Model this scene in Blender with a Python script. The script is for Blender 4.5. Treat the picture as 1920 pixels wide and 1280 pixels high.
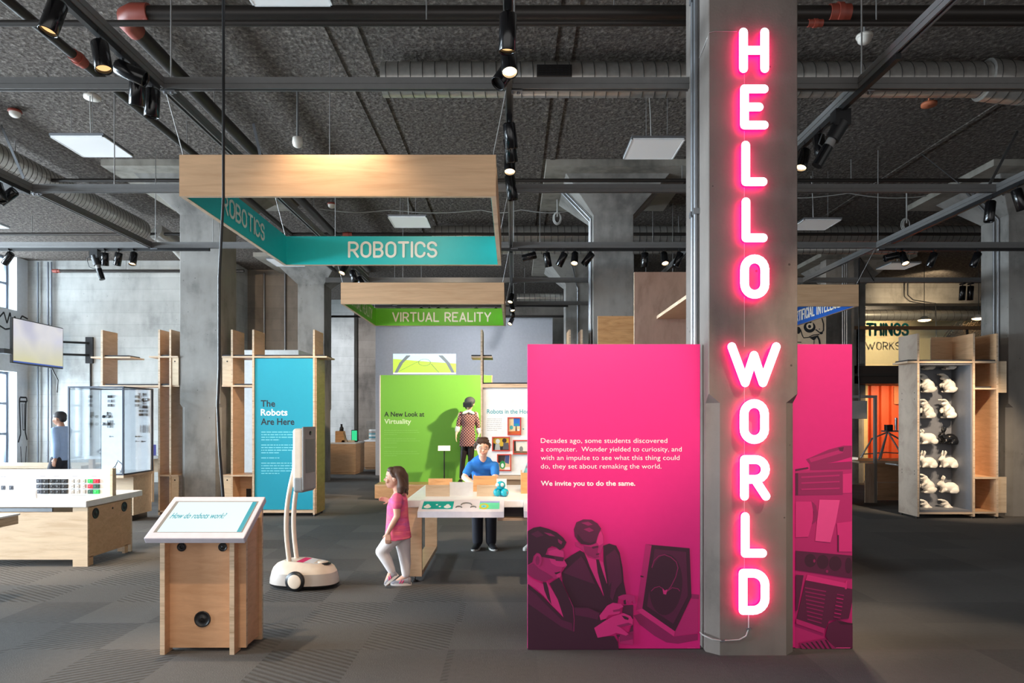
import bpy, bmesh, math, random
from mathutils import Vector, Matrix, Euler
from math import pi, sin, cos, radians as R
for o in list(bpy.data.objects): bpy.data.objects.remove(o)
random.seed(7)
C = bpy.context.scene.collection
SC = bpy.context.scene

# ------------------------------------------------------------------ camera, sky, daylight, exposure
EYE = 1.6          # eye height in metres
F = 1280.0         # 24 mm lens on a 36 mm wide frame of 1920 px
VX, VY = 962.0, 783.0   # where the lens looks straight ahead (shift lens)
cd = bpy.data.cameras.new('camera'); cam = bpy.data.objects.new('camera', cd); C.objects.link(cam)
cam.location = (0, 0, EYE); cam.rotation_euler = (pi/2, 0, 0)
cd.lens = 24; cd.sensor_width = 36; cd.sensor_fit = 'HORIZONTAL'; cd.clip_start = 0.05; cd.clip_end = 200
cd.shift_x = (960-VX)/1920.0; cd.shift_y = (VY-640)/1920.0
SC.camera = cam
SC.view_settings.view_transform = 'Standard'; SC.view_settings.look = 'None'
SC.view_settings.exposure = 0.0; SC.view_settings.gamma = 1.0; SC.view_settings.use_curve_mapping = False
w = bpy.data.worlds.new('daylight'); SC.world = w; w.use_nodes = True
bg = w.node_tree.nodes['Background']; bg.inputs[0].default_value = (0.95, 0.95, 0.95, 1); bg.inputs[1].default_value = 0.6

def lamp(kind, name, loc, target, energy, color=(1, .82, .62), size=0.06, angle=50, blend=.6, size_y=None, parent=None):
    d = bpy.data.lights.new(name, kind); o = bpy.data.objects.new(name, d); C.objects.link(o)
    d.energy = energy; d.color = color
    if kind == 'AREA':
        d.shape = 'RECTANGLE'; d.size = size; d.size_y = size_y or size
    else:
        d.shadow_soft_size = size
    if kind == 'SPOT':
        d.energy = energy*4.2
        d.spot_size = R(angle); d.spot_blend = blend
    o.location = loc
    if target is not None:
        o.rotation_euler = (Vector(target)-Vector(loc)).to_track_quat('-Z', 'Y').to_euler()
    if parent:
        o.parent = parent; o.matrix_parent_inverse = Matrix.Translation(parent.location).inverted()
    return o
WARM = (1.0, .78, .55); DAY = (.78, .9, 1.0)
# daylight through the tall windows in the left wall
for y0, y1 in ((1.0, 4.4), (5.4, 8.6), (9.4, 12.6), (13.4, 16.58), (18.6, 22.2)):
    lamp('AREA', 'window_daylight', (-12.75, (y0+y1)/2, 3.0), (-5, (y0+y1)/2, 2.6), 4200 if y0 < 6 else 1900, DAY, 3.0, size_y=4.4)
# unseen soft fill added behind the camera, where the room stays open
lamp('AREA', 'added_front_fill', (-1, -3.2, 3.0), (-1, 5, 1.6), 170, (1.0, .97, .94), 14, size_y=4)

# ------------------------------------------------------------------ helpers
def P(x, y, d):
    return Vector(((x-VX)*d/F, d, EYE-(y-VY)*d/F))
def srgb(r, g, b):
    f = lambda c: (c/255/12.92) if c/255 <= .04045 else ((c/255+.055)/1.055)**2.4
    return (f(r), f(g), f(b), 1)

def thing(name, label, cat, loc=(0, 0, 0), rz=0, group=None):
    o = bpy.data.objects.new(name, None); C.objects.link(o); o.empty_display_size = .1
    o.location = loc; o.rotation_euler = (0, 0, rz)
    o['label'] = label; o['category'] = cat
    if group: o['group'] = group
    return o
def tag(o, label, cat, group=None):
    o['label'] = label; o['category'] = cat
    if group: o['group'] = group
    return o
def copy_tree(o, parent=None, loc=None, rz=None, label=None, group=None):
    c = o.copy(); C.objects.link(c)
    if parent: c.parent = parent
    if loc is not None: c.location = loc
    if rz is not None: c.rotation_euler = (0, 0, rz)
    if label: c['label'] = label
    if group: c['group'] = group
    for ch in list(o.children): copy_tree(ch, c)
    return c
def wloc(o):
    l = Vector(o.location)
    while o.parent: o = o.parent; l = l + Vector(o.location)
    return l

class MB:
    """collects shapes for ONE mesh object"""
    def __init__(s): s.v = []; s.f = []; s.m = []; s.s = []
    def add(s, vs, fs, mi=0, smooth=False):
        b = len(s.v); s.v += [Vector(p) for p in vs]
        for q in fs: s.f.append([b+i for i in q]); s.m.append(mi); s.s.append(smooth)
        return s
    def box(s, x0, x1, y0, y1, z0, z1, mi=0):
        x0, x1 = sorted((x0, x1)); y0, y1 = sorted((y0, y1)); z0, z1 = sorted((z0, z1))
        return s.add([(x0,y0,z0),(x1,y0,z0),(x1,y1,z0),(x0,y1,z0),(x0,y0,z1),(x1,y0,z1),(x1,y1,z1),(x0,y1,z1)],
              [(0,3,2,1),(4,5,6,7),(0,1,5,4),(1,2,6,5),(2,3,7,6),(3,0,4,7)], mi)
    def board(s, x0, x1, y0, y1, z0, z1):
        """a plywood board: faces material 0, cut edges material 1"""
        d = (abs(x1-x0), abs(y1-y0), abs(z1-z0)); t = d.index(min(d))
        b = len(s.m); s.box(x0, x1, y0, y1, z0, z1)
        ax = [2, 2, 1, 0, 1, 0]
        for i in range(6): s.m[b+i] = 0 if ax[i] == t else 1
        return s
    def obox(s, c, ax, ay, az, mi=0):
        c, ax, ay, az = Vector(c), Vector(ax), Vector(ay), Vector(az)
        vs = [c+i*ax+j*ay+k*az for k in (-1, 1) for i, j in ((-1,-1),(1,-1),(1,1),(-1,1))]
        return s.add(vs, [(0,3,2,1),(4,5,6,7),(0,1,5,4),(1,2,6,5),(2,3,7,6),(3,0,4,7)], mi)
    def cyl(s, p0, p1, r0, r1=None, n=14, mi=0, caps=True, capmi=None):
        p0, p1 = Vector(p0), Vector(p1); r1 = r0 if r1 is None else r1
        a = (p1-p0).normalized(); u = a.orthogonal().normalized(); v = a.cross(u)
        ring = lambda p, r: [p+(u*cos(2*pi*i/n)+v*sin(2*pi*i/n))*r for i in range(n)]
        s.add(ring(p0, r0)+ring(p1, r1), [(i, (i+1) % n, n+(i+1) % n, n+i) for i in range(n)], mi, True)
        if caps:
            cm = mi if capmi is None else capmi
            s.add(ring(p0, r0), [tuple(reversed(range(n)))], cm); s.add(ring(p1, r1), [tuple(range(n))], cm)
        return s
    def tube(s, pts, r, n=8, mi=0):
        pts = [Vector(p) for p in pts]; k = len(pts); rings = []
        t0 = (pts[1]-pts[0]).normalized(); u = t0.orthogonal().normalized()
        for i, p in enumerate(pts):
            t = (pts[min(i+1, k-1)]-pts[max(i-1, 0)]).normalized()
            u = (u-t*u.dot(t)); u = u.normalized() if u.length > 1e-6 else t.orthogonal().normalized()
            v = t.cross(u); rings += [p+(u*cos(2*pi*j/n)+v*sin(2*pi*j/n))*r for j in range(n)]
        fs = [(i*n+j, i*n+(j+1) % n, (i+1)*n+(j+1) % n, (i+1)*n+j) for i in range(k-1) for j in range(n)]
        s.add(rings, fs, mi, True)
        s.add(rings[:n], [tuple(reversed(range(n)))], mi); s.add(rings[-n:], [tuple(range(n))], mi)
        return s
    def lathe(s, c, prof, n=20, mi=0, axis='z'):
        c = Vector(c); vs = []
        for r, h in prof:
            for i in range(n):
                a = 2*pi*i/n
                p = (r*cos(a), r*sin(a), h) if axis == 'z' else ((h, r*cos(a), r*sin(a)) if axis == 'x' else (r*cos(a), h, r*sin(a)))
                vs.append(c+Vector(p))
        k = len(prof)
        s.add(vs, [(i*n+j, i*n+(j+1) % n, (i+1)*n+(j+1) % n, (i+1)*n+j) for i in range(k-1) for j in range(n)], mi, True)
        return s
    def ell(s, c, rad, n=14, mi=0, rot=None):
        c = Vector(c); m = n//2; vs = []
        for i in range(m+1):
            t = pi*i/m
            for j in range(n):
                a = 2*pi*j/n; q = Vector((rad[0]*sin(t)*cos(a), rad[1]*sin(t)*sin(a), rad[2]*cos(t)))
                if rot: q.rotate(rot)
                vs.append(c+q)
        s.add(vs, [(i*n+j, (i+1)*n+j, (i+1)*n+(j+1) % n, i*n+(j+1) % n) for i in range(m) for j in range(n)], mi, True)
        return s
    def poly(s, pts, mi=0):
        return s.add(pts, [tuple(range(len(pts)))], mi)
    def prism(s, pts, off, mi=0):
        """polygon extruded along the vector off"""
        n = len(pts); pts = [Vector(p) for p in pts]; off = Vector(off)
        return s.add(pts+[p+off for p in pts], [tuple(range(n)), tuple(reversed(range(n, 2*n)))]+[(i, n+i, n+(i+1) % n, (i+1) % n) for i in range(n)], mi)
    def build(s, name, mats, parent=None, origin=None, local=False, recalc=False):
        me = bpy.data.meshes.new(name); o = bpy.data.objects.new(name, me)
        if local or not s.v: off = Vector((0, 0, 0))
        elif parent: off = wloc(parent)
        elif origin is not None: off = Vector(origin)
        else:
            lo = [min(p[i] for p in s.v) for i in range(3)]; hi = [max(p[i] for p in s.v) for i in range(3)]
            off = Vector(((lo[0]+hi[0])/2, (lo[1]+hi[1])/2, lo[2]))
        me.from_pydata([p-off for p in s.v], [], s.f)
        for m in (mats if isinstance(mats, (list, tuple)) else [mats]): me.materials.append(m)
        me.polygons.foreach_set('material_index', s.m); me.polygons.foreach_set('use_smooth', s.s)
        if recalc:
            b = bmesh.new(); b.from_mesh(me); bmesh.ops.recalc_face_normals(b, faces=b.faces); b.to_mesh(me); b.free()
        me.update(); C.objects.link(o)
        if parent: o.parent = parent
        elif not local: o.location = off
        return o

def bevel(o, w=.004, seg=2):
    m = o.modifiers.new('soft_edges', 'BEVEL'); m.width = w; m.segments = seg; m.limit_method = 'ANGLE'; m.angle_limit = R(40)
    return o

class Blob:
    """closed soft pieces fused into one continuous skin"""
    def __init__(s): s.mb = MB()
    def cap(s, p0, p1, r0, r1=None, n=14):
        p0, p1 = Vector(p0), Vector(p1); r1 = r0 if r1 is None else r1
        a = (p1-p0); L = a.length; a = a.normalized() if L > 1e-6 else Vector((0, 0, 1)); u = a.orthogonal().normalized(); v = a.cross(u)
        prof = [(-r0*cos(t), r0*sin(t)) for t in (.15, .45, .8, 1.2, pi/2)]
        prof = [(h, r) for h, r in prof]+[(L+r1*sin(t), r1*cos(t)) for t in (0, .4, .8, 1.15, 1.42)]
        vs = [p0+a*h+(u*cos(2*pi*j/n)+v*sin(2*pi*j/n))*r for h, r in prof for j in range(n)]; k = len(prof)
        s.mb.add(vs, [(i*n+j, i*n+(j+1) % n, (i+1)*n+(j+1) % n, (i+1)*n+j) for i in range(k-1) for j in range(n)]+[tuple(reversed(range(n))), tuple(range((k-1)*n, k*n))], 0, True)
        return s
    def chain(s, pts, rs):
        for i in range(len(pts)-1): s.cap(pts[i], pts[i+1], rs[i], rs[i+1])
        return s
    def ell(s, c, rad, rot=None, n=16):
        c = Vector(c); m = n//2; vs = [c+Vector((0, 0, 0))]; vs = []
        for i in range(1, m):
            t = pi*i/m
            for j in range(n):
                a = 2*pi*j/n; q = Vector((rad[0]*sin(t)*cos(a), rad[1]*sin(t)*sin(a), rad[2]*cos(t)))
                if rot: q.rotate(rot)
                vs.append(c+q)
        k = m-1
        s.mb.add(vs, [(i*n+j, (i+1)*n+j, (i+1)*n+(j+1) % n, i*n+(j+1) % n) for i in range(k-1) for j in range(n)]+[tuple(range(n)), tuple(reversed(range((k-1)*n, k*n)))], 0, True)
        return s
    def loft(s, rings, n=18):
        """rings: (centre, half-width vector, half-depth vector)"""
        vs = [Vector(c)+Vector(u)*cos(2*pi*j/n)+Vector(v)*sin(2*pi*j/n) for c, u, v in rings for j in range(n)]; k = len(rings)
        s.mb.add(vs, [(i*n+j, i*n+(j+1) % n, (i+1)*n+(j+1) % n, (i+1)*n+j) for i in range(k-1) for j in range(n)]+[tuple(reversed(range(n))), tuple(range((k-1)*n, k*n))], 0, True)
        return s
    def make(s, name, mat, parent=None, voxel=.012, smooth=6, cut=None, local=False):
        me = bpy.data.meshes.new('tmp'); me.from_pydata(s.mb.v, [], s.mb.f)
        b = bmesh.new(); b.from_mesh(me); bmesh.ops.recalc_face_normals(b, faces=b.faces); b.to_mesh(me); b.free()
        t = bpy.data.objects.new('tmp', me); C.objects.link(t)
        m = t.modifiers.new('r', 'REMESH'); m.mode = 'VOXEL'; m.voxel_size = voxel; m.use_smooth_shade = True
        if smooth:
            m2 = t.modifiers.new('s', 'SMOOTH'); m2.iterations = smooth; m2.factor = .5
        dg = bpy.context.evaluated_depsgraph_get(); dg.update()
        out = bpy.data.meshes.new_from_object(t.evaluated_get(dg)); out.name = name
        bpy.data.objects.remove(t); bpy.data.meshes.remove(me)
        off = Vector((0, 0, 0)) if local else (wloc(parent) if parent else Vector((0, 0, 0)))
        if not parent and not local:
            lo = [min(v.co[i] for v in out.vertices) for i in range(3)]; hi = [max(v.co[i] for v in out.vertices) for i in range(3)]
            off = Vector(((lo[0]+hi[0])/2, (lo[1]+hi[1])/2, lo[2]))
        if cut:
            b = bmesh.new(); b.from_mesh(out)
            r = bmesh.ops.bisect_plane(b, geom=b.verts[:]+b.edges[:]+b.faces[:], plane_co=cut[0], plane_no=cut[1], clear_outer=True)
            ed = [e for e in r['geom_cut'] if isinstance(e, bmesh.types.BMEdge)]
            if ed: bmesh.ops.holes_fill(b, edges=ed)
            b.to_mesh(out); b.free()
        for v in out.vertices: v.co -= off
        out.materials.clear(); out.materials.append(mat)
        for p in out.polygons: p.use_smooth = True
        o = bpy.data.objects.new(name, out); C.objects.link(o)
        if parent: o.parent = parent
        elif not local: o.location = off
        return o

# ------------------------------------------------------------------ materials
def nodes(name):
    m = bpy.data.materials.new(name); m.use_nodes = True
    nt = m.node_tree; return m, nt, nt.nodes['Principled BSDF']
def nn(nt, t, **kw):
    n = nt.nodes.new(t)
    for k, v in kw.items():
        if k.startswith('i_'):
            key = k[2:]; key = int(key) if key.isdigit() else key.replace('_', ' ')
            if hasattr(v, 'is_output'): nt.links.new(v, n.inputs[key])
            else: n.inputs[key].default_value = v
        else: setattr(n, k, v)
    return n
def math_(nt, op, a, b=0.0, c=None):
    n = nt.nodes.new('ShaderNodeMath'); n.operation = op
    for i, v in enumerate((a, b) if c is None else (a, b, c)):
        if hasattr(v, 'is_output'): nt.links.new(v, n.inputs[i])
        else: n.inputs[i].default_value = v
    return n.outputs[0]
def coords(nt, scale=(1, 1, 1), rot=(0, 0, 0), obj=True):
    tc = nt.nodes.new('ShaderNodeTexCoord' if obj else 'ShaderNodeNewGeometry')
    mp = nn(nt, 'ShaderNodeMapping'); mp.inputs['Scale'].default_value = scale; mp.inputs['Rotation'].default_value = rot
    nt.links.new(tc.outputs['Object' if obj else 'Position'], mp.inputs['Vector']); return mp.outputs['Vector']
def ramp(nt, fac, stops):
    n = nt.nodes.new('ShaderNodeValToRGB'); e = n.color_ramp.elements
    while len(e) < len(stops): e.new(.5)
    for q, (p, c) in zip(e, stops): q.position = p; q.color = c
    nt.links.new(fac, n.inputs[0]); return n.outputs[0]
def mix(nt, fac, a, b, mode='MIX'):
    n = nt.nodes.new('ShaderNodeMix'); n.data_type = 'RGBA'; n.blend_type = mode
    for k, v in ((0, fac), (6, a), (7, b)):
        if hasattr(v, 'is_output'): nt.links.new(v, n.inputs[k])
        else: n.inputs[k].default_value = v
    return n.outputs[2]
def bump(nt, b, h, strength=.3, dist=.01):
    n = nn(nt, 'ShaderNodeBump', i_Height=h); n.inputs['Strength'].default_value = strength; n.inputs['Distance'].default_value = dist
    nt.links.new(n.outputs[0], b.inputs['Normal'])
MATS = {}
def paint(name, rgb, rough=.5, metal=0, var=.04, emit=0, ecol=None, spec=.5, alpha=None, trans=0):
    """plain coat with a faint mottling"""
    if name in MATS: return MATS[name]
    m, nt, b = nodes(name); c = srgb(*rgb)
    if var:
        ns = nn(nt, 'ShaderNodeTexNoise', i_Vector=coords(nt), i_Scale=18.0, i_Detail=3.0)
        lo = tuple(x*(1-var) for x in c[:3])+(1,); hi = tuple(min(1, x*(1+var)) for x in c[:3])+(1,)
        nt.links.new(ramp(nt, ns.outputs['Fac'], [(.3, lo), (.7, hi)]), b.inputs['Base Color'])
    else: b.inputs['Base Color'].default_value = c
    b.inputs['Roughness'].default_value = rough; b.inputs['Metallic'].default_value = metal
    b.inputs['Specular IOR Level'].default_value = spec
    if emit:
        b.inputs['Emission Color'].default_value = srgb(*(ecol or rgb)); b.inputs['Emission Strength'].default_value = emit
    if trans: b.inputs['Transmission Weight'].default_value = trans; b.inputs['IOR'].default_value = 1.01
    MATS[name] = m; return m
def wood(name, rgb, rgb2, grain=(1, 1, 1), rough=.45):
    m, nt, b = nodes(name)
    v = coords(nt, grain)
    n1 = nn(nt, 'ShaderNodeTexNoise', i_Vector=v, i_Scale=3.0, i_Detail=6.0, i_Roughness=.6, i_Distortion=.9)
    n2 = nn(nt, 'ShaderNodeTexNoise', i_Vector=v, i_Scale=34.0, i_Detail=2.0)
    c = ramp(nt, n1.outputs['Fac'], [(.32, srgb(*rgb2)), (.5, srgb(*rgb)), (.68, srgb(*[min(255, x*1.05) for x in rgb]))])
    c = mix(nt, math_(nt, 'MULTIPLY', n2.outputs['Fac'], .16), c, srgb(*[x*.8 for x in rgb2]))
    nt.links.new(c, b.inputs['Base Color']); b.inputs['Roughness'].default_value = rough
    return m
def concrete(name, rgb, dark=.7, pit=True, planks=False, stain=1.0):
    m, nt, b = nodes(name)
    v = coords(nt, obj=False)
    n1 = nn(nt, 'ShaderNodeTexNoise', i_Vector=v, i_Scale=.9, i_Detail=8.0, i_Roughness=.62)
    n2 = nn(nt, 'ShaderNodeTexNoise', i_Vector=coords(nt, (5, 5, 1.4), obj=False), i_Scale=1.5, i_Detail=4.0)
    n3 = nn(nt, 'ShaderNodeTexNoise', i_Vector=v, i_Scale=60.0, i_Detail=4.0)
    lo = srgb(*[x*dark for x in rgb]); hi = srgb(*[min(255, x*1.1) for x in rgb])
    f = math_(nt, 'ADD', math_(nt, 'MULTIPLY', n1.outputs['Fac'], .75), math_(nt, 'MULTIPLY', n2.outputs['Fac'], .25))
    c = ramp(nt, f, [(.34, lo), (.5, srgb(*rgb)), (.66, hi)])
    h = math_(nt, 'MULTIPLY', n3.outputs['Fac'], .25)
    if pit:
        vo = nn(nt, 'ShaderNodeTexVoronoi', i_Vector=v, i_Scale=9.0)
        big = nn(nt, 'ShaderNodeTexNoise', i_Vector=v, i_Scale=2.3, i_Detail=1.0)
        pm = math_(nt, 'MULTIPLY', math_(nt, 'LESS_THAN', vo.outputs['Distance'], .07), math_(nt, 'GREATER_THAN', big.outputs['Fac'], .5))
        c = mix(nt, math_(nt, 'MULTIPLY', pm, .75), c, srgb(*[x*.35 for x in rgb]))
        h = math_(nt, 'SUBTRACT', h, math_(nt, 'MULTIPLY', pm, .5))
    if planks:
        sp = nn(nt, 'ShaderNodeSeparateXYZ'); nt.links.new(v, sp.inputs[0])
        fr = math_(nt, 'FRACT', math_(nt, 'DIVIDE', sp.outputs[2], .29))
        ln = math_(nt, 'LESS_THAN', math_(nt, 'ABSOLUTE', math_(nt, 'SUBTRACT', fr, .5)), .025)
        wob = nn(nt, 'ShaderNodeTexNoise', i_Vector=coords(nt, (.5, .5, 5), obj=False), i_Scale=1.0, i_Detail=3.0)
        c = mix(nt, math_(nt, 'MULTIPLY', ln, math_(nt, 'MULTIPLY', wob.outputs['Fac'], .4)), c, srgb(*[x*.6 for x in rgb]))
        row = nn(nt, 'ShaderNodeTexWhiteNoise', noise_dimensions='1D'); nt.links.new(math_(nt, 'FLOOR', math_(nt, 'ADD', math_(nt, 'DIVIDE', sp.outputs[2], .29), .5)), row.inputs['W'])
        c = mix(nt, math_(nt, 'MULTIPLY', row.outputs[0], .22), c, lo)
        h = math_(nt, 'SUBTRACT', h, ln)
    nt.links.new(c, b.inputs['Base Color']); b.inputs['Roughness'].default_value = .85
    bump(nt, b, h, .35, .01); return m
def glass(name, tint=(251, 253, 254), mixf=.12):
    m = bpy.data.materials.new(name); m.use_nodes = True; nt = m.node_tree; out = nt.nodes['Material Output']
    nt.nodes.remove(nt.nodes['Principled BSDF'])
    t = nn(nt, 'ShaderNodeBsdfTransparent', i_Color=srgb(*tint)); g = nn(nt, 'ShaderNodeBsdfGlossy', i_Roughness=.02)
    lw = nn(nt, 'ShaderNodeLayerWeight', i_Blend=.35)
    f = math_(nt, 'ADD', math_(nt, 'MULTIPLY', lw.outputs['Fresnel'], .55), mixf*.35)
    ms = nt.nodes.new('ShaderNodeMixShader'); nt.links.new(f, ms.inputs[0]); nt.links.new(t.outputs[0], ms.inputs[1]); nt.links.new(g.outputs[0], ms.inputs[2])
    nt.links.new(ms.outputs[0], out.inputs[0]); return m
def glow(name, rgb, strength):
    """something that gives off light"""
    m = bpy.data.materials.new(name); m.use_nodes = True; nt = m.node_tree
    b = nt.nodes['Principled BSDF']; c = srgb(*rgb)
    b.inputs['Base Color'].default_value = tuple(x*.3 for x in c[:3])+(1,); b.inputs['Roughness'].default_value = .4
    b.inputs['Emission Color'].default_value = c; b.inputs['Emission Strength'].default_value = strength
    return m

M_wood = wood('maple_plywood', (206, 166, 128), (195, 153, 114), (1, 1, 6))
M_woodh = wood('maple_plywood_lengthwise', (206, 166, 128), (197, 155, 116), (.5, 4, 7))
M_woodp = wood('pale_birch_plywood', (214, 190, 160), (200, 172, 140), (.6, 3, 5))
M_woodo = wood('amber_plywood', (214, 160, 106), (196, 138, 84), (1, 1, 6))
M_edge = wood('plywood_cut_edge', (212, 186, 158), (176, 146, 116), (1, 1, 14))
M_conc = concrete('column_concrete', (142, 138, 133))
M_wallc = concrete('board_marked_concrete', (176, 178, 176), planks=True, dark=.78)
M_walld = concrete('far_concrete', (150, 144, 136), planks=True)
M_capc = concrete('capital_concrete', (150, 144, 134), pit=False)
M_steel = paint('galvanised_steel', (150, 152, 156), .38, .85)
M_strut = paint('grey_strut_steel', (116, 115, 114), .42, .5)
M_black = paint('black_powder_coat', (22, 22, 24), .4)
M_blackg = paint('gloss_black', (14, 14, 16), .18)
M_pipe = paint('black_iron_pipe', (48, 43, 40), .42, .4)
M_red = paint('red_oxide_fitting', (140, 62, 48), .5)
M_white = paint('white_laminate', (236, 236, 236), .35)
M_offw = paint('soft_white_plastic', (222, 214, 204), .4)
M_grey = paint('grey_plastic', (128, 126, 124), .45)
M_mat = paint('charcoal_shelf_mat', (44, 46, 52), .8)
M_lit = glow('lit_lamp_face', (255, 214, 160), 16)
M_dim = glow('dim_lamp_face', (255, 206, 140), 1.2)
M_rod = paint('hanger_rod', (150, 148, 146), .4, .6)
M_cablew = paint('pale_cable', (168, 166, 162), .6)
M_glass = glass('clear_glass')
M_cream = paint('cream_lettering', (236, 232, 220), .6, var=0)
M_ink = paint('dark_lettering', (26, 32, 40), .6, var=0)
M_whitetx = paint('white_lettering', (245, 245, 245), .6, var=0)
M_tealtx = paint('teal_lettering', (30, 160, 176), .6, var=0)

# carpet tiles
def carpet():
    m, nt, b = nodes('carpet_tiles')
    v = coords(nt, obj=False); sp = nn(nt, 'ShaderNodeSeparateXYZ'); nt.links.new(v, sp.inputs[0])
    T = .605
    tx = math_(nt, 'DIVIDE', math_(nt, 'ADD', sp.outputs[0], 1.051), T); ty = math_(nt, 'DIVIDE', math_(nt, 'SUBTRACT', sp.outputs[1], 4.72), T)
    cx = math_(nt, 'FLOOR', tx); cy = math_(nt, 'FLOOR', ty)
    cv = nn(nt, 'ShaderNodeCombineXYZ'); nt.links.new(cx, cv.inputs[0]); nt.links.new(cy, cv.inputs[1])
    wn = nn(nt, 'ShaderNodeTexWhiteNoise', noise_dimensions='3D'); nt.links.new(cv.outputs[0], wn.inputs['Vector'])
    wc = nn(nt, 'ShaderNodeSeparateColor'); nt.links.new(wn.outputs['Color'], wc.inputs[0])
    # ribbed tiles every other place, ribs leaning one way or the other
    chk = math_(nt, 'MODULO', math_(nt, 'ADD', math_(nt, 'ADD', cx, cy), 200.0), 2.0)
    chk = math_(nt, 'LESS_THAN', chk, .5)
    near = math_(nt, 'LESS_THAN', math_(nt, 'ADD', sp.outputs[1], math_(nt, 'MULTIPLY', sp.outputs[0], 1.1)), 6.2)
    chk = math_(nt, 'MULTIPLY', math_(nt, 'MULTIPLY', chk, near), math_(nt, 'LESS_THAN', sp.outputs[0], -.4))
    sgn = math_(nt, 'SUBTRACT', math_(nt, 'MULTIPLY', math_(nt, 'LESS_THAN', wc.outputs[1], .5), 2.0), 1.0)
    ph = math_(nt, 'ADD', sp.outputs[1], math_(nt, 'MULTIPLY', math_(nt, 'MULTIPLY', sp.outputs[0], sgn), .62))
    rib = math_(nt, 'SINE', math_(nt, 'MULTIPLY', ph, 2*pi/.058))
    ribm = math_(nt, 'MULTIPLY', math_(nt, 'MULTIPLY', math_(nt, 'ADD', rib, 1.0), .5), chk)
    fine = nn(nt, 'ShaderNodeTexNoise', i_Vector=v, i_Scale=110.0, i_Detail=2.0)
    mid = nn(nt, 'ShaderNodeTexNoise', i_Vector=v, i_Scale=26.0, i_Detail=3.0)
    base = mix(nt, wc.outputs[0], srgb(83, 81, 80), srgb(104, 100, 97))
    c = mix(nt, math_(nt, 'MULTIPLY', ribm, .55), base, srgb(52, 51, 51))
    c = mix(nt, math_(nt, 'MULTIPLY', fine.outputs['Fac'], .5), c, srgb(74, 72, 70))
    c = mix(nt, math_(nt, 'MULTIPLY', mid.outputs['Fac'], .2), c, srgb(130, 126, 120))
    nt.links.new(c, b.inputs['Base Color']); b.inputs['Roughness'].default_value = .95; b.inputs['Specular IOR Level'].default_value = .15
    h = math_(nt, 'SUBTRACT', math_(nt, 'MULTIPLY', fine.outputs['Fac'], .5), math_(nt, 'MULTIPLY', ribm, .8))
    bump(nt, b, h, .5, .008); return m
def spray():
    m, nt, b = nodes('sprayed_ceiling')
    v = coords(nt, obj=False)
    n1 = nn(nt, 'ShaderNodeTexNoise', i_Vector=v, i_Scale=16.0, i_Detail=6.0, i_Roughness=.75)
    n2 = nn(nt, 'ShaderNodeTexNoise', i_Vector=v, i_Scale=.7, i_Detail=4.0)
    n3 = nn(nt, 'ShaderNodeTexVoronoi', i_Vector=v, i_Scale=24.0)
    c = ramp(nt, n1.outputs['Fac'], [(.3, srgb(58, 52, 48)), (.52, srgb(116, 108, 102)), (.72, srgb(184, 174, 165))])
    c = mix(nt, math_(nt, 'MULTIPLY', n2.outputs['Fac'], .5), c, srgb(80, 76, 73))
    nt.links.new(c, b.inputs['Base Color']); b.inputs['Roughness'].default_value = 1; b.inputs['Specular IOR Level'].default_value = .1
    bump(nt, b, math_(nt, 'ADD', n1.outputs['Fac'], math_(nt, 'MULTIPLY', n3.outputs['Distance'], .5)), 1.0, .03); return m
M_carpet = carpet(); M_spray = spray()
# ------------------------------------------------------------------ the setting
CEIL = 5.5; PANEL = 5.4
def struct(name, mb, mat, parent=None, **k):
    o = mb.build(name, mat, parent, **k)
    if not parent: o['kind'] = 'structure'
    return o
struct('floor', MB().box(-12.6, 18.2, -3, 23.4, -.12, 0), M_carpet)
cb = MB().box(-12.6, 18.2, -3, 23.4, CEIL, CEIL+.25)
for x in (-1.95, -1.62, .38, .56, 6.0):       # cast ridges under the sprayed finish
    cb.box(x, x+.07, 5, 16, CEIL-.014, CEIL)
struct('ceiling', cb, M_spray)

# left wall with tall windows (deep reveals)
WX0, WX1 = -12.45, -12.05
WIN = [(1.0, 4.4), (5.4, 8.6), (9.4, 12.6), (13.4, 16.58), (18.6, 22.2)]
M_wallp = paint('pale_painted_wall', (218, 224, 230), .8)
wl = MB(); ys = [-3]
for a, b_ in WIN: ys += [a, b_]
ys.append(23.4)
for i in range(0, len(ys), 2): wl.box(WX0, WX1, ys[i], ys[i+1], 0, CEIL)
for a, b_ in WIN:
    wl.box(WX0, WX1, a, b_, 0, .45); wl.box(WX0, WX1, a, b_, 2.71, 4.2)
struct('wall_left', wl, M_wallp)
M_frame = paint('window_frame_grey', (96, 104, 116), .4)
k = 0
for a, b_ in WIN:
    for z0, z1 in ((.45, 2.71), (4.2, 5.5)):
        k += 1
        f = MB(); X = -12.3
        for y in (a+.03, (a*2+b_)/3, (a+2*b_)/3, b_-.03): f.box(X-.03, X+.03, y-.03, y+.03, z0, z1)
        for z in [z0+.03+i*(z1-z0-.06)/(3 if z1 < 3 else 2) for i in range(4 if z1 < 3 else 3)]: f.box(X-.028, X+.028, a, b_, z-.028, z+.028)
        wnd = struct('window_%d' % k, f, M_frame)
        struct('glass_pane', MB().box(X-.004, X+.004, a, b_, z0, z1), M_glass, wnd)
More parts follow.
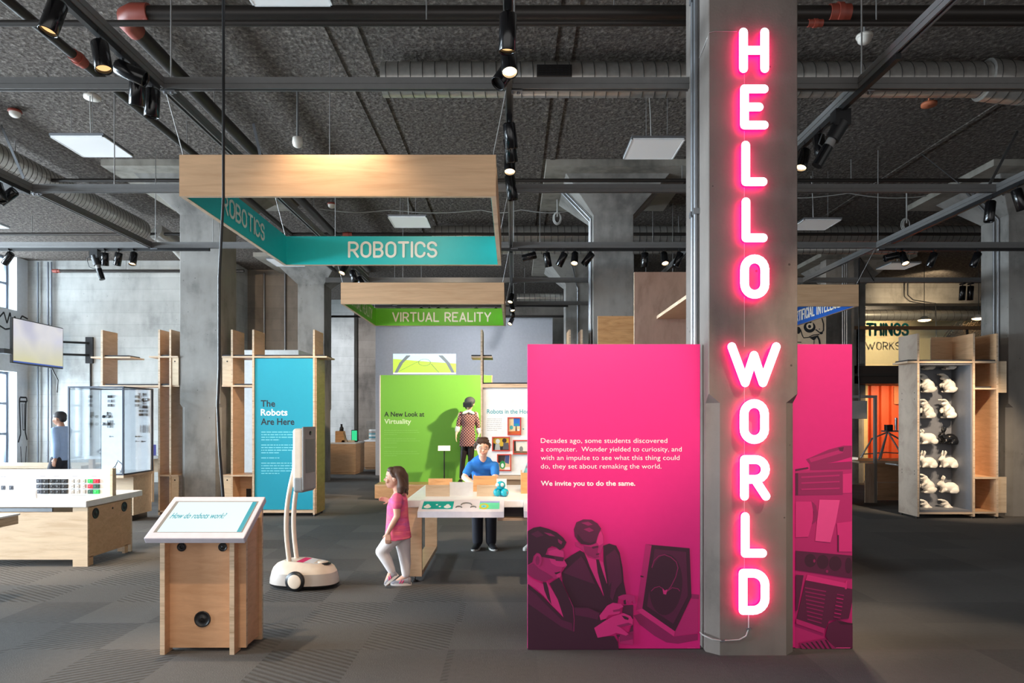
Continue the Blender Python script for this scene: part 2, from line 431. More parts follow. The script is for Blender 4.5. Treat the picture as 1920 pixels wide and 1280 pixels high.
# back walls
struct('wall_back', MB().box(-12.6, 18.2, 23.0, 23.4, 0, CEIL), M_walld)
struct('wall_back_left', MB().box(-12.05, -7.0, 16.95, 18.2, 0, CEIL).box(-8.7, -7.0, 16.925, 16.95, 0, 5.28), M_wallc)
M_shadec = concrete('shaded_brown_concrete', (134, 122, 110), planks=True, dark=.75)  # recess shade is put into this darker brown concrete
struct('wall_recess', MB().box(-7.0, -5.1, 18.0, 18.35, 0, CEIL), M_shadec)
struct('pilaster', MB().box(-6.4, -5.25, 22.55, 23.0, 0, CEIL), M_wallc)['kind'] = 'structure'
M_greyw = paint('grey_gallery_wall', (176, 180, 188), .8)
struct('wall_gallery', MB().box(-3.83, 1.1, 19.0, 19.2, 0, 4.45), M_greyw)
struct('wall_right', MB().box(18, 18.2, -3, 23.4, 0, CEIL), M_walld)

# board-formed columns with flared heads
def column(cx, fy, wd=.65, low=1.83, mat=M_conc):
    cy = fy+wd/2; h = wd/2; m = MB(); ch = .075
    def oct_(z, hh, c):
        return [(cx-hh+c, cy-hh, z), (cx+hh-c, cy-hh, z), (cx+hh, cy-hh+c, z), (cx+hh, cy+hh-c, z), (cx+hh-c, cy+hh, z), (cx-hh+c, cy+hh, z), (cx-hh, cy+hh-c, z), (cx-hh, cy-hh+c, z)]
    rings = [oct_(0, h, ch), oct_(low-.06, h, ch), oct_(low, h+.002, .006), oct_(4.9, h+.002, .006), oct_(PANEL, .81, .01)]
    vs = [p for r in rings for p in r]
    m.add(vs, [(i*8+j, i*8+(j+1) % 8, (i+1)*8+(j+1) % 8, (i+1)*8+j) for i in range(4) for j in range(8)]+[tuple(reversed(range(8))), tuple(range(32, 40))])
    o = m.build('column', mat); o['kind'] = 'structure'
    d = MB().box(cx-1.13, cx+1.13, cy-1.13, cy+1.13, PANEL, CEIL+.01).build('drop_panel', M_capc, o)
    return o
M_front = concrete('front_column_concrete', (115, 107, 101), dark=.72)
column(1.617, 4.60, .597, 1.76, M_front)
for x in (-5.09, 1.63, 8.38): column(x, 11.1)
for x in (-5.0, 1.63, 8.4): column(x, 16.9)

# ------------------------------------------------------------------ ceiling grid and services
HS = 4.1
def channel(mb, p0, p1, wd=.05, ht=.085):
    """double strut channel: two folded profiles with an open slot along the lower face"""
    (x0, y0), (x1, y1) = p0, p1; z = HS
    if x0 == x1:
        for s in (-1, 1): mb.box(x0+s*.012, x0+s*wd/2, y0, y1, z-ht/2, z+ht/2)
        mb.box(x0-.012, x0+.012, y0, y1, z-.005, z+ht/2); mb.box(x0-wd/2-.006, x0+wd/2+.006, y0, y1, z-.006, z+.006)
    else:
        for s in (-1, 1): mb.box(x0, x1, y0+s*.012, y0+s*wd/2, z-ht/2, z+ht/2)
        mb.box(x0, x1, y0-.012, y0+.012, z-.005, z+ht/2); mb.box(x0, x1, y0-wd/2-.006, y0+wd/2+.006, z-.006, z+.006)
LX = [-5.25, -2.63, -.03, 2.6, 5.28]; CY = [5.12, 7.45, 9.9, 12.4, 14.9]
WH_X = ['far left, over the worktable', 'left, along the robotics sign', 'middle, overhead', 'right, past the lit column', 'far right, over the rabbit cabinet']
WH_Y = ['nearest, above the front of the robotics sign', 'second, above the back of the robotics sign', 'third, at the row of concrete columns', 'fourth, behind the virtual reality sign front', 'deepest, before the gallery wall']
for i, x in enumerate(LX):
    t = thing('strut_channel', 'grey steel strut running into depth, '+WH_X[i], 'strut channel', (x, 3.2, HS), group='struts running into depth')
    ye = 9.93 if i == 0 else (13.5 if i == 4 else 17.2)
    m = MB(); channel(m, (x, 3.2), (x, ye)); m.build('rail', M_strut, t)
    for y in ((5.12, 9.9) if i in (0, 4) else (5.12, 9.9, 14.9)):
        MB().cyl((x+.04, y+.05, HS), (x+.04, y+.05, CEIL), .006, n=6).build('threaded_rod', M_rod, t)
for i, y in enumerate(CY):
    t = thing('strut_channel', 'grey steel strut crossing the room, '+WH_Y[i], 'strut channel', (0, y, HS), group='struts crossing the room')
    m = MB(); channel(m, (-11 if i < 3 else -3.4, y), (11.5 if i < 4 else 3.2, y)); m.build('rail', M_strut, t)
    for x in ((-9.2, -4.35, -2.0) if i == 1 else ((-9.2, -4.35, 3.9, 8.1) if i < 3 else (-2.0, 2.9))):
        MB().cyl((x, y, HS), (x, y, CEIL), .006, n=6).build('threaded_rod', M_rod, t)
    for x in (LX if i < 3 else LX[1:4]):
        b = MB(); b.obox((x+.05, y, HS-.055), (.05, 0, 0), (0, .022, 0), (0, 0, .004))
        for dx in (.02, .07): b.cyl((x+dx, y, HS-.075), (x+dx, y, HS-.05), .012, n=6)
        b.build('corner_bracket', M_steel, t)

# sprinkler pipes
def pipe(label, pts, r, fit=(), hang=(), group=None):
    t = thing('sprinkler_pipe', label, 'pipe', pts[0], group=group or 'sprinkler pipes')
    MB().tube(pts, r, 14).build('pipe_run', M_pipe, t)
    for p, ax in fit:
        p = Vector(p); a = Vector(ax)*.09
        m = MB().cyl(p-a, p+a, r*1.22, n=16); m.cyl(p-a*.25, p+a*.25, r*1.45, n=16); m.build('coupling', M_red, t)
    for p in hang:
        m = MB().cyl(p, (p[0], p[1], CEIL), .006, n=6)
        m.build('hanger', M_rod, t)
    return t
thick = pipe('thick black pipe crossing the front of the ceiling with a red elbow', [(-3.42, 6.08, 5.2), (12.5, 6.08, 5.2)], .064, [((2.9, 6.08, 5.2), (1, 0, 0))], [(-1.7, 6.08, 5.26), (4.2, 6.08, 5.26), (.9, 6.08, 5.26), (8, 6.08, 5.26)])
MB().tube([(-3.24, 6.08, 5.2), (-3.38, 6.08, 5.2), (-3.46, 6.12, 5.195), (-3.5, 6.2, 5.19), (-3.5, 6.34, 5.19)], .085, 14).build('elbow', M_red, thick)
pipe('thin black pipe just below the thick one, nearest the viewer', [(-9, 5.92, 5.02), (12.5, 5.92, 5.02)], .026, [((2.62, 5.92, 5.02), (.7, 0, 0))], [(-4.0, 5.92, 5.02), (-.75, 5.92, 5.02), (3.15, 5.92, 5.02), (7.3, 5.92, 5.02)])
pipe('black pipe running into depth from the red elbow', [(-3.5, 6.2, 5.19), (-3.5, 16.5, 5.19)], .07, [((-3.5, 10.3, 5.19), (0, 1, 0))], [(-3.5, 8, 5.2), (-3.5, 12, 5.2)])
pipe('black pipe running into depth above the left track lamps', [(-4.3, 4.2, 5.15), (-4.3, 16.5, 5.15)], .045, [((-4.3, 6.75, 5.15), (0, 1, 0))], [(-4.3, 5.5, 5.15), (-4.3, 9, 5.15)])
pipe('thin black pipe crossing behind the second strut', [(-11.8, 10.3, 5.18), (12.5, 10.3, 5.18)], .028, hang=[(-8.6, 10.3, 5.18), (-7.4, 10.3, 5.18), (2.55, 10.3, 5.18), (5.1, 10.3, 5.18)])
pipe('thin black pipe crossing in front of the far duct', [(-11.8, 13.2, 5.15), (12.5, 13.2, 5.15)], .03, [((-3.2, 13.2, 5.15), (1, 0, 0))], [(-9.3, 13.2, 5.15), (-5.0, 13.2, 5.15), (3.2, 13.2, 5.15)])
wp = pipe('black pipe along the top of the board-marked wall', [(-11.2, 16.75, 5.2), (-6.6, 16.75, 5.2)], .035, [((-11.2, 16.75, 5.2), (1, 0, 0))], [(-9.5, 16.75, 5.2)])
pipe('black pipe crossing above the gallery wall', [(-6, 18.6, 4.36), (2, 18.6, 4.36)], .03, hang=[(-5.5, 18.6, 4.36), (1.5, 18.6, 4.36)])

# spiral ducts
def duct(label, pts, r, seam=.13, group='spiral ducts', cap=True, hang=()):
    t = thing('ventilation_duct', label, 'duct', pts[0], group=group)
    m = MB()
    for a, b_ in zip(pts, pts[1:]):
        a, b_ = Vector(a), Vector(b_); m.cyl(a, b_, r, r, 28)
    m.build('duct_body', M_duct, t)
    s = MB()
    for a, b_ in zip(pts, pts[1:]):
        a, b_ = Vector(a), Vector(b_); L = (b_-a).length; d = (b_-a)/L; n = int(L/seam)
        if n > 90: n = 90
        u = d.orthogonal().normalized(); v = d.cross(u); tilt = seam*.35
        for i in range(n):
            c = a+d*(i+.5)*L/n
            vs = []
            for j in range(24):
                ang = 2*pi*j/24; q = c+d*tilt*(j/24-.5)
                e = u*cos(ang)+v*sin(ang)
                vs += [q+e*(r+.001)-d*.005, q+e*(r+.006), q+e*(r+.001)+d*.005]
            s.add(vs, [(3*j+k_, 3*((j+1) % 24)+k_, 3*((j+1) % 24)+k_+1, 3*j+k_+1) for j in range(23) for k_ in (0, 1)], 0, True)
    s.build('spiral_seam', M_seam, t)
    for p in hang:
        MB().cyl((p[0], p[1], p[2]), (p[0], p[1], CEIL), .006, n=6).build('hanger', M_rod, t)
    return t
M_duct = paint('spiral_duct_steel', (190, 186, 180), .3, .7, var=.1)
M_seam = paint('dark_duct_seam', (92, 90, 88), .4, .7)  # seam ribs in a darker steel than the duct body
dn = duct('long spiral duct crossing the ceiling in front, with a dark grille', [(-1.41, 7.4, 5.26), (5.1, 7.4, 5.26)], .178, hang=[(-1.05, 7.4, 5.3)])
g = MB().box(.25, .62, 7.19, 7.3, 5.2, 5.32)
g.build('grille_frame', M_pipe, dn)
gs = MB()
for i in range(9): gs.box(.27+i*.041, .275+i*.041, 7.184, 7.192, 5.205, 5.315)
for i in range(5): gs.box(.26, .61, 7.182, 7.19, 5.21+i*.025, 5.214+i*.025)
gs.build('grille', M_black, dn)
duct('wider end of the front spiral duct, far right', [(5.1, 7.4, 5.26), (5.5, 7.4, 5.22), (9.5, 7.4, 5.22)], .215)
duct('large spiral duct running into depth at far left', [(-7.15, 4.5, 5.2), (-7.15, 13.1, 5.2)], .2, .09, hang=[(-7.0, 9.6, 5.2)])
duct('upper far spiral duct behind the columns', [(-1.6, 13.6, 5.25), (10.5, 13.6, 5.25)], .17, .11)
duct('slim far spiral duct below the larger one', [(-1.6, 12.7, 4.72), (7.5, 12.7, 4.72)], .075, .12, hang=[(.5, 12.7, 4.72), (2.6, 12.7, 4.72)])
duct('far spiral duct above the gallery wall opening', [(.1, 17.8, 4.72), (1.3, 17.8, 4.72)], .12, .12, hang=[(.3, 17.8, 4.8)])
duct('farthest spiral duct above the mezzanine', [(8.6, 20.8, 4.72), (17.5, 20.8, 4.72)], .17, .2, hang=[(9.5, 20.8, 4.8)])
vd = MB().tube([(-6.9, 13.2, 5.2), (-6.7, 13.6, 5.05), (-6.5, 13.9, 4.75)], .16, 18)
tag(vd.build('duct_elbow', M_duct), 'bent steel duct end dropping beside the left concrete column', 'duct')

# flat square light panels hung on wires
def flat_panel(label, x, y, z=4.7):
    t = thing('light_panel', label, 'light panel', (x, y, z), group='flat light panels')
    MB().box(x-.3, x+.3, y-.3, y+.3, z+.012, z+.04).build('back_tray', M_steel, t)
    f = MB()
    for a in (-1, 1): f.box(x+a*.3, x+a*.285, y-.3, y+.3, z, z+.014); f.box(x-.3, x+.3, y+a*.3, y+a*.285, z, z+.0138)
    f.build('rim', M_white, t)
    MB().box(x-.286, x+.286, y-.286, y+.286, z+.003, z+.013).build('diffuser', M_diff, t)
    for a, b_ in ((-.12, -.2), (.12, -.2)):
        MB().cyl((x+a, y+b_, z+.03), (x+a, y+b_, CEIL), .003, n=5).build('wire', M_rod, t)
    MB().tube([(x-.02, y, z+.03), (x-.03, y, z+.4), (x-.05, y+.02, CEIL)], .005, 6).build('feed_cable', M_cablew, t)
    return t
M_diff = glow('panel_diffuser', (240, 236, 234), .13)  # weak glow put in for the bounced light on these diffusers
M_diff.node_tree.nodes['Principled BSDF'].inputs['Base Color'].default_value = (.8, .8, .8, 1)
for lb, x, y in (('square white light panel over the left worktable', -4.82, 7.83), ('square light panel seen through the robotics sign frame', -1.64, 10.85),
                 ('square light panel between the spiral duct and lit column', 1.62, 7.9), ('square light panel just right of the lit column', 4.86, 11.0),
                 ('square light panel cut off at the far left', -8.55, 10.9), ('square light panel below the robotics lettering, far off', -4.55, 13.7),
                 ('small far light panel behind a lit lamp at right', 7.9, 14.0), ('square light panel cut off by the top edge', -1.66, 4.85)):
    flat_panel(lb, x, y)

# small ceiling devices
def detector(label, p, base=M_red, drop=0):
    t = thing('smoke_detector', label, 'smoke detector', p, group='ceiling detectors')
    x, y, z = p
    MB().lathe((x, y, z), [(0, .05), (.075, .05), (.08, .03), (.075, .02), (0, .02)], 20).build('base_plate', base, t)
    MB().lathe((x, y, z), [(.066, .02), (.062, -.012), (.045, -.03), (.03, -.038), (0, -.038)], 20).build('head', M_offw, t)
    MB().cyl((x, y, z+.05), (x, y, CEIL+.01), .012, n=8).build('stem', M_rod, t)
    return t
detector('white detector on a red base over the left light panel', P(28, 214, 8.6))
detector('white detector on a red base inside the robotics frame', P(622, 386, 12.2))
detector('white smoke detector just right of the lit column', P(1621, 75, 6.7), M_offw)
detector('small far detector on a cream base over the mezzanine', P(1640, 553, 20.5), M_offw)
t = tag(MB().lathe(P(173, 185, 7.9), [(0, .06), (.05, .06), (.05, .03), (.09, .03), (.09, 0), (0, 0)], 20).cyl(P(173, 185, 7.9), (P(173, 185, 7.9).x, 7.9, CEIL), .012, n=6).build('ceiling_sensor', M_offw), 'round white sensor hanging left of the track lamps', 'sensor')
s0 = P(558, 268, 7.9)
t = thing('motion_sensor', 'white dome motion sensor on a grey stem above the robotics sign', 'sensor', s0)
MB().lathe(s0, [(0, .06), (.055, .06), (.06, .0), (.05, -.035), (.03, -.05), (0, -.055)], 20).build('dome', M_offw, t)
MB().cyl(s0+Vector((0, 0, .05)), (s0.x, s0.y, CEIL), .014, n=8).build('stem', M_strut, t)
s1 = P(1742, 198, 7.95)
tag(MB().lathe(s1, [(0, .03), (.085, .03), (.085, 0), (0, 0)], 20).cyl(s1, (s1.x, s1.y, CEIL), .012, n=6).build('ceiling_sensor', paint('orange_cap', (206, 120, 84), .5)), 'round orange sensor under the right duct', 'sensor')  # plain orange coat over the whole sensor
# drooping data cables
def cable(label, pts, r=.009, mat=M_cablew, name='data_cable'):
    out = []
    for a, b_ in zip(pts, pts[1:]):
        a, b_ = Vector(a), Vector(b_); n = 8
        for i in range(n): u = i/n; q = a.lerp(b_, u); q.z -= .055*sin(pi*u); out.append(q)
    out.append(Vector(pts[-1]))
    return tag(MB().tube(out, r, 7).build(name, mat), label, 'cable', 'drooping ceiling cables')
cable('pale cable drooping across the middle of the ceiling', [(-3.6, 12.7, 5.485), (-2.3, 12.75, 5.48), (-.6, 12.75, 5.48), (.15, 12.75, 5.485), (1.2, 12.75, 5.48)])
cable('pale cable drooping at far left over the window', [(-8.9, 11.6, 5.49), (-7.7, 11.6, 5.49), (-6.3, 11.6, 5.48)])
cable('pale cable drooping right of the lit column', [(4.3, 11.9, 5.46), (5.8, 11.8, 5.48), (7.2, 11.9, 5.46)])
for lb, c in (('coiled spare cable under the ceiling left of the middle column', P(1045, 406, 11.9)), ('coiled spare cable under the ceiling right of the lit column', P(1700, 418, 11.6))):
    m = MB()
    for q in range(3): m.tube([c+Vector(((.05+.012*q)*cos(a), .02*q, (.09+.01*q)*sin(a)-.02)) for a in [2*pi*i/20 for i in range(21)]], .007, 6)
    m.cyl(c, (c.x, c.y, CEIL), .012, n=6)
    tag(m.build('cable_coil', M_cablew), lb, 'cable', 'coiled spare cables')
# slotted braces
for lb, a, b_ in (('slotted steel brace left of the hanging black cable', P(475, 232, 8.2), P(490, 300, 7.3)), ('slotted steel brace at the far left over the duct', P(2, 235, 8.9), P(45, 335, 7.5)),
                  ('slotted steel brace slanting down left of the right column head', P(1730, 290, 9.4), P(1815, 357, 7.55)), ('slotted steel brace slanting down to the right strut', P(1908, 246, 8.9), P(1852, 352, 7.6))):
    a, b_ = Vector(a), Vector(b_); d = (b_-a); u = d.cross(Vector((0, 1, 0))).normalized()*.016; n_ = d.cross(u).normalized()*.003
    m = MB().obox((a+b_)/2, d/2, u, n_)
    for i in range(9): q = a.lerp(b_, (i+.5)/9); m.obox(q-n_*1.2, d/40, u*.35, n_*.4, 1)
    tag(m.build('slotted_brace', [M_steel, M_black]), lb, 'brace', 'slotted braces')
# ------------------------------------------------------------------ track lamps
NLAMP = {}
ORD = ['first', 'second', 'third', 'fourth', 'fifth', 'sixth', 'seventh', 'eighth', 'ninth', 'tenth']
def track(label, p0, p1):
    z = HS-.062
    m = MB()
    if p0[0] == p1[0]: m.box(p0[0]-.018, p0[0]+.018, p0[1], p1[1], z-.02, z+.02)
    else: m.box(p0[0], p1[0], p0[1]-.018, p0[1]+.018, z-.02, z+.02)
    return tag(m.build('lighting_track', M_black), label, 'lighting track', 'lighting tracks')
def head(label, at, aim, lit=None, energy=0, angle=46, L=.2, r=.052, group='track lamps', col=WARM):
    """cylinder spotlight on a short stem under its track; aim = where its mouth points (vector)"""
    x, y = at; zt = HS-.075; top = Vector((x, y, zt))
    t = thing('track_lamp', label, 'spotlight', top, group=group)
    a = Vector(aim).normalized(); piv = top+Vector((0, 0, -.075)); back = piv-a*.045; front = back+a*L
    m = MB().box(x-.022, x+.022, y-.06, y+.06, zt-.006, zt+.02); m.build('adapter', M_black, t)
    MB().cyl(top, piv, .008, n=8).build('stem', M_black, t)
    u = a.orthogonal().normalized(); v = a.cross(u); n = 20; body = MB()
    prof = [(0, 0), (r*.82, 0), (r, .012), (r, L-.004), (r*.93, L), (r*.86, L-.012), (r*.84, L-.03)]
    body.add([back+a*h+(u*cos(2*pi*j/n)+v*sin(2*pi*j/n))*q for q, h in prof for j in range(n)],
             [(i*n+j, i*n+(j+1) % n, (i+1)*n+(j+1) % n, (i+1)*n+j) for i in range(len(prof)-1) for j in range(n)], 0, True)
    body.build('housing', M_blackg, t)
    MB().cyl(back+a*(L-.034), back+a*(L-.028), r*.84, n=20).build('lens', M_lit if lit == 'bright' else (M_dim if lit else M_black), t)
    if energy:
        l = lamp('SPOT', 'beam', front+a*.012, front+a, energy, col, .035, angle, .55, parent=t)
    return t
LF = Vector((0, 0, 0))
track('black lighting track along the left strut beside the robotics sign', (LX[1], 3.3), (LX[1], 5.05))
track('black lighting track along the far left strut', (LX[0], 5.2), (LX[0], 7.4))
track('black lighting track along the middle strut overhead', (LX[2], 3.3), (LX[2], 7.3))
track('far black lighting track along the middle strut', (LX[2], 10.0), (LX[2], 17.1))
track('black lighting track along the right strut beside the column', (LX[3], 4.6), (LX[3], 6.9))
track('black lighting track at the far right strut', (LX[4], 7.0), (LX[4], 9.5))
track('black lighting track crossing in front of the board-marked wall', (-10.8, CY[2]), (-4.4, CY[2]))
track('black lighting track crossing at the middle columns', (-.9, CY[2]), (2.5, CY[2]))
track('black lighting track crossing above the rabbit cabinet', (5.3, CY[2]), (9.6, CY[2]))
track('far black lighting track behind the virtual reality sign', (-3.4, CY[4]), (1.2, CY[4]))
# left track, front to back
x = LX[1]
head('nearest lamp of the left track, at the upper left corner', (x, 3.93), (-.2, -.2, -1), 'dim')
head('second lamp of the left track, leaning right', (x, 4.35), (.25, -.15, -1), 'dim', 60, 60)
head('third lamp of the left track, tipped almost level', (x, 4.6), (1, .2, -.42))
head('fourth lamp of the left track, behind the level one', (x, 4.78), (-.2, .3, -1))
head('fifth lamp of the left track, next to the strut crossing', (x, 4.98), (-.1, .1, -1))
# far left track
x = LX[0]
head('nearer lamp of the far left track, hanging over the worktable', (x, 6.95), (.25, .1, -1), None, 70, 60)
head('farther lamp of the far left track, tipped sideways', (x, 7.15), (-.8, 0, -.6))
# middle track
x = LX[2]
head('nearest lamp of the middle track, pointing straight down', (x, 4.05), (-.03, .1, -1), 'dim', L=.22)
head('second lamp of the middle track, brightly lit above the duct', (x, 4.4), (.05, -.35, -.9), 'bright', 30, 60, L=.22)
head('third lamp of the middle track, tipped down to the left', (x, 4.6), (-.42, -.3, -.75), None, 0)
head('fourth lamp of the middle track, beside the robotics sign top', (x, 5.55), (.12, .3, -.9), 'dim')
head('fifth lamp of the middle track, leaning outward', (x, 5.85), (.15, .3, -1), 'dim')
head('sixth lamp of the middle track, shining at the sign corner', (x, 6.2), (.0, -.35, -.9), 'bright', 0, 70)
head('seventh lamp of the middle track, next to the second strut', (x, 6.75), (.15, .1, -1), None, L=.24)
# right track
x = LX[3]
head('dark lamp half hidden behind the lit column edge', (x, 6.42), (0, 0, -1))
head('lit lamp beside the column, leaning left', (x, 6.1), (-.35, -.3, -1), 'bright', 40)
head('lit lamp of the right track, pointing down', (x, 5.8), (.02, -.3, -1), 'bright', 40)
def projector(label, at, aim, s=1.0, group='pattern projectors'):
    x, y = at; zt = HS-.075; top = Vector((x, y, zt)); t = thing('pattern_projector', label, 'projector light', top, group=group)
    a = Vector(aim).normalized(); piv = top+Vector((0, 0, -.1*s))
    MB().box(x-.06*s, x+.06*s, y-.05*s, y+.05*s, zt-.12*s, zt+.01).build('driver_box', M_black, t)
    MB().cyl(piv-a*.02, piv+a*.13*s, .06*s, .055*s, 16).build('lamp_housing', M_black, t)
    MB().cyl(piv+a*.12*s, piv+a*.2*s, .036*s, n=14).build('shutter_ring', M_grey, t)
    MB().cyl(piv+a*.19*s, piv+a*.36*s, .042*s, n=16).build('lens_barrel', M_blackg, t)
    MB().tube([top+Vector((-.05*s, 0, -.08*s)), top+Vector((-.13*s, 0, -.12*s)), piv+a*.1*s+Vector((-.12*s, 0, -.06*s)), piv+a*.22*s], .006, 6).build('lead', M_black, t)
    return t
projector('black pattern projector hanging right of the lit column', (x, 5.42), (-.5, .1, -.9))
# far right track
x = LX[4]
head('black lamp hanging in front of the right column head', (x, 7.55), (-.1, 0, -1), L=.23)
head('black lamp cut off by the right frame edge', (x+.0, 7.15), (.3, 0, -1), L=.23)
# cross track at the left wall
y = CY[2]
projector('black pattern projector in front of the board-marked wall', (-6.06, y), (.3, .0, -.95), .95)
head('lamp nearest the window on the wall track, tipped sideways', (-7.3, y), (-.6, .2, -.6), None, 0)
head('lamp right of the wall projector, hanging straight', (-5.92, y), (-.1, .2, -1), None, 0, L=.19)
head('lamp tipped left on the wall track', (-5.72, y), (-.3, .2, -1), None, 0, L=.19)
head('lit lamp of the wall track, nearest the concrete column', (-5.5, y), (0, -.3, -1), 'bright', 40, 60, L=.19)
# cross track at the middle columns
for lb, px, aim, lit, en in (('black lamp tipped left, leftmost before the middle column', 1000, (-1, .1, -.25), None, 0), ('lamp with a warm rim, second before the middle column', 1025, (.2, .2, -1), 'dim', 40),
                         ('dark lamp leaning left before the middle column', 1057, (-.5, .2, -1), None, 0), ('brightly shining lamp left of the middle column', 1078, (-.1, -.5, -.8), 'bright', 0),
                         ('dark lamp touching the middle column edge', 1107, (-.6, .1, -.8), None, 0), ('dark lamp just right of the middle column', 1209, (0, .1, -1), None, 0),
                         ('brightly shining lamp right of the middle column', 1245, (0, -.5, -.8), 'bright', 0), ('lamp leaning left beside the lit column conduits', 1274, (-.35, .1, -1), 'dim', 40)):
    head(lb, ((px-VX)*y/F, y), aim, lit, en, 60, L=.21)
for lb, px, aim, lit, en in (('dark lamp tipped left over the rabbit cabinet', 1680, (-1, .1, -.25), None, 0), ('brightly shining lamp over the rabbit cabinet', 1692, (.0, -.5, -.8), 'bright', 0),
                         ('lamp with a warm rim over the rabbit cabinet', 1750, (-.3, .2, -1), 'dim', 0), ('dark lamp nearest the right column shaft', 1832, (-.35, .1, -1), None, 0)):
    head(lb, ((px-VX)*y/F, y), aim, lit, en, 60, L=.21)
# lamps behind the virtual reality sign
y = CY[4]
for i, (px, lit, aim) in enumerate(((790, 'bright', (0, -.5, -.8)), (806, None, (-.4, .2, -1)), (822, 'dim', (-.2, -.4, -1)), (838, None, (0, 0, -1)), (893, None, (0, .1, -1)), (929, None, (.3, .1, -1)))):
    head('%s lamp from the left under the virtual reality sign' % ORD[i], ((px-VX)*y/F, y), aim, lit, 0, L=.2, group='far lamps under the virtual reality sign')
x = LX[2]
for lb, yy, aim, lit in (('brightest small lamp right of the virtual reality sign', 13.2, (-.2, -.5, -.9), 'bright'), ('small lamp just below the brightest, by the virtual reality sign', 14.2, (.15, -.4, -.9), 'bright'),
                      ('small dark lamp right of the virtual reality sign end', 15.0, (.2, -.1, -1), None), ('small glowing lamp at the lower corner of the virtual reality sign', 16.4, (-.35, -.6, -.8), 'bright')):
    head(lb, (x, yy), aim, lit, 0, group='far lamps at the middle strut')
head('lit lamp peeping under the robotics sign', (LX[1]+.02, 10.6), (-.2, -.5, -.8), 'bright')
head('dark lamp under the robotics sign, beside the lit one', (LX[1]+.02, 11.1), (.3, 0, -.9))
head('second dark lamp under the robotics sign', (LX[1]+.02, 11.6), (.5, 0, -.9))
# lamps far right, in front of the mezzanine
y = 12.4
for i, px in enumerate((1805, 1820, 1846)):
    head('%s dark lamp from the left before the mezzanine, far right' % ORD[i], ((px-VX)*y/F, y), (0, .1, -1), None, 0, L=.26, group='dark lamps before the mezzanine')
# bare spots without lamp bodies, some added only to brighten signs and walls
for lo, ta, en, an in (((.55, 2.3, 3.95), (.66, 4.72, 1.86), 150, 30), ((2.6, 2.6, 3.95), (2.3, 4.7, 1.7), 95, 40), ((-1.2, 10.75, 4.0), (-1.2, 12.6, 3.46), 14, 100), ((-1.1, 6.0, 4.02), (-1.1, 7.64, 3.47), 9, 105), ((-1.36, 4.99, 4.0), (-1.36, 5.27, 3.58), 14, 110),
                       ((-2.2, 2.4, 3.95), (-2.1, 4.6, .6), 60, 38), ((.25, 5.3, 3.95), (-.2, 7.2, .8), 90, 44), ((.9, 6.2, 3.95), (.3, 7.6, .8), 70, 40),
                       ((-1.6, 4.2, 3.95), (-1.9, 6.4, .4), 45, 34), ((-4.9, 5.4, 3.95), (-5.2, 7.8, .7), 110, 55), ((-2.6, 8.3, 3.95), (-3.6, 11.0, 1.7), 130, 46),
                       ((.9, 12.2, 3.05), (-1.3, 13.87, 1.5), 230, 66), ((-1.7, 10.4, 4.0), (-2.2, 13.8, 1.5), 45, 44), ((3.2, 13.9, 4.0), (6.8, 16.0, 3.6), 60, 50), ((3.6, 11.0, 4.4), (5.2, 11.8, 3.45), 10, 70), ((-.3, 8.6, 4.0), (.25, 11.1, 1.5), 90, 44),
                       ((6.6, 8.5, 4.0), (6.95, 11.2, 1.4), 190, 34), ((7.2, 8.4, 4.0), (7.5, 11.1, .8), 120, 34),
                       ((-4.9, 17.0, 4.0), (-4.7, 20.5, .8), 160, 50), ((-1.9, 14.9, 4.0), (-1.9, 18.9, 2.6), 110, 80), ((.2, 14.9, 4.0), (.0, 18.9, 2.4), 85, 75), ((-5.6, 18.6, 4.2), (-5.2, 22.8, 2.4), 170, 80), ((-8.3, 9.9, 4.0), (-8.3, 16.9, 2.8), 160, 75)):
    if en: lamp('SPOT', 'bare_beam', lo, ta, en, WARM if ta[1] < 18 else (.95, .95, 1.0), .05, an, .7)
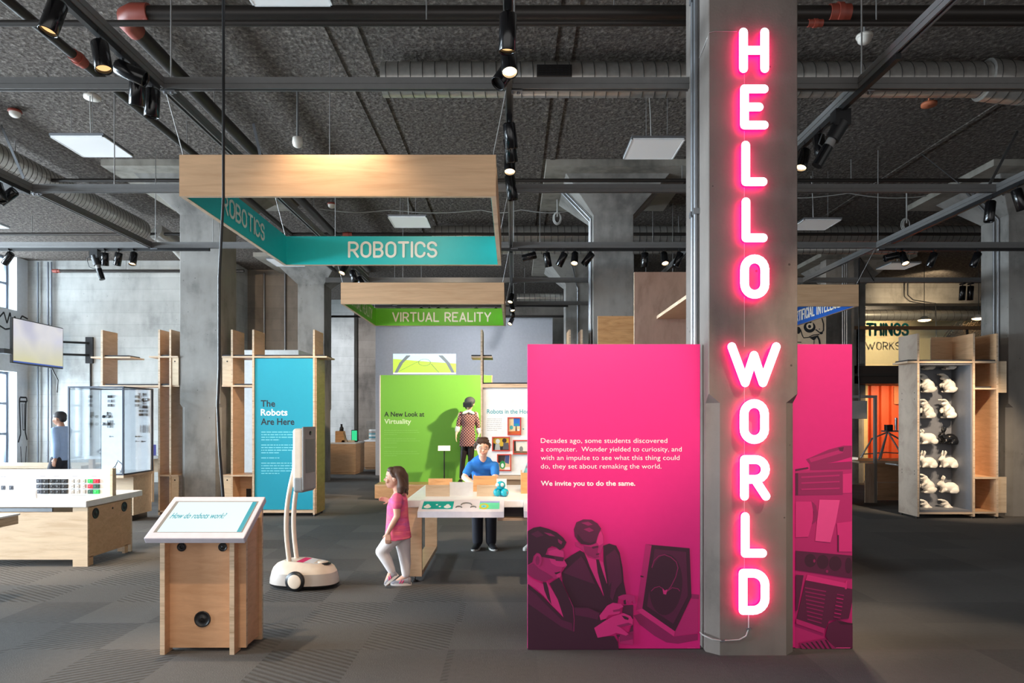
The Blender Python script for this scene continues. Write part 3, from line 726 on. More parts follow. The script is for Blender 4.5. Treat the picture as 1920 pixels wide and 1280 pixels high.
# ------------------------------------------------------------------ lettering
def arc(cx, cy, rx, ry, a0, a1, n=10):
    return [(cx+rx*cos(R(a0+(a1-a0)*i/n)), cy+ry*sin(R(a0+(a1-a0)*i/n))) for i in range(n+1)]
def glyph(ch, W=None):
    """centre lines of a rounded capital, height 1; returns (advance width, strokes)"""
    g = {
     'I': (0, [[(0, 0), (0, 1)]]),
     'L': (.5, [[(0, 1), (0, 0), (.5, 0)]]),
     'H': (.58, [[(0, 0), (0, 1)], [(.58, 0), (.58, 1)], [(0, .5), (.58, .5)]]),
     'E': (.54, [[(.54, 1), (0, 1), (0, 0), (.54, 0)], [(0, .5), (.4, .5)]]),
     'F': (.52, [[(.52, 1), (0, 1), (0, 0)], [(0, .5), (.4, .5)]]),
     'T': (.6, [[(0, 1), (.6, 1)], [(.3, 1), (.3, 0)]]),
     'V': (.62, [[(0, 1), (.31, 0), (.62, 1)]]),
     'Y': (.62, [[(0, 1), (.31, .45), (.62, 1)], [(.31, .45), (.31, 0)]]),
     'A': (.64, [[(0, 0), (.32, 1), (.64, 0)], [(.1, .28), (.54, .28)]]),
     'N': (.6, [[(0, 0), (0, 1), (.6, 0), (.6, 1)]]),
     'W': (1.2, [[(0, 1), (.36, 0), (.6, .76), (.84, 0), (1.2, 1)]]),
     'K': (.56, [[(0, 0), (0, 1)], [(.54, 1), (.02, .42)], [(.2, .58), (.56, 0)]]),
     'U': (.58, [[(0, 1)]+arc(.29, .29, .29, .29, 180, 360)+[(.58, 1)]]),
     'O': (.58, [arc(.29, .71, .29, .29, 0, 180)+arc(.29, .29, .29, .29, 180, 360)+[(.58, .71)]]),
     'C': (.56, [list(reversed(arc(.29, .71, .29, .29, 8, 180)))[::-1]+arc(.29, .29, .29, .29, 180, 352)]),
     'G': (.58, [arc(.29, .71, .29, .29, 8, 180)+arc(.29, .29, .29, .29, 180, 360)+[(.58, .48), (.34, .48)]]),
     'S': (.54, [arc(.27, .745, .27, .255, 15, 180, 9)+arc(.27, .745, .27, .255, 180, 265, 5)+arc(.27, .255, .27, .255, 85, 0, 5)+arc(.27, .255, .27, .255, 0, -165, 9)]),
     'D': (.58, [[(0, 0), (0, 1), (.26, 1)]+arc(.26, .68, .32, .32, 90, 0, 6)+arc(.26, .32, .32, .32, 0, -90, 6)+[(0, 0)]]),
     'R': (.58, [[(0, 0), (0, 1), (.3, 1)]+arc(.3, .73, .27, .27, 90, -90, 10)+[(0, .46)], [(.28, .46), (.58, 0)]]),
     'B': (.57, [[(0, 0), (0, 1), (.28, 1)]+arc(.28, .755, .245, .245, 90, -90, 9)+[(0, .51)], [(.28, .51)]+arc(.3, .255, .255, .255, 90, -90, 9)+[(0, 0)]]),
     'P': (.56, [[(0, 0), (0, 1), (.3, 1)]+arc(.3, .73, .27, .27, 90, -90, 10)+[(0, .46)]]),
     ' ': (.22, []),
    }[ch]
    if W: g = (W, [[(x*W/g[0], y) for x, y in s] for s in g[1]])
    return g
def strokes_to(mb, strokes, hw, fn, depth=None, mi=0, capn=12):
    """ribbons of half width hw with round ends; fn maps (x, y, lift) to the scene; depth None = flat"""
    def slab(poly):
        if depth is None: mb.poly([fn(x, y, .00012*(len(mb.f) % 60)) for x, y in poly], mi)
        else:
            a = [fn(x, y, 0) for x, y in poly]; b = [fn(x, y, -depth) for x, y in poly]; n = len(a)
            mb.add(a+b, [(i, n+i, n+(i+1) % n, (i+1) % n) for i in range(n)]+[tuple(reversed(range(n, 2*n)))], mi)
    for s in strokes:
        for (x0, y0), (x1, y1) in zip(s, s[1:]):
            L = math.hypot(x1-x0, y1-y0)
            if L < 1e-6: continue
            nx, ny = -(y1-y0)/L*hw, (x1-x0)/L*hw
            slab([(x0-nx, y0-ny), (x1-nx, y1-ny), (x1+nx, y1+ny), (x0+nx, y0+ny)])
        for x, y in s: slab([(x+hw*cos(2*pi*i/capn), y+hw*sin(2*pi*i/capn)) for i in range(capn)])
def caps_text(mb, text, width, height, fn, t=.17, gap=.26, left=0.0, base=0.0):
    """a line of rounded capitals fitted to width x height; fn(u, v, lift)"""
    W = sum(glyph(c)[0] for c in text)+gap*(len(text)-1)+t; H = 1+t
    sx, sy = width/W, height/H; x = t/2
    for c in text:
        a, st = glyph(c)
        for s in st:
            pts = [((x+px)*sx, (py+t/2)*sy) for px, py in s]
            strokes_to(mb, [pts], t/2*sy, lambda u, v, l: fn(left+u, base+v, l))
        x += a+gap
def text_mesh(text, fn, left, base, width, cap_h, offset=0.0, shear=0.0, spacing=1.0):
    """words in the built-in face, fitted so that they run width wide with capitals cap_h tall"""
    cu = bpy.data.curves.new('t', 'FONT'); cu.body = text; cu.size = 1; cu.offset = offset; cu.shear = shear; cu.space_character = spacing; cu.resolution_u = 3
    o = bpy.data.objects.new('t', cu); C.objects.link(o)
    dg = bpy.context.evaluated_depsgraph_get(); dg.update()
    me = bpy.data.meshes.new_from_object(o.evaluated_get(dg))
    bpy.data.objects.remove(o); bpy.data.curves.remove(cu)
    xs = [v.co.x for v in me.vertices]; x0, x1 = min(xs), max(xs); k = width/(x1-x0); ky = cap_h/.73
    m = MB(); m.add([fn(left+(v.co.x-x0)*k, base+v.co.y*ky, 0) for v in me.vertices], [tuple(p.vertices) for p in me.polygons])
    bpy.data.meshes.remove(me); return m
def merge(*ms):
    o = MB()
    for m in ms:
        b = len(o.v); o.v += m.v; o.f += [[b+i for i in q] for q in m.f]; o.m += m.m; o.s += m.s
    return o
def small_print(fn, left, top, width, lines, lead, h, seed=1, last=.6, gaps=()):
    """body copy too small to read: word-length dashes"""
    r = random.Random(seed); m = MB(); y = top
    for i in range(lines):
        x = left; end = left+width*(last if i == lines-1 or (i+1) in gaps else r.uniform(.86, 1.0))
        while x < end:
            L = min(r.uniform(.6, 3.0)*h*2.2, end-x)
            m.poly([fn(x, y-h, 0), fn(x+L, y-h, 0), fn(x+L, y, 0), fn(x, y, 0)]); x += L+h*.8
        y -= lead*(2 if (i+1) in gaps else 1)
    return m
def front(y0, lift=.0012):
    """plane facing the viewer at depth y0: fn(u = x, v = z)"""
    return lambda u, v, l: Vector((u, y0-lift-l, v))

# ------------------------------------------------------------------ hanging plywood frames
def hanging_sign(label, x0, x1, y0, y1, z0, z1, paintmat, text, thick=.038, text_fit=(.35, .72, .26, .66), side_text=True, side='left', sfit=(.3, .8, .26, .72)):
    t = thing('hanging_sign', label, 'sign', ((x0+x1)/2, (y0+y1)/2, z0), group='square hanging signs')
    MB().board(x0, x1, y0, y0+thick, z0, z1).build('front_board', [M_woodh, M_edge], t)
    b = MB().board(x0, x1, y1-thick, y1, z0, z1).build('back_board', [M_woodh, M_edge], t)
    MB().board(x0, x0+thick, y0+thick, y1-thick, z0, z1).build('side_board', [M_wood, M_edge], t)
    MB().board(x1-thick, x1, y0+thick, y1-thick, z0, z1).build('side_board', [M_wood, M_edge], t)
    q = .003; W = x1-x0; D = y1-y0; H = z1-z0
    o = MB().box(x0+thick, x1-thick, y1-thick-q, y1-thick, z0+.004, z1).build('back_face', paintmat, t)
    for s, xs in (('l', x0+thick), ('r', x1-thick-q)):
        MB().box(xs, xs+q, y0+thick, y1-thick-q, z0+.004, z1).build('side_face', paintmat, t)
    MB().box(x0+thick, x1-thick, y0+thick, y0+thick+q, z0+.004, z1).build('front_inner_face', paintmat, t)
    m = MB(); a, b2, c, d = text_fit
    caps_text(m, text, W*(b2-a), H*(d-c), front(y1-thick-q), left=x0+W*a, base=z0+H*c)
    m.build('back_lettering', M_cream, t)
    if side_text:
        m = MB(); a, b2, c, d = sfit
        if side == 'left':
            fn = lambda u, v, l: Vector((x0+thick+q+.0012+l, y0+u, v))
        else:
            fn = lambda u, v, l: Vector((x1-thick-q-.0012-l, y1-u, v))
        caps_text(m, text, D*(b2-a), H*(d-c), fn, left=D*a, base=z0+H*c)
        m.build('side_lettering', M_cream, t)
    for sx, sy in ((x0, y0), (x1, y0), (x0, y1), (x1, y1)):
        gx = min(LX, key=lambda v: abs(v-sx)); gy = min(CY, key=lambda v: abs(v-sy))
        sxx = sx+(thick/2 if sx == x0 else -thick/2); syy = sy+(thick/2 if sy == y0 else -thick/2)
        MB().tube([(sxx, syy, z1-.005), (sxx, syy, z1+.02), (gx+(.02 if gx < sx else -.02), gy, HS-.03)], .004, 6).build('hanging_chain', M_rod, t)
    return t
M_tealp = paint('teal_sign_paint', (8, 180, 180), .45, var=.02)
M_greenp = paint('green_sign_paint', (94, 178, 34), .45, var=.02)
M_bluep = paint('blue_sign_paint', (36, 96, 190), .45, var=.02)
hanging_sign('big square plywood sign frame, teal inside, reading ROBOTICS', -2.577, -.132, 5.27, 7.68, 3.31, 3.63, M_tealp, 'ROBOTICS', text_fit=(.298, .708, .245, .82), sfit=(.28, .70, .25, .79))
hanging_sign('square plywood sign frame, green inside, reading VIRTUAL REALITY', -2.574, -.135, 10.2, 12.65, 3.3, 3.62, M_greenp, 'VIRTUAL REALITY', text_fit=(.14, .89, .22, .78), sfit=(.16, .84, .2, .8))
hanging_sign('square wooden sign frame, blue inside, reading ARTIFICIAL INTELLIGENCE', 2.8, 5.24, 10.35, 12.8, 3.29, 3.62, M_bluep, 'ARTIFICIAL INTELLIGENCE', text_fit=(.08, .92, .3, .7), side='right', sfit=(.06, .94, .2, .8))

# ------------------------------------------------------------------ the lit letters on the front column
M_face = glow('white_letter_face', (255, 250, 255), 2.6)
M_halo = glow('magenta_letter_side', (255, 10, 110), 1.5)
M_halo2 = glow('magenta_letter_back', (255, 8, 112), 27)
FY = 4.60
LET = [('H', 1385.8, 1442, 52, 136.6), ('E', 1387.7, 1441, 158.4, 242.6), ('L', 1390, 1438.8, 264, 348.7), ('L', 1390.5, 1439.2, 370, 454), ('O', 1387.7, 1442, 477, 560),
       ('W', 1364, 1463.5, 641.6, 725.4), ('O', 1386.8, 1441.4, 748, 832), ('R', 1387.6, 1444, 853, 938), ('L', 1389, 1438, 960, 1045), ('D', 1385, 1442.5, 1066, 1152)]
WHERE = ['at the top of the column, first of all', 'second from the top, between H and L', 'third from the top, right under the E', 'fourth from the top, right above the O', 'fifth from the top, ending the upper word',
         'wide, starting the lower word', 'in the lower word, between W and R', 'in the lower word, under the O', 'in the lower word, between R and D', 'at the very bottom, above the cable']
for (ch, x0, x1, y0, y1), wh in zip(LET, WHERE):
    d = FY-.062; a = P(x0, y1, d); b = P(x1, y0, d); hw = 8.2*d/F
    t = thing('lit_letter', 'glowing pink-edged white letter %s %s' % (ch, wh), 'letter', ((a.x+b.x)/2, FY-.02, a.z), group='lit letters on the column')
    W = (b.x-a.x)-2*hw; H = (b.z-a.z)-2*hw
    g, st = glyph(ch)
    st = [[(a.x+hw+px*W/max(g, .01), a.z+hw+py*H) for px, py in s] for s in st]
    m = MB(); strokes_to(m, st, hw, front(d, 0), capn=16); m.build('face', M_face, t)
    m = MB(); strokes_to(m, st, hw*1.05, front(d+.003, 0), depth=None, capn=16)
    m = MB(); strokes_to(m, st, hw*1.04, lambda u, v, l: Vector((u, d+.002-l, v)), depth=None)
    m = MB(); strokes_to(m, st, hw*1.05, lambda u, v, l: Vector((u, d+.003-l, v)), depth=.02, capn=16); m.build('return', M_halo, t)
    m = MB(); strokes_to(m, st, hw*.8, lambda u, v, l: Vector((u, d+.025-l, v)), depth=.006, capn=12); m.build('back_light', M_halo2, t)
    m = MB()
    for s in st[:1]:
        for q in (s[0], s[-1]): m.cyl((q[0], d+.02, q[1]), (q[0], FY+.002, q[1]), .006, n=8)
    m.build('standoff', M_rod, t)
c = thing('sign_cable', 'thin pale cable from the letter D round the column foot', 'cable', P(1395, 1195, FY))
w_ = [P(1404, 1152, FY-.01), P(1404, 1178, FY-.01), P(1399, 1192, FY-.01), P(1386, 1199, FY-.01), P(1355, 1201, FY-.01), P(1335, 1198, FY-.012), P(1318, 1190, FY+.04), P(1313, 1185, 4.7)]
MB().tube(w_, .0055, 8).build('cable_run', M_cablew, c)
for q in (w_[1], w_[4]): MB().box(q.x-.012, q.x+.012, FY-.018, FY+.001, q.z-.006, q.z+.006).build('clip', M_steel, c)
m = MB()
for (c0, p0, p1, p2, p3), (c1, q0, q1, q2, q3) in zip(LET, LET[1:]):
    a = P(1396, p3, FY-.004); b = P(1396, q2, FY-.004); m.tube([a+Vector((0, .002, .03)), b-Vector((0, -.002, .03))], .0016, 6)
tag(m.build('letter_wire', M_cablew), 'dark wire linking the lit letters down the column front', 'cable')
# conduits and hooks on the column side
for k, (dy, lb) in enumerate(((.12, 'nearer steel conduit on the left side of the lit column'), (.2, 'farther steel conduit on the left side of the lit column'))):
    t = thing('conduit', lb, 'conduit', (1.295, 4.6+dy+.1, 0), group='conduits on the lit column')
    MB().tube([(1.295, 4.72+dy, .02), (1.295, 4.72+dy, 5.4)], .016, 10).build('conduit_run', M_steel, t)
    for z in (.4, 1.7, 3.06, 4.6): MB().box(1.275, 1.321, 4.695+dy, 4.745+dy, z-.02, z+.02).build('clamp', M_steel, t)
m = MB().tube([P(1382, 59, FY-.004), P(1340, 59, FY-.004), P(1330, 61, FY-.006), (1.312, 4.7, P(0, 90, 4.7).z), (1.305, 4.78, P(0, 97, 4.7).z)], .003, 6)
tag(m.build('letter_wire', M_rod), 'thin wire from the letter H to the conduit', 'cable')

# ------------------------------------------------------------------ magenta panels beside the column
def graphic(name): return None
def pinkmat(n, rgb): return paint(n, rgb, .5, var=.015)
M_pink = pinkmat('magenta_panel', (222, 22, 124)); M_pinkb = paint('magenta_panel_edge', (196, 30, 110), .6)
PT = {'D': pinkmat('print_darkest', (66, 22, 46)), 'E': pinkmat('print_dark', (92, 24, 62)), 'M': pinkmat('print_mid', (150, 26, 90)), 'N': pinkmat('print_midlight', (188, 30, 108)), 'L': pinkmat('print_light', (218, 42, 124)), 'H': pinkmat('print_pale', (238, 70, 145))}
def printed(polys, ox, oy, k, depth, parent, name='printed_photo'):
    m = MB(); keys = list(PT); i = 0
    for tone, pts in polys:
        m.poly([P(ox+x/k, oy+y/k, depth)+Vector((0, -.0012-.0003*i, 0)) for x, y in pts], keys.index(tone)); i += 1
    # keep each layer's size true although it lies a little nearer
    return m.build(name, [PT[q] for q in keys], parent)
def ellp(cx, cy, rx, ry, n=22, a=0):
    return [(cx+rx*cos(2*pi*i/n)*cos(a)-ry*sin(2*pi*i/n)*sin(a), cy+rx*cos(2*pi*i/n)*sin(a)+ry*sin(2*pi*i/n)*cos(a)) for i in range(n)]
def stripe(pts, wd):
    m = []
    a = []; b = []
    for i, (x, y) in enumerate(pts):
        x0, y0 = pts[max(0, i-1)]; x1, y1 = pts[min(len(pts)-1, i+1)]; L = math.hypot(x1-x0, y1-y0) or 1
        nx, ny = -(y1-y0)/L*wd, (x1-x0)/L*wd; a.append((x+nx, y+ny)); b.append((x-nx, y-ny))
    return a+b[::-1]
DP = 4.72
pa, pb = P(989, 1217, DP), P(1313, 645, DP)
t = thing('pink_panel', 'tall magenta panel with white text and printed photo of two men', 'panel', ((pa.x+pb.x)/2, DP, 0))
bevel(MB().box(pa.x, pb.x, DP, DP+.035, .004, pb.z).build('board', M_pink, t), .003)
fn = front(DP)
lines = [('Decades ago, some students discovered', 1014, 1251, 830), ('a computer.  Wonder yielded to curiosity, and', 1014, 1278, 846), ('with an impulse to see what this thing could', 1014, 1274, 862), ('do, they set about remaking the world.', 1014, 1240, 878)]
ms = [text_mesh(s, fn, P(a, y, DP).x, P(a, y, DP).z, (b-a)*DP/F, 9.3*DP/F, -.004) for s, a, b, y in lines]
for m in ms: m.build('text_line', M_whitetx, t)
text_mesh('We invite you to do the same.', fn, P(1014, 910, DP).x, P(1014, 910, DP).z, 177*DP/F, 9.3*DP/F, .02).build('closing_line', M_whitetx, t)
A = [
 ('M', [(950,930),(1040,905),(1295,1110),(1500,1085),(1500,1140),(1330,1172),(1230,1160),(1130,1105),(1000,1005)]),
 ('N', [(1052,318),(1105,325),(1025,870),(970,885),(985,800),(1012,615)]), ('M', [(1052,318),(1430,352),(1428,362),(1100,332)]),
 ('N', [(1445,785),(1508,790),(1502,1080),(1295,1108),(1305,1065)]), ('M', [(1445,745),(1510,752),(1510,790),(1445,785)]),
 ('D', [(1105,325),(1430,355),(1446,770),(1305,1065),(1025,870)]), ('L', [(1025,870),(1305,1065),(1295,1108),(970,885)]),
 ('E', [(1130,360),(1400,385),(1415,760),(1290,1000),(1065,850)]), ('D', ellp(1225, 665, 142, 262, 30, .06)),
 ('M', stripe([(1105,520),(1125,460),(1165,420),(1215,408),(1270,430),(1315,470),(1330,520),(1310,600),(1270,680),(1225,735)], 3.5)), ('L', [(1195,690),(1215,715),(1240,705),(1228,750),(1205,745)]),
 ('M', stripe([(1100,720),(1130,690),(1170,680),(1200,700)], 3)), ('M', stripe([(1240,720),(1280,690),(1330,700),(1345,720)], 3)), ('D', [(1008,585),(1035,592),(1035,603),(1008,597)]),
 # man standing behind
 ('N', [(470,300),(500,330),(570,325),(630,300),(650,220),(668,185),(690,240),(695,320),(680,360),(668,400),(660,445),(600,450),(545,420),(515,370),(485,345),(455,335),(447,300)]),
 ('M', [(520,330),(600,345),(650,335),(640,380),(655,430),(620,440),(560,415),(530,385)]), ('L', [(640,240),(672,205),(688,250),(690,310),(655,330),(632,300)]), ('E', [(590,340),(645,330),(648,345),(600,358)]), ('E', [(625,400),(655,395),(655,405),(630,412)]),
 ('E', [(438,190),(460,130),(520,105),(590,108),(640,140),(672,185),(655,215),(640,260),(625,310),(580,325),(520,318),(480,298),(446,250)]), ('D', [(470,230),(520,290),(580,310),(620,290),(610,315),(560,325),(500,315),(465,275)]), ('M', [(500,135),(560,125),(600,150),(560,160)]), ('M', [(520,190),(570,175),(610,200),(570,215)]),
 ('D', [(355,455),(420,410),(490,370),(525,390),(690,765),(700,640),(692,460),(690,330),(740,312),(800,330),(830,390),(855,520),(865,640),(885,745),(820,765),(810,830),(700,900),(640,900),(430,850),(400,770),(340,640),(335,560),(378,500)]),
 ('L', [(530,390),(560,430),(640,455),(690,470),(722,650),(695,760),(640,650),(575,510)]), ('D', [(628,448),(652,450),(690,570),(722,660),(708,800),(690,740),(642,560)]), ('E', [(710,420),(790,360),(825,420),(845,560),(850,640),(800,700),(770,800),(740,760),(730,600)]), ('D', [(720,700),(760,640),(745,780),(715,820)]), ('E', [(345,560),(500,420),(530,460),(620,660),(560,640),(450,600)]),
 ('N', [(815,765),(860,748),(905,745),(958,758),(966,820),(948,828),(935,800),(925,826),(908,828),(900,800),(885,826),(868,795),(820,785)]), ('D', [(862,800),(880,790),(885,830),(866,832)]),
 # small box they hold
 ('E', [(860,840),(945,835),(945,1150),(830,1150),(800,1090),(905,1090),(935,1000),(930,950),(850,900)]), ('N', [(820,1110),(945,1085),(945,1180),(820,1165)]), ('M', [(830,1090),(945,1060),(945,1130),(830,1150)]),
 # man sitting in front
 ('N', [(42,490),(80,470),(95,390),(165,420),(215,350),(285,345),(352,370),(358,420),(352,445),(380,495),(366,516),(340,515),(330,545),(335,565),(322,600),(300,612),(245,610),(180,640),(100,612),(42,575)]),
 ('L', [(218,375),(290,358),(348,380),(352,450),(378,495),(342,512),(290,505),(245,480),(225,430)]), ('L', [(285,555),(322,545),(330,580),(318,600),(290,595)]), ('M', [(42,500),(90,480),(130,520),(200,560),(260,600),(180,640),(100,612),(42,575)]),
 ('D', [(42,205),(95,175),(150,166),(220,185),(290,215),(345,260),(374,300),(352,345),(318,368),(285,342),(250,332),(215,352),(198,400),(165,420),(120,388),(92,420),(82,470),(42,495)]), ('M', [(180,215),(240,225),(280,250),(230,245)]), ('M', [(300,270),(340,295),(330,320),(305,300)]), ('E', [(70,230),(130,200),(180,240),(120,260)]),
 ('D', [(165,400),(352,430),(350,446),(300,450),(160,424)]), ('E', [(262,418),(352,430),(345,462),(285,458)]), ('N', ellp(130, 450, 33, 58, 18)), ('M', ellp(126, 455, 17, 38, 14)), ('D', [(270,560),(320,548),(322,556),(285,575)]),
 ('L', [(42,585),(110,632),(175,655),(212,640),(250,700),(300,790),(368,935),(352,945),(320,910),(240,830),(180,760),(110,690),(42,655)]),
 ('D', [(172,640),(202,640),(218,690),(246,832),(212,780),(185,710)]),
 ('D', [(42,652),(150,740),(240,835),(350,945),(300,790),(230,650),(310,600),(335,640),(400,780),(440,850),(560,850),(660,900),(715,950),(690,1000),(620,1035),(640,1110),(780,1100),(812,1150),(822,1216),(42,1218)]),
 ('E', [(42,690),(110,740),(230,860),(330,960),(420,990),(430,1060),(330,1020),(200,930),(42,820)]), ('E', [(440,860),(560,860),(655,905),(640,960),(560,940),(450,920)]), ('M', stripe([(395,770),(430,850),(440,960),(436,1060)], 3)),
 ('L', [(655,925),(720,840),(770,815),(840,825),(862,850),(815,872),(770,882),(832,888),(822,912),(735,920),(712,950),(665,965)]), ('M', [(770,878),(830,868),(832,888),(775,895)]),
 ('L', [(610,1030),(700,970),(770,930),(860,903),(920,928),(942,960),(940,1005),(888,1012),(830,1022),(905,1082),(882,1096),(800,1072),(740,1096),(640,1114)]), ('M', [(800,1010),(900,985),(938,1000),(885,1012),(830,1024)]), ('D', [(845,925),(875,930),(905,945),(900,962),(870,955)]),
 ('H', [(1405,1198),(1475,1198),(1475,1202),(1405,1202)]),
]
printed(A, 980, 950, 4.5706, DP, t)
DQ = 4.74
pa, pb = P(1486, 1216, DQ), P(1598, 645, DQ)
t = thing('pink_panel', 'narrow magenta panel right of the lit column, printed with old equipment', 'panel', ((pa.x+pb.x)/2, DQ, 0))
bevel(MB().box(1.925, pb.x, DQ, DQ+.035, .004, pb.z).build('board', M_pink, t), .003)
B = [('N', [(22,332),(318,322),(318,1238),(22,1238)]), ('M', [(85,275),(200,225),(275,205),(318,205),(318,262),(240,285),(110,308)]), ('N', [(100,272),(270,222),(275,240),(110,290)]), ('M', [(105,300),(318,285),(318,325),(105,330)]), ('E', [(22,325),(95,314),(98,322),(22,335)]), ('E', [(250,215),(278,212),(272,235),(256,232)]),
 ('M', [(28,345),(272,335),(272,455),(28,458)]), ('E', [(28,345),(44,344),(44,458),(28,458)]), ('L', [(272,350),(318,345),(318,445),(272,448)]), ('N', [(60,362),(255,352),(255,360),(60,370)]), ('N', [(60,392),(255,384),(255,392),(60,400)]), ('N', [(60,424),(255,418),(255,426),(60,432)]),
 ('L', [(28,490),(120,490),(118,590),(95,670),(28,672)]), ('M', [(110,485),(135,510),(145,560),(135,590),(112,605),(125,560)]), ('H', [(152,480),(256,482),(236,590),(208,698),(130,690),(140,590)]), ('L', [(240,600),(318,590),(318,745),(250,745)]), ('E', [(244,660),(251,660),(251,745),(244,745)]),
 ('E', [(26,740),(318,765),(318,882),(26,838)]), ('D', ellp(105, 790, 30, 34)), ('D', ellp(168, 797, 30, 36)), ('D', ellp(232, 805, 32, 38)), ('D', ellp(300, 815, 18, 40)), ('M', ellp(125, 792, 6, 9, 8)), ('M', ellp(190, 845, 7, 8, 8)),
 ('L', [(90,862),(285,905),(285,930),(80,890)]), ('E', [(22,862),(70,865),(40,1040),(22,1050)]), ('E', [(80,890),(318,935),(318,1000),(300,1085),(200,1095),(175,1158),(20,1108)]), ('L', [(285,896),(292,890),(290,935),(280,935)])]
for i in range(9): B.append(('M', [(85+i*1.5-8, 925+i*20), (185-i*3, 945+i*20), (184-i*3, 951+i*20), (84+i*1.5-8, 931+i*20)]))
for i in range(7): B.append(('N' if i % 2 else 'M', [(240-i*3, 958+i*19), (275-i*3, 965+i*19), (274-i*3, 971+i*19), (239-i*3, 964+i*19)]))
B += [('N', [(24,1085),(178,1135),(172,1160),(22,1110)]), ('E', [(195,1110),(240,1090),(318,1112),(318,1236),(215,1236),(180,1170)]), ('D', [(240,1098),(318,1108),(318,1116),(260,1114)]), ('M', [(45,1210),(180,1185),(235,1238),(60,1238)])]
for i in range(6): B.append(('D', [(55+i*24, 1212-i*4), (63+i*24, 1211-i*4), (92+i*24, 1238), (82+i*24, 1238)]))
B.append(('H', [(232,1231),(305,1231),(305,1235),(232,1235)]))
B = [(q, [(max(x, 30), y) for x, y in pts]) for q, pts in B]
printed(B, 1480, 760, 2.7234, DQ, t)
# ------------------------------------------------------------------ touch-screen kiosk in front
t = thing('information_kiosk', 'plywood kiosk with tilted screen asking How do robots work?', 'kiosk', (-2.13, 4.78, 0))
M_ply = wood('kiosk_maple', (206, 160, 122), (196, 149, 110), (1, 2, 6))
for x in (-2.385, -1.915): MB().board(x, x+.032, 4.61, 4.72, .0, .83).build('front_fin', [M_ply, M_edge], t)
pn = MB().board(-2.353, -1.83, 4.68, 4.705, .025, .84).build('front_panel', [M_ply, M_edge], t)
MB().board(-1.86, -1.835, 4.705, 4.93, .03, .88).build('side_panel', [M_ply, M_edge], t)
MB().board(-2.385, -2.36, 4.72, 4.93, .03, .88).build('side_panel', [M_ply, M_edge], t)
MB().board(-2.44, -1.815, 4.93, 4.958, .0, .98).build('rear_panel', [M_ply, M_edge], t)
for (x, z) in ((P(380, 1160, 4.68).x, P(380, 1160, 4.68).z), (P(341, 1027, 4.68).x, P(341, 1025, 4.68).z), (P(418, 1027, 4.68).x, P(418, 1025, 4.68).z)):
    rr = .055 if z < .5 else .03
    g = MB().lathe((x, 4.676, z), [(0, -.002), (rr*.3, -.002), (rr*.32, .001), (rr*.82, .001), (rr*.86, -.004), (rr, -.004), (rr, .004)], 28, axis='y').build('cable_grommet', M_black, t)
    if z < .5:
        MB().obox((x, 4.672, z), (.009, 0, 0), (0, .002, 0), (0, 0, .009)).build('grommet_hole', M_blackg, g)
fl, fr, bl, br = Vector((-2.41, 4.45, .815)), Vector((-1.755, 4.45, .815)), Vector((-2.385, 4.81, 1.045)), Vector((-1.745, 4.81, 1.045))
nrm = (fr-fl).cross(bl-fl).normalized(); th = nrm*-.045
top = MB().prism([fl, fr, br, bl], th, 0)
tray = bevel(top.build('screen_housing', paint('lavender_grey_housing', (206, 202, 214), .4), t, recalc=True), .006)
def on_plate(u, v, l): return fl.lerp(fr, u).lerp(bl.lerp(br, u), v)+nrm*(.001+l)
scr = MB()
def rect(u0, u1, v0, v1, l=0): return [on_plate(u0, v0, l), on_plate(u1, v0, l), on_plate(u1, v1, l), on_plate(u0, v1, l)]
M_screen = glow('kiosk_screen', (214, 238, 244), .75)
M_teals = glow('kiosk_screen_teal', (24, 170, 192), .55)
MB().poly(rect(.09, .94, .14, .86)).build('screen', M_screen, t)
MB().poly(rect(.055, .955, .13, .88, -.0006)).build('screen_bezel', M_grey, t)
m = MB().poly(rect(.895, .94, .14, .86, .0008)); m.build('screen_stripe', M_teals, t)
text_mesh('How do robots work?', lambda u, v, l: on_plate(u, v, .0012), .117, .455, .575, .135, .01, shear=.25).build('screen_text', M_teals, t)
# black power cable from the ceiling to the kiosk
cpts = [(-2.1, 4.95, 5.5), (-2.1, 4.95, 3.2), P(411, 520, 4.95), P(411, 690, 4.95), P(408, 760, 4.95), P(412, 850, 4.95), P(418, 925, 4.97), (-2.09, 4.99, .6), (-2.1, 5.0, .03)]
tag(MB().tube(cpts, .0105, 10).build('power_cable', M_black), 'long black power cable hanging from ceiling to the kiosk', 'cable')

# ------------------------------------------------------------------ telepresence robot
rt = thing('telepresence_robot', 'white wheeled robot with a screen head on two curved posts', 'robot', (-2.0, 6.5, 0), rz=R(-9))
M_rob = paint('robot_cream', (226, 208, 188), .35); M_robl = paint('robot_lower_grey', (176, 166, 158), .4)
def shell(prof, z0, z1, k0, k1, n=40):
    """plan outline (half length, half width, rounding) swept between heights"""
    return None
def outline(L0, L1, Wd, z, n=44, sx=1.0):
    pts = []
    for i in range(n):
        a = 2*pi*i/n; c, s = cos(a), sin(a); ex = 2/2.7
        x = (abs(c)**ex)*(L1 if c > 0 else L0)*(1 if c > 0 else -1); y = (abs(s)**ex)*Wd*(1 if s > 0 else -1)
        pts.append((x, y*(1-.18*(x/L1 if x > 0 else 0)), z))
    return pts
def ringsolid(rings, name, mat, parent):
    n = len(rings[0]); m = MB()
    m.add([p for r in rings for p in r], [(i*n+j, i*n+(j+1) % n, (i+1)*n+(j+1) % n, (i+1)*n+j) for i in range(len(rings)-1) for j in range(n)], 0, True)
    m.poly(list(reversed(rings[0]))); m.poly(rings[-1]); return m.build(name, mat, parent, local=True)
ringsolid([outline(.29, .33, .2, .025), outline(.3, .345, .21, .03), outline(.3, .345, .21, .05)], 'bumper_strip', M_black, rt)
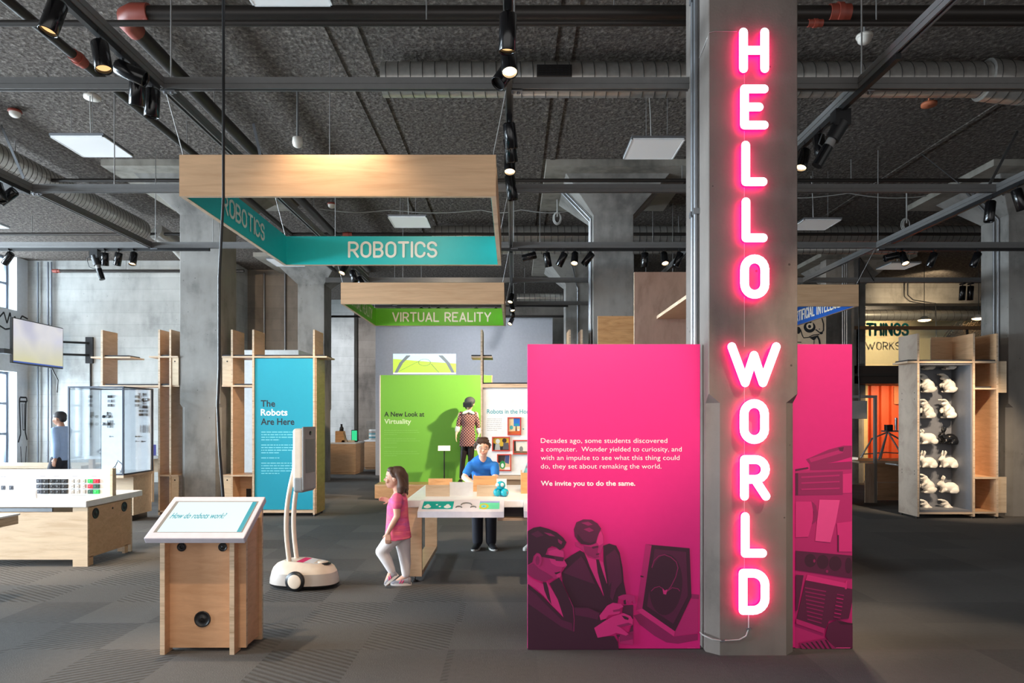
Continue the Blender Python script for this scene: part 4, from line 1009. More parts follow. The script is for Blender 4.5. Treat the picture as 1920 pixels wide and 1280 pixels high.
ringsolid([outline(.302, .346, .212, .045), outline(.3, .342, .21, .09), outline(.285, .325, .2, .15)], 'lower_shell', M_robl, rt)
ringsolid([outline(.286, .326, .201, .149), outline(.268, .3, .19, .19), outline(.235, .25, .165, .225), [(x, y, .25-.09*max(0, x)) for x, y, z in outline(.17, .18, .12, .25)]], 'upper_shell', M_rob, rt)
for s in (-1, 1):
    wq = MB().lathe((.02, s*.188, .09), [(.045, -.03), (.09, -.03), (.092, -.02), (.092, .018), (.088, .024), (.07, .026)], 30, axis='y').build('wheel', M_black, rt, local=True)
    MB().lathe((.02, s*.203, .09), [(.0, s*.02), (.052, s*.02), (.064, s*.016), (.073, s*.008), (.074, -.02*s)], 30, axis='y').build('hub_cap', M_rob, wq, local=True)
MB().add([Vector(q) for q in ((-.02, -.1, .252), (.05, -.1, .2455), (.05, .1, .2455), (-.02, .1, .252))], [(0, 1, 2, 3)]).build('pink_label', paint('robot_pink_label', (232, 40, 110), .5), rt, local=True)
MB().add([Vector(q) for q in ((.05, -.1, .2465), (.19, -.09, .232), (.19, .09, .232), (.05, .1, .2465))], [(0, 1, 2, 3)]).build('white_label', M_white, rt, local=True)
MB().ell((.235, -.01, .222), (.05, .06, .012)).build('charging_socket', M_black, rt, local=True)
MB().ell((.2, .0, .236), (.05, .05, .01)).build('socket_lid', M_rob, rt, local=True)
for s in (-1, 1):
    pts = [(-.1+.0*s, s*.075, .235), (-.135, s*.075, .5), (-.13, s*.072, .75), (-.09, s*.068, .98), (-.03, s*.062, 1.2)]
    m = MB(); vs = []
    dense = []
    for i in range(len(pts)-1):
        for q in range(5): dense.append(Vector(pts[i]).lerp(Vector(pts[i+1]), q/5))
    dense.append(Vector(pts[-1]))
    for _ in range(6): dense = [dense[0]]+[(dense[i-1]+dense[i]*2+dense[i+1])/4 for i in range(1, len(dense)-1)]+[dense[-1]]
    m.tube(dense, .022, 14); m.build('post', M_rob, rt, local=True)
hb = MB().box(-.05, .06, -.125, .125, .93, 1.5)
hd = bevel(hb.build('head_housing', M_rob, rt, local=True), .03, 4)
bevel(MB().box(-.04, .068, -.13, .13, .9, 1.05).build('chin', M_grey, rt, local=True), .025, 3)
bevel(MB().box(.05, .072, -.128, .128, .92, 1.515).build('head_bezel', M_grey, rt, local=True), .008, 3)
MB().box(.07, .075, -.095, .095, 1.08, 1.4).build('screen', paint('robot_dark_screen', (96, 104, 104), .12, .0), rt, local=True)
MB().lathe((.072, 0, 1.455), [(.0, .008), (.018, .008), (.02, 0)], 18, axis='x').build('camera_eye', M_blackg, rt, local=True)
bevel(MB().box(-.085, -.045, -.06, .06, 1.02, 1.3).build('rear_pod', M_offw, rt, local=True), .015, 3)

# ------------------------------------------------------------------ left worktable
t = thing('worktable', 'low birch worktable with thick white top and black cable ports', 'table', (-5.6, 7.8, 0))
x0, x1, y0, y1, zt = -7.4, -4.575, 7.34, 8.2, .64
bevel(MB().box(x0-.02, x1+.005, y0-.03, y1+.22, zt, zt+.07).build('tabletop', M_white, t), .008, 3)
MB().board(x0, x1-.16, y0, y0+.03, .075, zt-.055).build('front_panel', [M_woodp, M_edge], t)
MB().board(x1-.03, x1, y0+.03, y1-.03, .09, zt-.01).build('end_panel', [M_woodh, M_edge], t)
MB().board(x0, x1-.16, y1-.03, y1, .08, zt).build('back_panel', [M_woodp, M_edge], t)
for lx, ly in ((x1-.16, y0), (x1-.16, y1-.03), (x0+.1, y0), (x0+.1, y1-.03)): MB().board(lx, x1 if lx > -6 else lx+.13, ly, ly+.03, 0, zt if lx > -6 else .07).build('leg', [M_woodp, M_edge], t)
for ly in (y0+.03, y1-.16): MB().board(x1-.03, x1, ly, ly+.07, .005, .1).build('leg', [M_woodh, M_edge], t)
MB().box(x0+.1, -4.96, y0+.006, y0+.026, zt-.05, zt-.012).build('drawer_rail', M_steel, t)
for y, z in ((y0+.14, .555), (y1-.17, .555)):
    MB().lathe((x1+.001, y, z), [(0, .003), (.018, .003), (.02, .0015), (.045, .002), (.052, .006), (.058, .004), (.058, -.002)], 28, axis='x').build('cable_port', M_black, t)
MB().lathe((x1+.001, 7.8, .57), [(0, .002), (.012, .002), (.012, -.002)], 12, axis='x').build('bolt', M_pipe, t)
# camera-parts display board on it
t = thing('display_board', 'upright white board with rows of black, red and green camera parts', 'display board', (-5.6, 7.8, zt+.07))
bx0, bx1, by = -7.1, P(212, 930, 7.8).x, 7.8; zb = zt+.0702
bevel(MB().box(bx0, bx1-.03, by, by+.05, zb, zb+.3).build('board', M_white, t), .004)
MB().board(bx1-.03, bx1, by-.01, by+.06, zb, zb+.31).build('end_upright', [M_woodp, M_edge], t)
cols = {'black': M_black, 'slate': paint('slate_plastic', (62, 68, 80), .4), 'white': paint('pale_part_grey', (196, 194, 192), .4), 'green': paint('bright_green_plastic', (34, 190, 84), .35), 'red': paint('red_plastic', (206, 40, 62), .35), 'dgreen': paint('deep_green_plastic', (38, 78, 66), .4)}
def sample(px, py, wpx, hpx, c, dp=.03):
    a, b_ = P(px, py, by), P(px+wpx, py+hpx, by)
    o = bevel(MB().box(a.x, b_.x, by-dp, by+.002, b_.z, a.z).lathe(((a.x+b_.x)/2, by-dp, (a.z+b_.z)/2), [(0, -.004), (.012, -.004), (.014, .002)], 14, axis='y').build('sample_block', cols[c], t), .003)
for r, y in enumerate((897.5, 907.5, 917.5)):
    for x, wq, c in ((71, 10.5, 'slate'), (83, 10.5, 'black'), (96.5, 9.5, 'black'), (107, 10, 'black'), (118.5, 9.5, 'black')): sample(x, y, wq, 7.5, c)
    for x, wq in ((133.5, 7.5), (143.5, 7), (154.5, 7.5)): sample(x, y, wq, 7, 'white')
    for x, c in ((167, ('green', 'red', 'dgreen')[r]), (177.5, ('red', 'dgreen', 'green')[r])): sample(x, y, 10, 7.5, c)
M_faint = paint('faint_grey_print', (150, 152, 156), .6, var=0)
m = MB()
for x in (75, 100, 135, 171):
    a = P(x, 893, by); m.poly([a+Vector((0, -.002, 0)), a+Vector((.065, -.002, 0)), a+Vector((.065, -.002, .008)), a+Vector((0, -.002, .008))])
m2 = small_print(front(by, .002), P(2, 893, by).x, P(2, 893, by).z, .11, 1, .02, .008, 3)
m3 = small_print(front(by, .002), P(2, 899, by).x, P(2, 899, by).z, .28, 2, .025, .003, 4)
merge(m, m2, m3).build('captions', M_faint, t)
for x in (2, 17): sample(x, 910, 8.5, 8, 'slate', .004)
t = thing('small_stand', 'little clear stand leaning before the white display board', 'stand', P(58, 935, 7.5))
a = P(48, 935, 7.55); m = MB().obox((a.x+.06, 7.55, a.z+.05), (.06, 0, 0), (0, .012, .006), (0, -.004, .045)); m.build('front_plate', M_white, t)
# wooden corner of the nearest table
t = thing('side_table', 'corner of a plywood table with white top, cut off at left', 'table', (-5.0, 6.2, 0))
MB().board(-5.6, -4.58, 5.75, 6.32, .62, .70).build('apron', [M_woodo, M_edge], t)
MB().box(-5.6, -4.57, 5.74, 6.33, .70, .715).build('tabletop', M_white, t)
for yy in (5.8, 6.2): MB().board(-5.58, -5.5, yy, yy+.08, 0, .62).build('leg', [M_woodo, M_edge], t)

# ------------------------------------------------------------------ plywood shelving along the columns
SH = 11.07
M_hole = M_blackg
def boards(t, name, items, mats=None):
    for it in items: MB().board(*it).build(name, mats or [M_wood, M_edge], t)
def mats_on(t, items):
    for x0_, x1_, y0_, y1_, z in items: MB().box(x0_, x1_, y0_, y1_, z, z+.022).build('shelf_mat', M_mat, t)
t = thing('shelving_unit', 'open plywood shelving left of the big concrete column', 'shelving', (-6.1, SH+.24, 0), group='plywood shelving units')
boards(t, 'upright', [(-6.72, -6.69, SH+.06, SH+.48, 2.1, 3.03), (-5.755, -5.725, SH, SH+.48, .02, 3.03), (-5.575, -5.545, SH, SH+.48, .02, 3.03)])
boards(t, 'shelf', [(-6.9, -6.25, SH+.08, SH+.5, 2.575, 2.6), (-5.9, -5.43, SH-.01, SH+.49, 2.575, 2.6), (-6.72, -5.43, SH+.03, SH+.48, 2.105, 2.13), (-5.755, -5.43, SH-.005, SH+.48, .65, .675), (-5.755, -5.43, SH, SH+.48, .07, .095)])
mats_on(t, [(-6.68, -6.3, SH+.1, SH+.46, 2.601), (-5.72, -5.58, SH+.02, SH+.46, 2.601), (-6.65, -5.77, SH+.06, SH+.45, 2.131), (-5.72, -5.58, SH+.02, SH+.46, 2.131)])
for z0_, z1_ in ((2.13, 2.575), (.095, .65)):
    p = MB().board(-5.545, -5.43, SH+.01, SH+.035, z0_, z1_).build('box_front', [M_woodp, M_edge], t)
    MB().lathe((-5.49, SH+.009, z1_-.06), [(0, -.001), (.012, -.001), (.012, .002)], 12, axis='y').build('hole', M_hole, p)
t = thing('shelving_unit', 'plywood shelving holding the blue panel right of the concrete column', 'shelving', (-3.9, SH+.24, 0), group='plywood shelving units')
boards(t, 'upright', [(-4.575, -4.545, SH, SH+.48, .03, 3.03), (-4.23, -4.2, SH, SH+.48, .03, 3.03), (-3.245, -3.215, SH, SH+.5, .03, 3.03)])
MB().board(-3.214, -3.19, SH+.02, SH+.5, .05, 2.57).build('end_cladding', [wood('olive_side_plywood', (172, 152, 100), (158, 138, 86), (1, 1, 5)), M_edge], t)
boards(t, 'shelf', [(-4.72, -3.02, SH-.01, SH+.49, 2.575, 2.6), (-4.72, -4.23, SH-.005, SH+.48, 2.105, 2.13), (-4.72, -4.23, SH-.005, SH+.48, .65, .675), (-4.23, -3.245, SH, SH+.48, .06, .1), (-4.575, -4.23, SH, SH+.48, .07, .095)])
mats_on(t, [(-4.72, -4.58, SH+.02, SH+.46, 2.601), (-4.54, -4.24, SH+.02, SH+.46, 2.601), (-4.19, -3.25, SH+.02, SH+.46, 2.601), (-4.53, -4.24, SH+.02, SH+.46, 2.131), (-3.2, -3.06, SH+.02, SH+.46, 2.601)])
for z0_, z1_ in ((2.13, 2.575), (.095, .65)):
    p = MB().board(-4.72, -4.575, SH+.01, SH+.035, z0_, z1_).build('box_front', [M_woodp, M_edge], t)
    MB().lathe((-4.64, SH+.009, z1_-.06), [(0, -.001), (.012, -.001), (.012, .002)], 12, axis='y').build('hole', M_hole, p)
MB().board(-4.545, -4.23, SH+.3, SH+.32, .095, .65).build('lower_back', [M_wood, M_edge], t)
MB().box(-4.44, -4.36, SH+.29, SH+.301, .28, .42).build('socket_cutout', M_black, t)
for x in (-4.2, -3.23):
    for yy in (SH+.04, SH+.44): MB().cyl((x, yy, 0), (x, yy, .05), .022, .012, 12).build('levelling_foot', M_pipe, t)
bp = thing('text_panel', 'blue wall panel reading The Robots Are Here', 'panel', (-3.72, SH, .1))
M_bluepan = paint('blue_text_panel', (12, 148, 174), .5, var=.01)
MB().box(-4.195, -3.25, SH+.02, SH+.05, .11, 2.565).build('board', M_bluepan, bp)
fb = front(SH+.02)
for s, a, b_, yb, mt in (('The', 489, 516, 762, M_ink), ('Robots', 489, 539, 778.5, M_whitetx), ('Are Here', 489, 552, 796, M_ink)):
    text_mesh(s, fb, P(a, yb, SH+.02).x, P(a, yb, SH+.02).z, (b_-a)*(SH+.02)/F, 12.5*SH/F, .02).build('heading_line', mt, bp)
small_print(fb, P(489, 808, SH).x, P(489, 809, SH).z, .74, 14, .042, .014, 5, .4, (4, 8, 9)).build('body_text', paint('pale_blue_print', (120, 206, 222), .6, var=0), bp)
wb = tag(MB().box(-5.6, -4.15, 13.2, 14.07, 0, 2.91).build('white_cabinet', M_white), 'tall plain white cabinet standing behind the blue panel', 'cabinet')
# robots-in-the-home panel with its shelving
t = thing('shelving_unit', 'plywood shelving framing the white Robots in the Home panel', 'shelving', (.3, SH+.24, 0), group='plywood shelving units')
boards(t, 'upright', [(-.525, -.495, SH, SH+.48, .02, 3.03), (.905, .935, SH, SH+.48, .02, 3.03), (1.1, 1.13, SH, SH+.48, .02, 3.03)])
boards(t, 'shelf', [(-.68, -.34, SH+.02, SH+.46, 2.575, 2.6), (-.495, 1.25, SH-.005, SH+.48, 2.09, 2.15), (-.495, 1.1, SH, SH+.48, .6, .66), (-.495, 1.1, SH, SH+.48, .06, .1)])
MB().board(-.495, .905, SH+.1, SH+.12, .1, .6).build('lower_back', [M_wood, M_edge], t)
mats_on(t, [(-.49, .88, SH+.02, SH+.44, 2.151), (-.68, -.53, SH+.04, SH+.44, 2.601), (-.49, -.35, SH+.04, SH+.44, 2.601)])
wp_ = thing('text_panel', 'white panel titled Robots in the Home behind the boy', 'panel', (.2, SH, .66))
MB().box(-.49, .9, SH+.03, SH+.06, .67, 2.085).build('board', M_white, wp_)
fw = front(SH+.03)
text_mesh('Robots in the Home', fw, P(913, 775, SH).x, P(913, 775, SH).z, .755, 8.4*SH/F, .012).build('heading_line', M_tealtx, wp_)
small_print(fw, P(913, 784, SH).x, P(913, 784.5, SH).z, .27, 7, .031, .01, 8).build('body_text', paint('pale_grey_print', (196, 194, 194), .6, var=0), wp_)
M_redf = paint('red_picture_frame', (196, 66, 52), .4)
def picture(label, x0_, x1_, y0_, y1_, shapes):
    a, b_ = P(x0_, y1_, SH+.03), P(x1_, y0_, SH+.03); q = thing('framed_photo', label, 'picture', ((a.x+b_.x)/2, SH+.02, a.z), group='red-framed photos')
    f = .018; m = MB().box(a.x, b_.x, SH+.005, SH+.03, a.z, a.z+f).box(a.x, b_.x, SH+.005, SH+.03, b_.z-f, b_.z).box(a.x, a.x+f, SH+.005, SH+.03, a.z+f, b_.z-f).box(b_.x-f, b_.x, SH+.005, SH+.03, a.z+f, b_.z-f); m.build('frame', M_redf, q)
    W, H = b_.x-a.x-2*f, b_.z-a.z-2*f; mats = []; m = MB()
    for i, (rgb, pts) in enumerate(shapes):
        mt = paint('photo_%d_%d_%d' % rgb, rgb, .4, var=.05)
        if mt not in mats: mats.append(mt)
        m.poly([Vector((a.x+f+u*W, SH+.022-.0006*i, a.z+f+v*H)) for u, v in pts], mats.index(mt))
    m.build('print', mats, q)
full = [(0, 0), (1, 0), (1, 1), (0, 1)]
ev = lambda cx, cy, rx, ry, n=16: [(min(1, max(0, cx+rx*cos(2*pi*i/n))), min(1, max(0, cy+ry*sin(2*pi*i/n)))) for i in range(n)]
picture('red-framed photo of blue screen and globe, uppermost', 951.5, 977, 782, 815.5, [((236, 206, 160), full), ((40, 110, 200), [(.45, .5), (1, .5), (1, 1), (.45, 1)]), ((30, 150, 170), ev(.7, .6, .22, .08)), ((196, 96, 48), [(0, 0), (1, 0), (1, .22), (0, .16)]), ((80, 170, 170), ev(.25, .42, .15, .13)), ((70, 50, 60), [(.6, .2), (.72, .2), (.7, .5), (.62, .5)]), ((236, 230, 226), [(.78, .2), (.98, .2), (.95, .3), (.8, .3)])])
picture('red-framed photo of two figures on yellow, beside the boy', 922.5, 956, 818.5, 845.5, [((210, 170, 50), full), ((40, 36, 36), [(0, 0), (1, 0), (1, .4), (.5, .3), (0, .6)]), ((210, 210, 206), ev(.3, .72, .14, .2)), ((176, 176, 172), [(.1, 0), (.45, 0), (.42, .5), (.16, .5)]), ((60, 44, 40), ev(.72, .78, .14, .18)), ((90, 86, 92), [(.62, .05), (1, .05), (.98, .6), (.66, .6)])])
picture('red-framed pale photo partly hidden by the striped sweater', 961.5, 992, 824.5, 851.5, [((226, 222, 210), full), ((120, 96, 70), [(0, 0), (1, 0), (1, .16), (0, .2)]), ((60, 60, 56), [(0, .2), (.16, .2), (.12, 1), (0, 1)]), ((130, 130, 126), ev(.52, .34, .13, .24))])
picture('red-framed photo with a green toy, lowest of the four', 932, 958.5, 851, 882.5, [((226, 190, 150), full), ((60, 50, 50), [(0, .5), (.5, .4), (.6, 1), (0, 1)]), ((70, 84, 130), [(.55, .5), (.9, .4), (.95, 1), (.6, 1)]), ((40, 150, 80), ev(.36, .34, .24, .28)), ((230, 236, 226), ev(.36, .3, .13, .15)), ((232, 226, 222), [(.5, 0), (1, 0), (1, .2), (.6, .18)])])
m = MB()
for x, y in ((980, 804), (919, 834)):
    q = P(x, y, SH+.03); m.box(q.x, q.x+.022, SH+.024, SH+.03, q.z-.008, q.z+.008)
m.build('picture_caption', M_tealtx, wp_)
# tall plywood panels rising behind the magenta panel
t = thing('shelving_unit', 'tall plywood partition with a side shelf, touching the lit column', 'shelving', (1.8, 6.8, 0), group='plywood shelving units')
MB().board(1.19, 2.6, 6.7, 6.73, .02, 3.03).build('wide_panel', [wood('rosy_plywood', (176, 146, 128), (158, 128, 110), (3, 3, 1)), M_edge], t)
MB().board(1.41, 2.25, 5.55, 6.7, 2.57, 2.6).build('shelf', [M_wood, M_edge], t)
MB().board(1.19, 2.0, 9.6, 9.63, .02, 3.03).build('rear_panel', [M_woodo, M_edge], t)
MB().board(1.975, 2.0, 6.73, 9.6, .02, .6).build('low_board', [M_wood, M_edge], t)

# ------------------------------------------------------------------ glass display case
t = thing('display_case', 'glass display case with dark frame and pinned tools inside', 'display case', (-6.24, 10.65, 0))
cx0, cx1, cy0, cy1, z0, z1 = -6.655, -5.82, 10.2, 11.05, .74, 2.07
M_cf = paint('dark_case_frame', (64, 70, 82), .35, .3)
f = .022
for x, y in ((cx0, cy0), (cx1-f, cy0), (cx0, cy1-f), (cx1-f, cy1-f)): MB().box(x, x+f, y, y+f, z0, z1).build('corner_post', M_cf, t)
for z in (z0, z1-f):
    m = MB().box(cx0+f, cx1-f, cy0, cy0+f, z, z+f).box(cx0+f, cx1-f, cy1-f, cy1, z, z+f).box(cx0, cx0+f, cy0+f, cy1-f, z, z+f).box(cx1-f, cx1, cy0+f, cy1-f, z, z+f)
    m.build('frame_ring', M_cf, t)
MB().box(cx0+f, cx1-f, cy0+.008, cy0+.014, z0+f, z1-f).build('front_glass', M_glass, t)
MB().box(cx1-.014, cx1-.008, cy0+f, cy1-f, z0+f, z1-f).build('side_glass', M_glass, t)
MB().box(cx0+.008, cx0+.014, cy0+f, cy1-f, z0+f, z1-f).build('side_glass', M_glass, t)
M_bb = paint('white_back_board', (240, 240, 242), .5)
MB().box(cx0+f, cx1-f, cy1-.05, cy1-.03, z0+f, z1-f).build('back_board', M_bb, t)
MB().box(cx0+f, cx1-f, cy0+f, cy1-f, z0+.001, z0+.02).build('case_floor', M_white, t)
MB().board(cx0, cx1, cy0, cy1, z0-.04, z0).build('case_shelf', [M_woodp, M_edge], t)
MB().board(cx0+.04, cx1-.02, cy0+.3, cy0+.325, .1, z0-.04).build('base_front', [M_woodp, M_edge], t)
MB().board(cx1-.045, cx1-.02, cy0+.325, cy1-.02, .1, z0-.04).build('base_side', [M_woodp, M_edge], t)
MB().box(cx0+.1, cx1-.08, cy0+.36, cy1-.04, 0, .1).build('plinth', M_black, t)
MB().cyl((cx1-.2, cy0+.06, .0), (cx1-.2, cy0+.06, z0-.04), .03, n=12).build('leg', M_woodp, t)
rr = random.Random(11); yb = cy1-.05
TOOLM = [M_black, M_grey, M_steel]
def tool(name, label, x, z, kind, mt):
    q = MB()
    if kind == 0: q.box(x-.03, x+.03, yb-.012, yb+.001, z-.004, z+.004).box(x-.03, x-.018, yb-.014, yb+.001, z-.012, z+.012)
    elif kind == 1: q.box(x-.028, x+.028, yb-.03, yb+.001, z-.02, z+.02).box(x-.02, x-.005, yb-.034, yb, z-.012, z+.012)
    elif kind == 2: q.cyl((x, yb-.008, z-.06), (x, yb-.008, z+.06), .004, n=6)
    elif kind == 3:
        for a in (-1, 1): q.obox((x, yb-.005, z), (.012*a, 0, .05), (0, .004, 0), (.003, 0, -.001*a))
    else: q.lathe((x, yb, z), [(0, -.03), (.02, -.03), (.024, -.02), (.024, .001)], 14, axis='y')
    o = q.build(name, mt); return tag(o, label, 'tool', 'tools pinned in the display case')
names = {0: 'file_tool', 1: 'small_motor', 2: 'metal_rod', 3: 'pair_of_tweezers', 4: 'round_sensor'}
spots = []
for i in range(3):
    for j in range(2): spots.append((-6.12+.07*j, 1.94-.07*i, 1))
for i in range(4): spots.append((-6.14, 1.68-.016*i, 0))
for i in range(4): spots.append((-6.16+.025*i, 1.5, 2))
for j in range(3): spots.append((-6.1+.05*j, 1.3, 0))
for i in range(3):
    for j in range(2): spots.append((-5.985+.07*j, 1.77-.06*i, 1))
spots += [(-6.02, 1.95, 3)]+[(-5.93, 1.985-.016*i, 0) for i in range(3)]+[(-5.95+.035*j, 1.89, 4) for j in range(3)]
for i in range(3): spots.append((-5.93, 1.86-.0*i-.03*i, 0))
for i in range(2):
    for j in range(2): spots.append((-6.22+.08*j, 1.62-.12*i, 4))
spots += [(-6.0+.028*i, 1.42, 2) for i in range(6)]+[(-6.08, 1.5, 0), (-6.05, 1.22, 0), (-5.95, 1.22, 0)]
RN = {1: 'square motor', 0: 'flat file', 2: 'thin rod', 3: 'crossed tweezers', 4: 'round sensor'}
for i, (x, z, kd) in enumerate(spots):
    col_ = 'left' if x < -6.07 else 'right'; x -= .37 if x < -6.07 else 0; lev = 'upper' if z > 1.8 else ('middle' if z > 1.45 else 'lower')
    tool(names[kd], 'small dark %s pinned to the white board, %s %s part of the case' % (RN[kd], lev, col_), x, z, kd, TOOLM[i % 3])
a = thing('jointed_arm', 'small silver jointed robot arm standing on the glass case floor', 'robot arm', (-6.02, 10.5, z0+.02))
MB().cyl((-6.02, 10.5, z0+.02), (-6.02, 10.5, z0+.05), .04, n=14).build('base', M_steel, a)
MB().tube([(-6.02, 10.5, z0+.05), (-6.0, 10.5, z0+.14), (-6.08, 10.5, z0+.2), (-6.12, 10.5, z0+.12)], .012, 8).build('linkage', M_steel, a)
MB().ell((-6.0, 10.5, z0+.14), (.02, .02, .02)).build('joint', M_black, a)
for s in (-1, 1): MB().cyl((-6.12, 10.5, z0+.12), (-6.14+s*.02, 10.5, z0+.08), .006, n=6).build('gripper_finger', M_black, a)

# ------------------------------------------------------------------ television on its wall arm
a, b_ = Vector((-10.63, 14.5, 0)), Vector((-10.74, 16.3, 0)); u = (b_-a).normalized(); n_ = Vector((u.y, -u.x, 0))
zb, zt2 = 2.76, 3.74
t = thing('television', 'large flat television on a black swing arm near the window', 'television', ((a+b_)/2).to_tuple()[:2]+(zb,))
fnT = lambda x, z, l: a+u*x+Vector((0, 0, z))+n_*l
W = (b_-a).length
m = MB().obox(fnT(W/2, (zb+zt2)/2, -.03), u*W/2, n_*.03, Vector((0, 0, (zt2-zb)/2))); bevel(m.build('housing', M_black, t), .006)
def tq(x0_, x1_, z0_, z1_, l): return [fnT(x0_, z0_, l), fnT(x1_, z0_, l), fnT(x1_, z1_, l), fnT(x0_, z1_, l)]
m_, nt, bs = nodes('tv_picture'); tc = coords(nt)
n1 = nn(nt, 'ShaderNodeTexNoise', i_Vector=tc, i_Scale=1.1, i_Detail=1.0); sp = nn(nt, 'ShaderNodeSeparateXYZ'); nt.links.new(tc, sp.inputs[0])
c1 = ramp(nt, n1.outputs['Fac'], [(.36, srgb(206, 206, 224)), (.5, srgb(236, 234, 238)), (.62, srgb(226, 226, 240))])
yl = math_(nt, 'MULTIPLY', math_(nt, 'SUBTRACT', .62, sp.outputs[2]), math_(nt, 'ADD', n1.outputs['Fac'], .35)); yl = math_(nt, 'MAXIMUM', math_(nt, 'MINIMUM', math_(nt, 'MULTIPLY', yl, 1.9), 1.0), 0.0)
c1 = mix(nt, yl, c1, srgb(226, 222, 176)); nt.links.new(c1, bs.inputs['Emission Color']); bs.inputs['Emission Strength'].default_value = .82; bs.inputs['Base Color'].default_value = (.05, .05, .05, 1)
MB().poly(tq(.02, W-.02, zb+.03, zt2-.02, .0015)).build('screen', m_, t)
H = zt2-zb
MB().poly(tq(.02, W-.02, zb+.03, zb+.06, .003)).build('task_strip', glow('tv_blue', (60, 96, 190), .7), t)
ar = MB(); pm = Vector((-10.5, 16.95, 0))
for z in (3.12, 3.42): ar.tube([fnT(W*.72, z, -.07), fnT(W*.98, z, -.3), (pm.x, pm.y-.03, z+.03)], .028, 8)
ar.build('swing_arm', M_black, t)
MB().box(pm.x-.09, pm.x+.09, pm.y-.05, pm.y, 2.95, 3.6).build('wall_bracket', M_black, t)
MB().obox(fnT(W*.7, 3.25, -.08), u*.12, n_*.03, Vector((0, 0, .25))).build('mount_plate', M_black, t)
MB().tube([fnT(W*.8, 2.8, -.07), fnT(W*.98, 2.5, -.1), fnT(W*.96, 2.2, -.1)], .014, 8).build('lead', M_black, t)
MB().tube([(pm.x+.02, pm.y-.02, 3.0), (pm.x+.02, pm.y-.02, .3)], .02, 8).build('power_lead', M_black, t)
MB().obox(fnT(-.12, 3.0, -.05), u*.14, n_*.05, Vector((0, 0, .05))).build('side_camera', M_black, t)
for i, (x, lb) in enumerate(((-11.75, 'left steel conduit beside the window corner'), (-11.5, 'right pair of steel conduits beside the window corner'))):
    m = MB().cyl((x, 16.88, .0), (x, 16.88, 5.45), .02, n=10)
    if i: m.cyl((x+.08, 16.88, .0), (x+.08, 16.88, 5.45), .02, n=10)
    tag(m.build('conduit', paint('wall_conduit_grey', (120, 126, 136), .5, .4)), lb, 'conduit', 'conduits in the window corner')
# black line drawings on the pale wall by the windows
gm = MB()
fg = lambda y, z: Vector((-12.046, y, z))
def draw(pts, wd=.02):
    for (y0_, z0_), (y1_, z1_) in zip(pts, pts[1:]):
        d = Vector((0, y1_-y0_, z1_-z0_)); L = d.length or 1; nv = Vector((0, -d.z, d.y))/L*wd
        gm.poly([fg(y0_, z0_)-nv, fg(y1_, z1_)-nv, fg(y1_, z1_)+nv, fg(y0_, z0_)+nv])
draw([(16.0, 3.95), (16.15, 4.1), (16.25, 3.85), (16.35, 4.12), (16.42, 3.8), (16.5, 4.05), (16.62, 3.9), (16.75, 4.1), (16.95, 4.05)]); draw([(15.9, 3.8), (16.2, 3.7), (16.4, 3.75), (16.5, 4.0)])
tag(gm.build('wall_drawing', M_ink), 'black zigzag line drawing on the pale wall between the windows', 'wall drawing'); gm = MB()
draw([(16.66, 2.0), (16.68, 2.1), (16.9, 2.1), (16.92, 2.0), (16.66, 2.0), (16.7, 1.2), (16.62, 1.0)]); draw([(16.88, 2.0), (16.86, 1.25), (16.92, 1.05)]); draw([(16.75, 1.95), (16.78, 1.3), (16.84, 1.3), (16.82, 1.95)], .01); draw([(16.7, .9), (16.74, .4)], .01); draw([(16.9, .9), (16.86, .4)], .01)
tag(gm.build('wall_drawing', M_ink), 'black drawn bracket shape on the pale wall beside the lower window', 'wall drawing')
# benches behind, by the window
for lb, x0_, x1_, y0_, y1_, h in (('long wooden bench top by the window at far left', -11.6, -8.35, 13.2, 14.2, .62), ('wooden bench behind the glass display case', -8.1, -6.8, 12.9, 13.6, .82)):
    t = thing('workbench', lb, 'bench', ((x0_+x1_)/2, (y0_+y1_)/2, 0), group='benches by the window')
    MB().box(x0_, x1_, y0_, y1_, h, h+.05).build('bench_top', M_white if h > .7 else M_woodp, t)
    for x in (x0_+.05, x1_-.13):
        for y in (y0_+.05, y1_-.13): MB().box(x, x+.08, y, y+.08, 0, h).build('leg', M_wood, t)
    MB().board(x0_, x1_, y1_-.03, y1_, h-.3, h).build('apron', [M_woodp, M_edge], t)
t = thing('desk_device', 'dark angled device lying on the bench behind the glass case', 'device', (-7.55, 13.2, .87))
MB().prism([(-7.85, 13.0, .872), (-7.25, 13.0, .872), (-7.35, 13.0, 1.0), (-7.6, 13.0, 1.12)], (0, .3, 0)).build('casing', M_grey, t)
MB().tube([(-7.85, 13.05, .9), (-7.95, 13.05, .95), (-7.6, 13.05, 1.2)], .02, 8).build('handle', M_black, t)
tag(bevel(MB().box(-7.2, -6.95, 13.0, 13.3, .871, 1.08).build('blue_monitor', paint('violet_blue_screen', (96, 100, 190), .3)), .01), 'small violet-blue box on the bench behind the case', 'monitor')
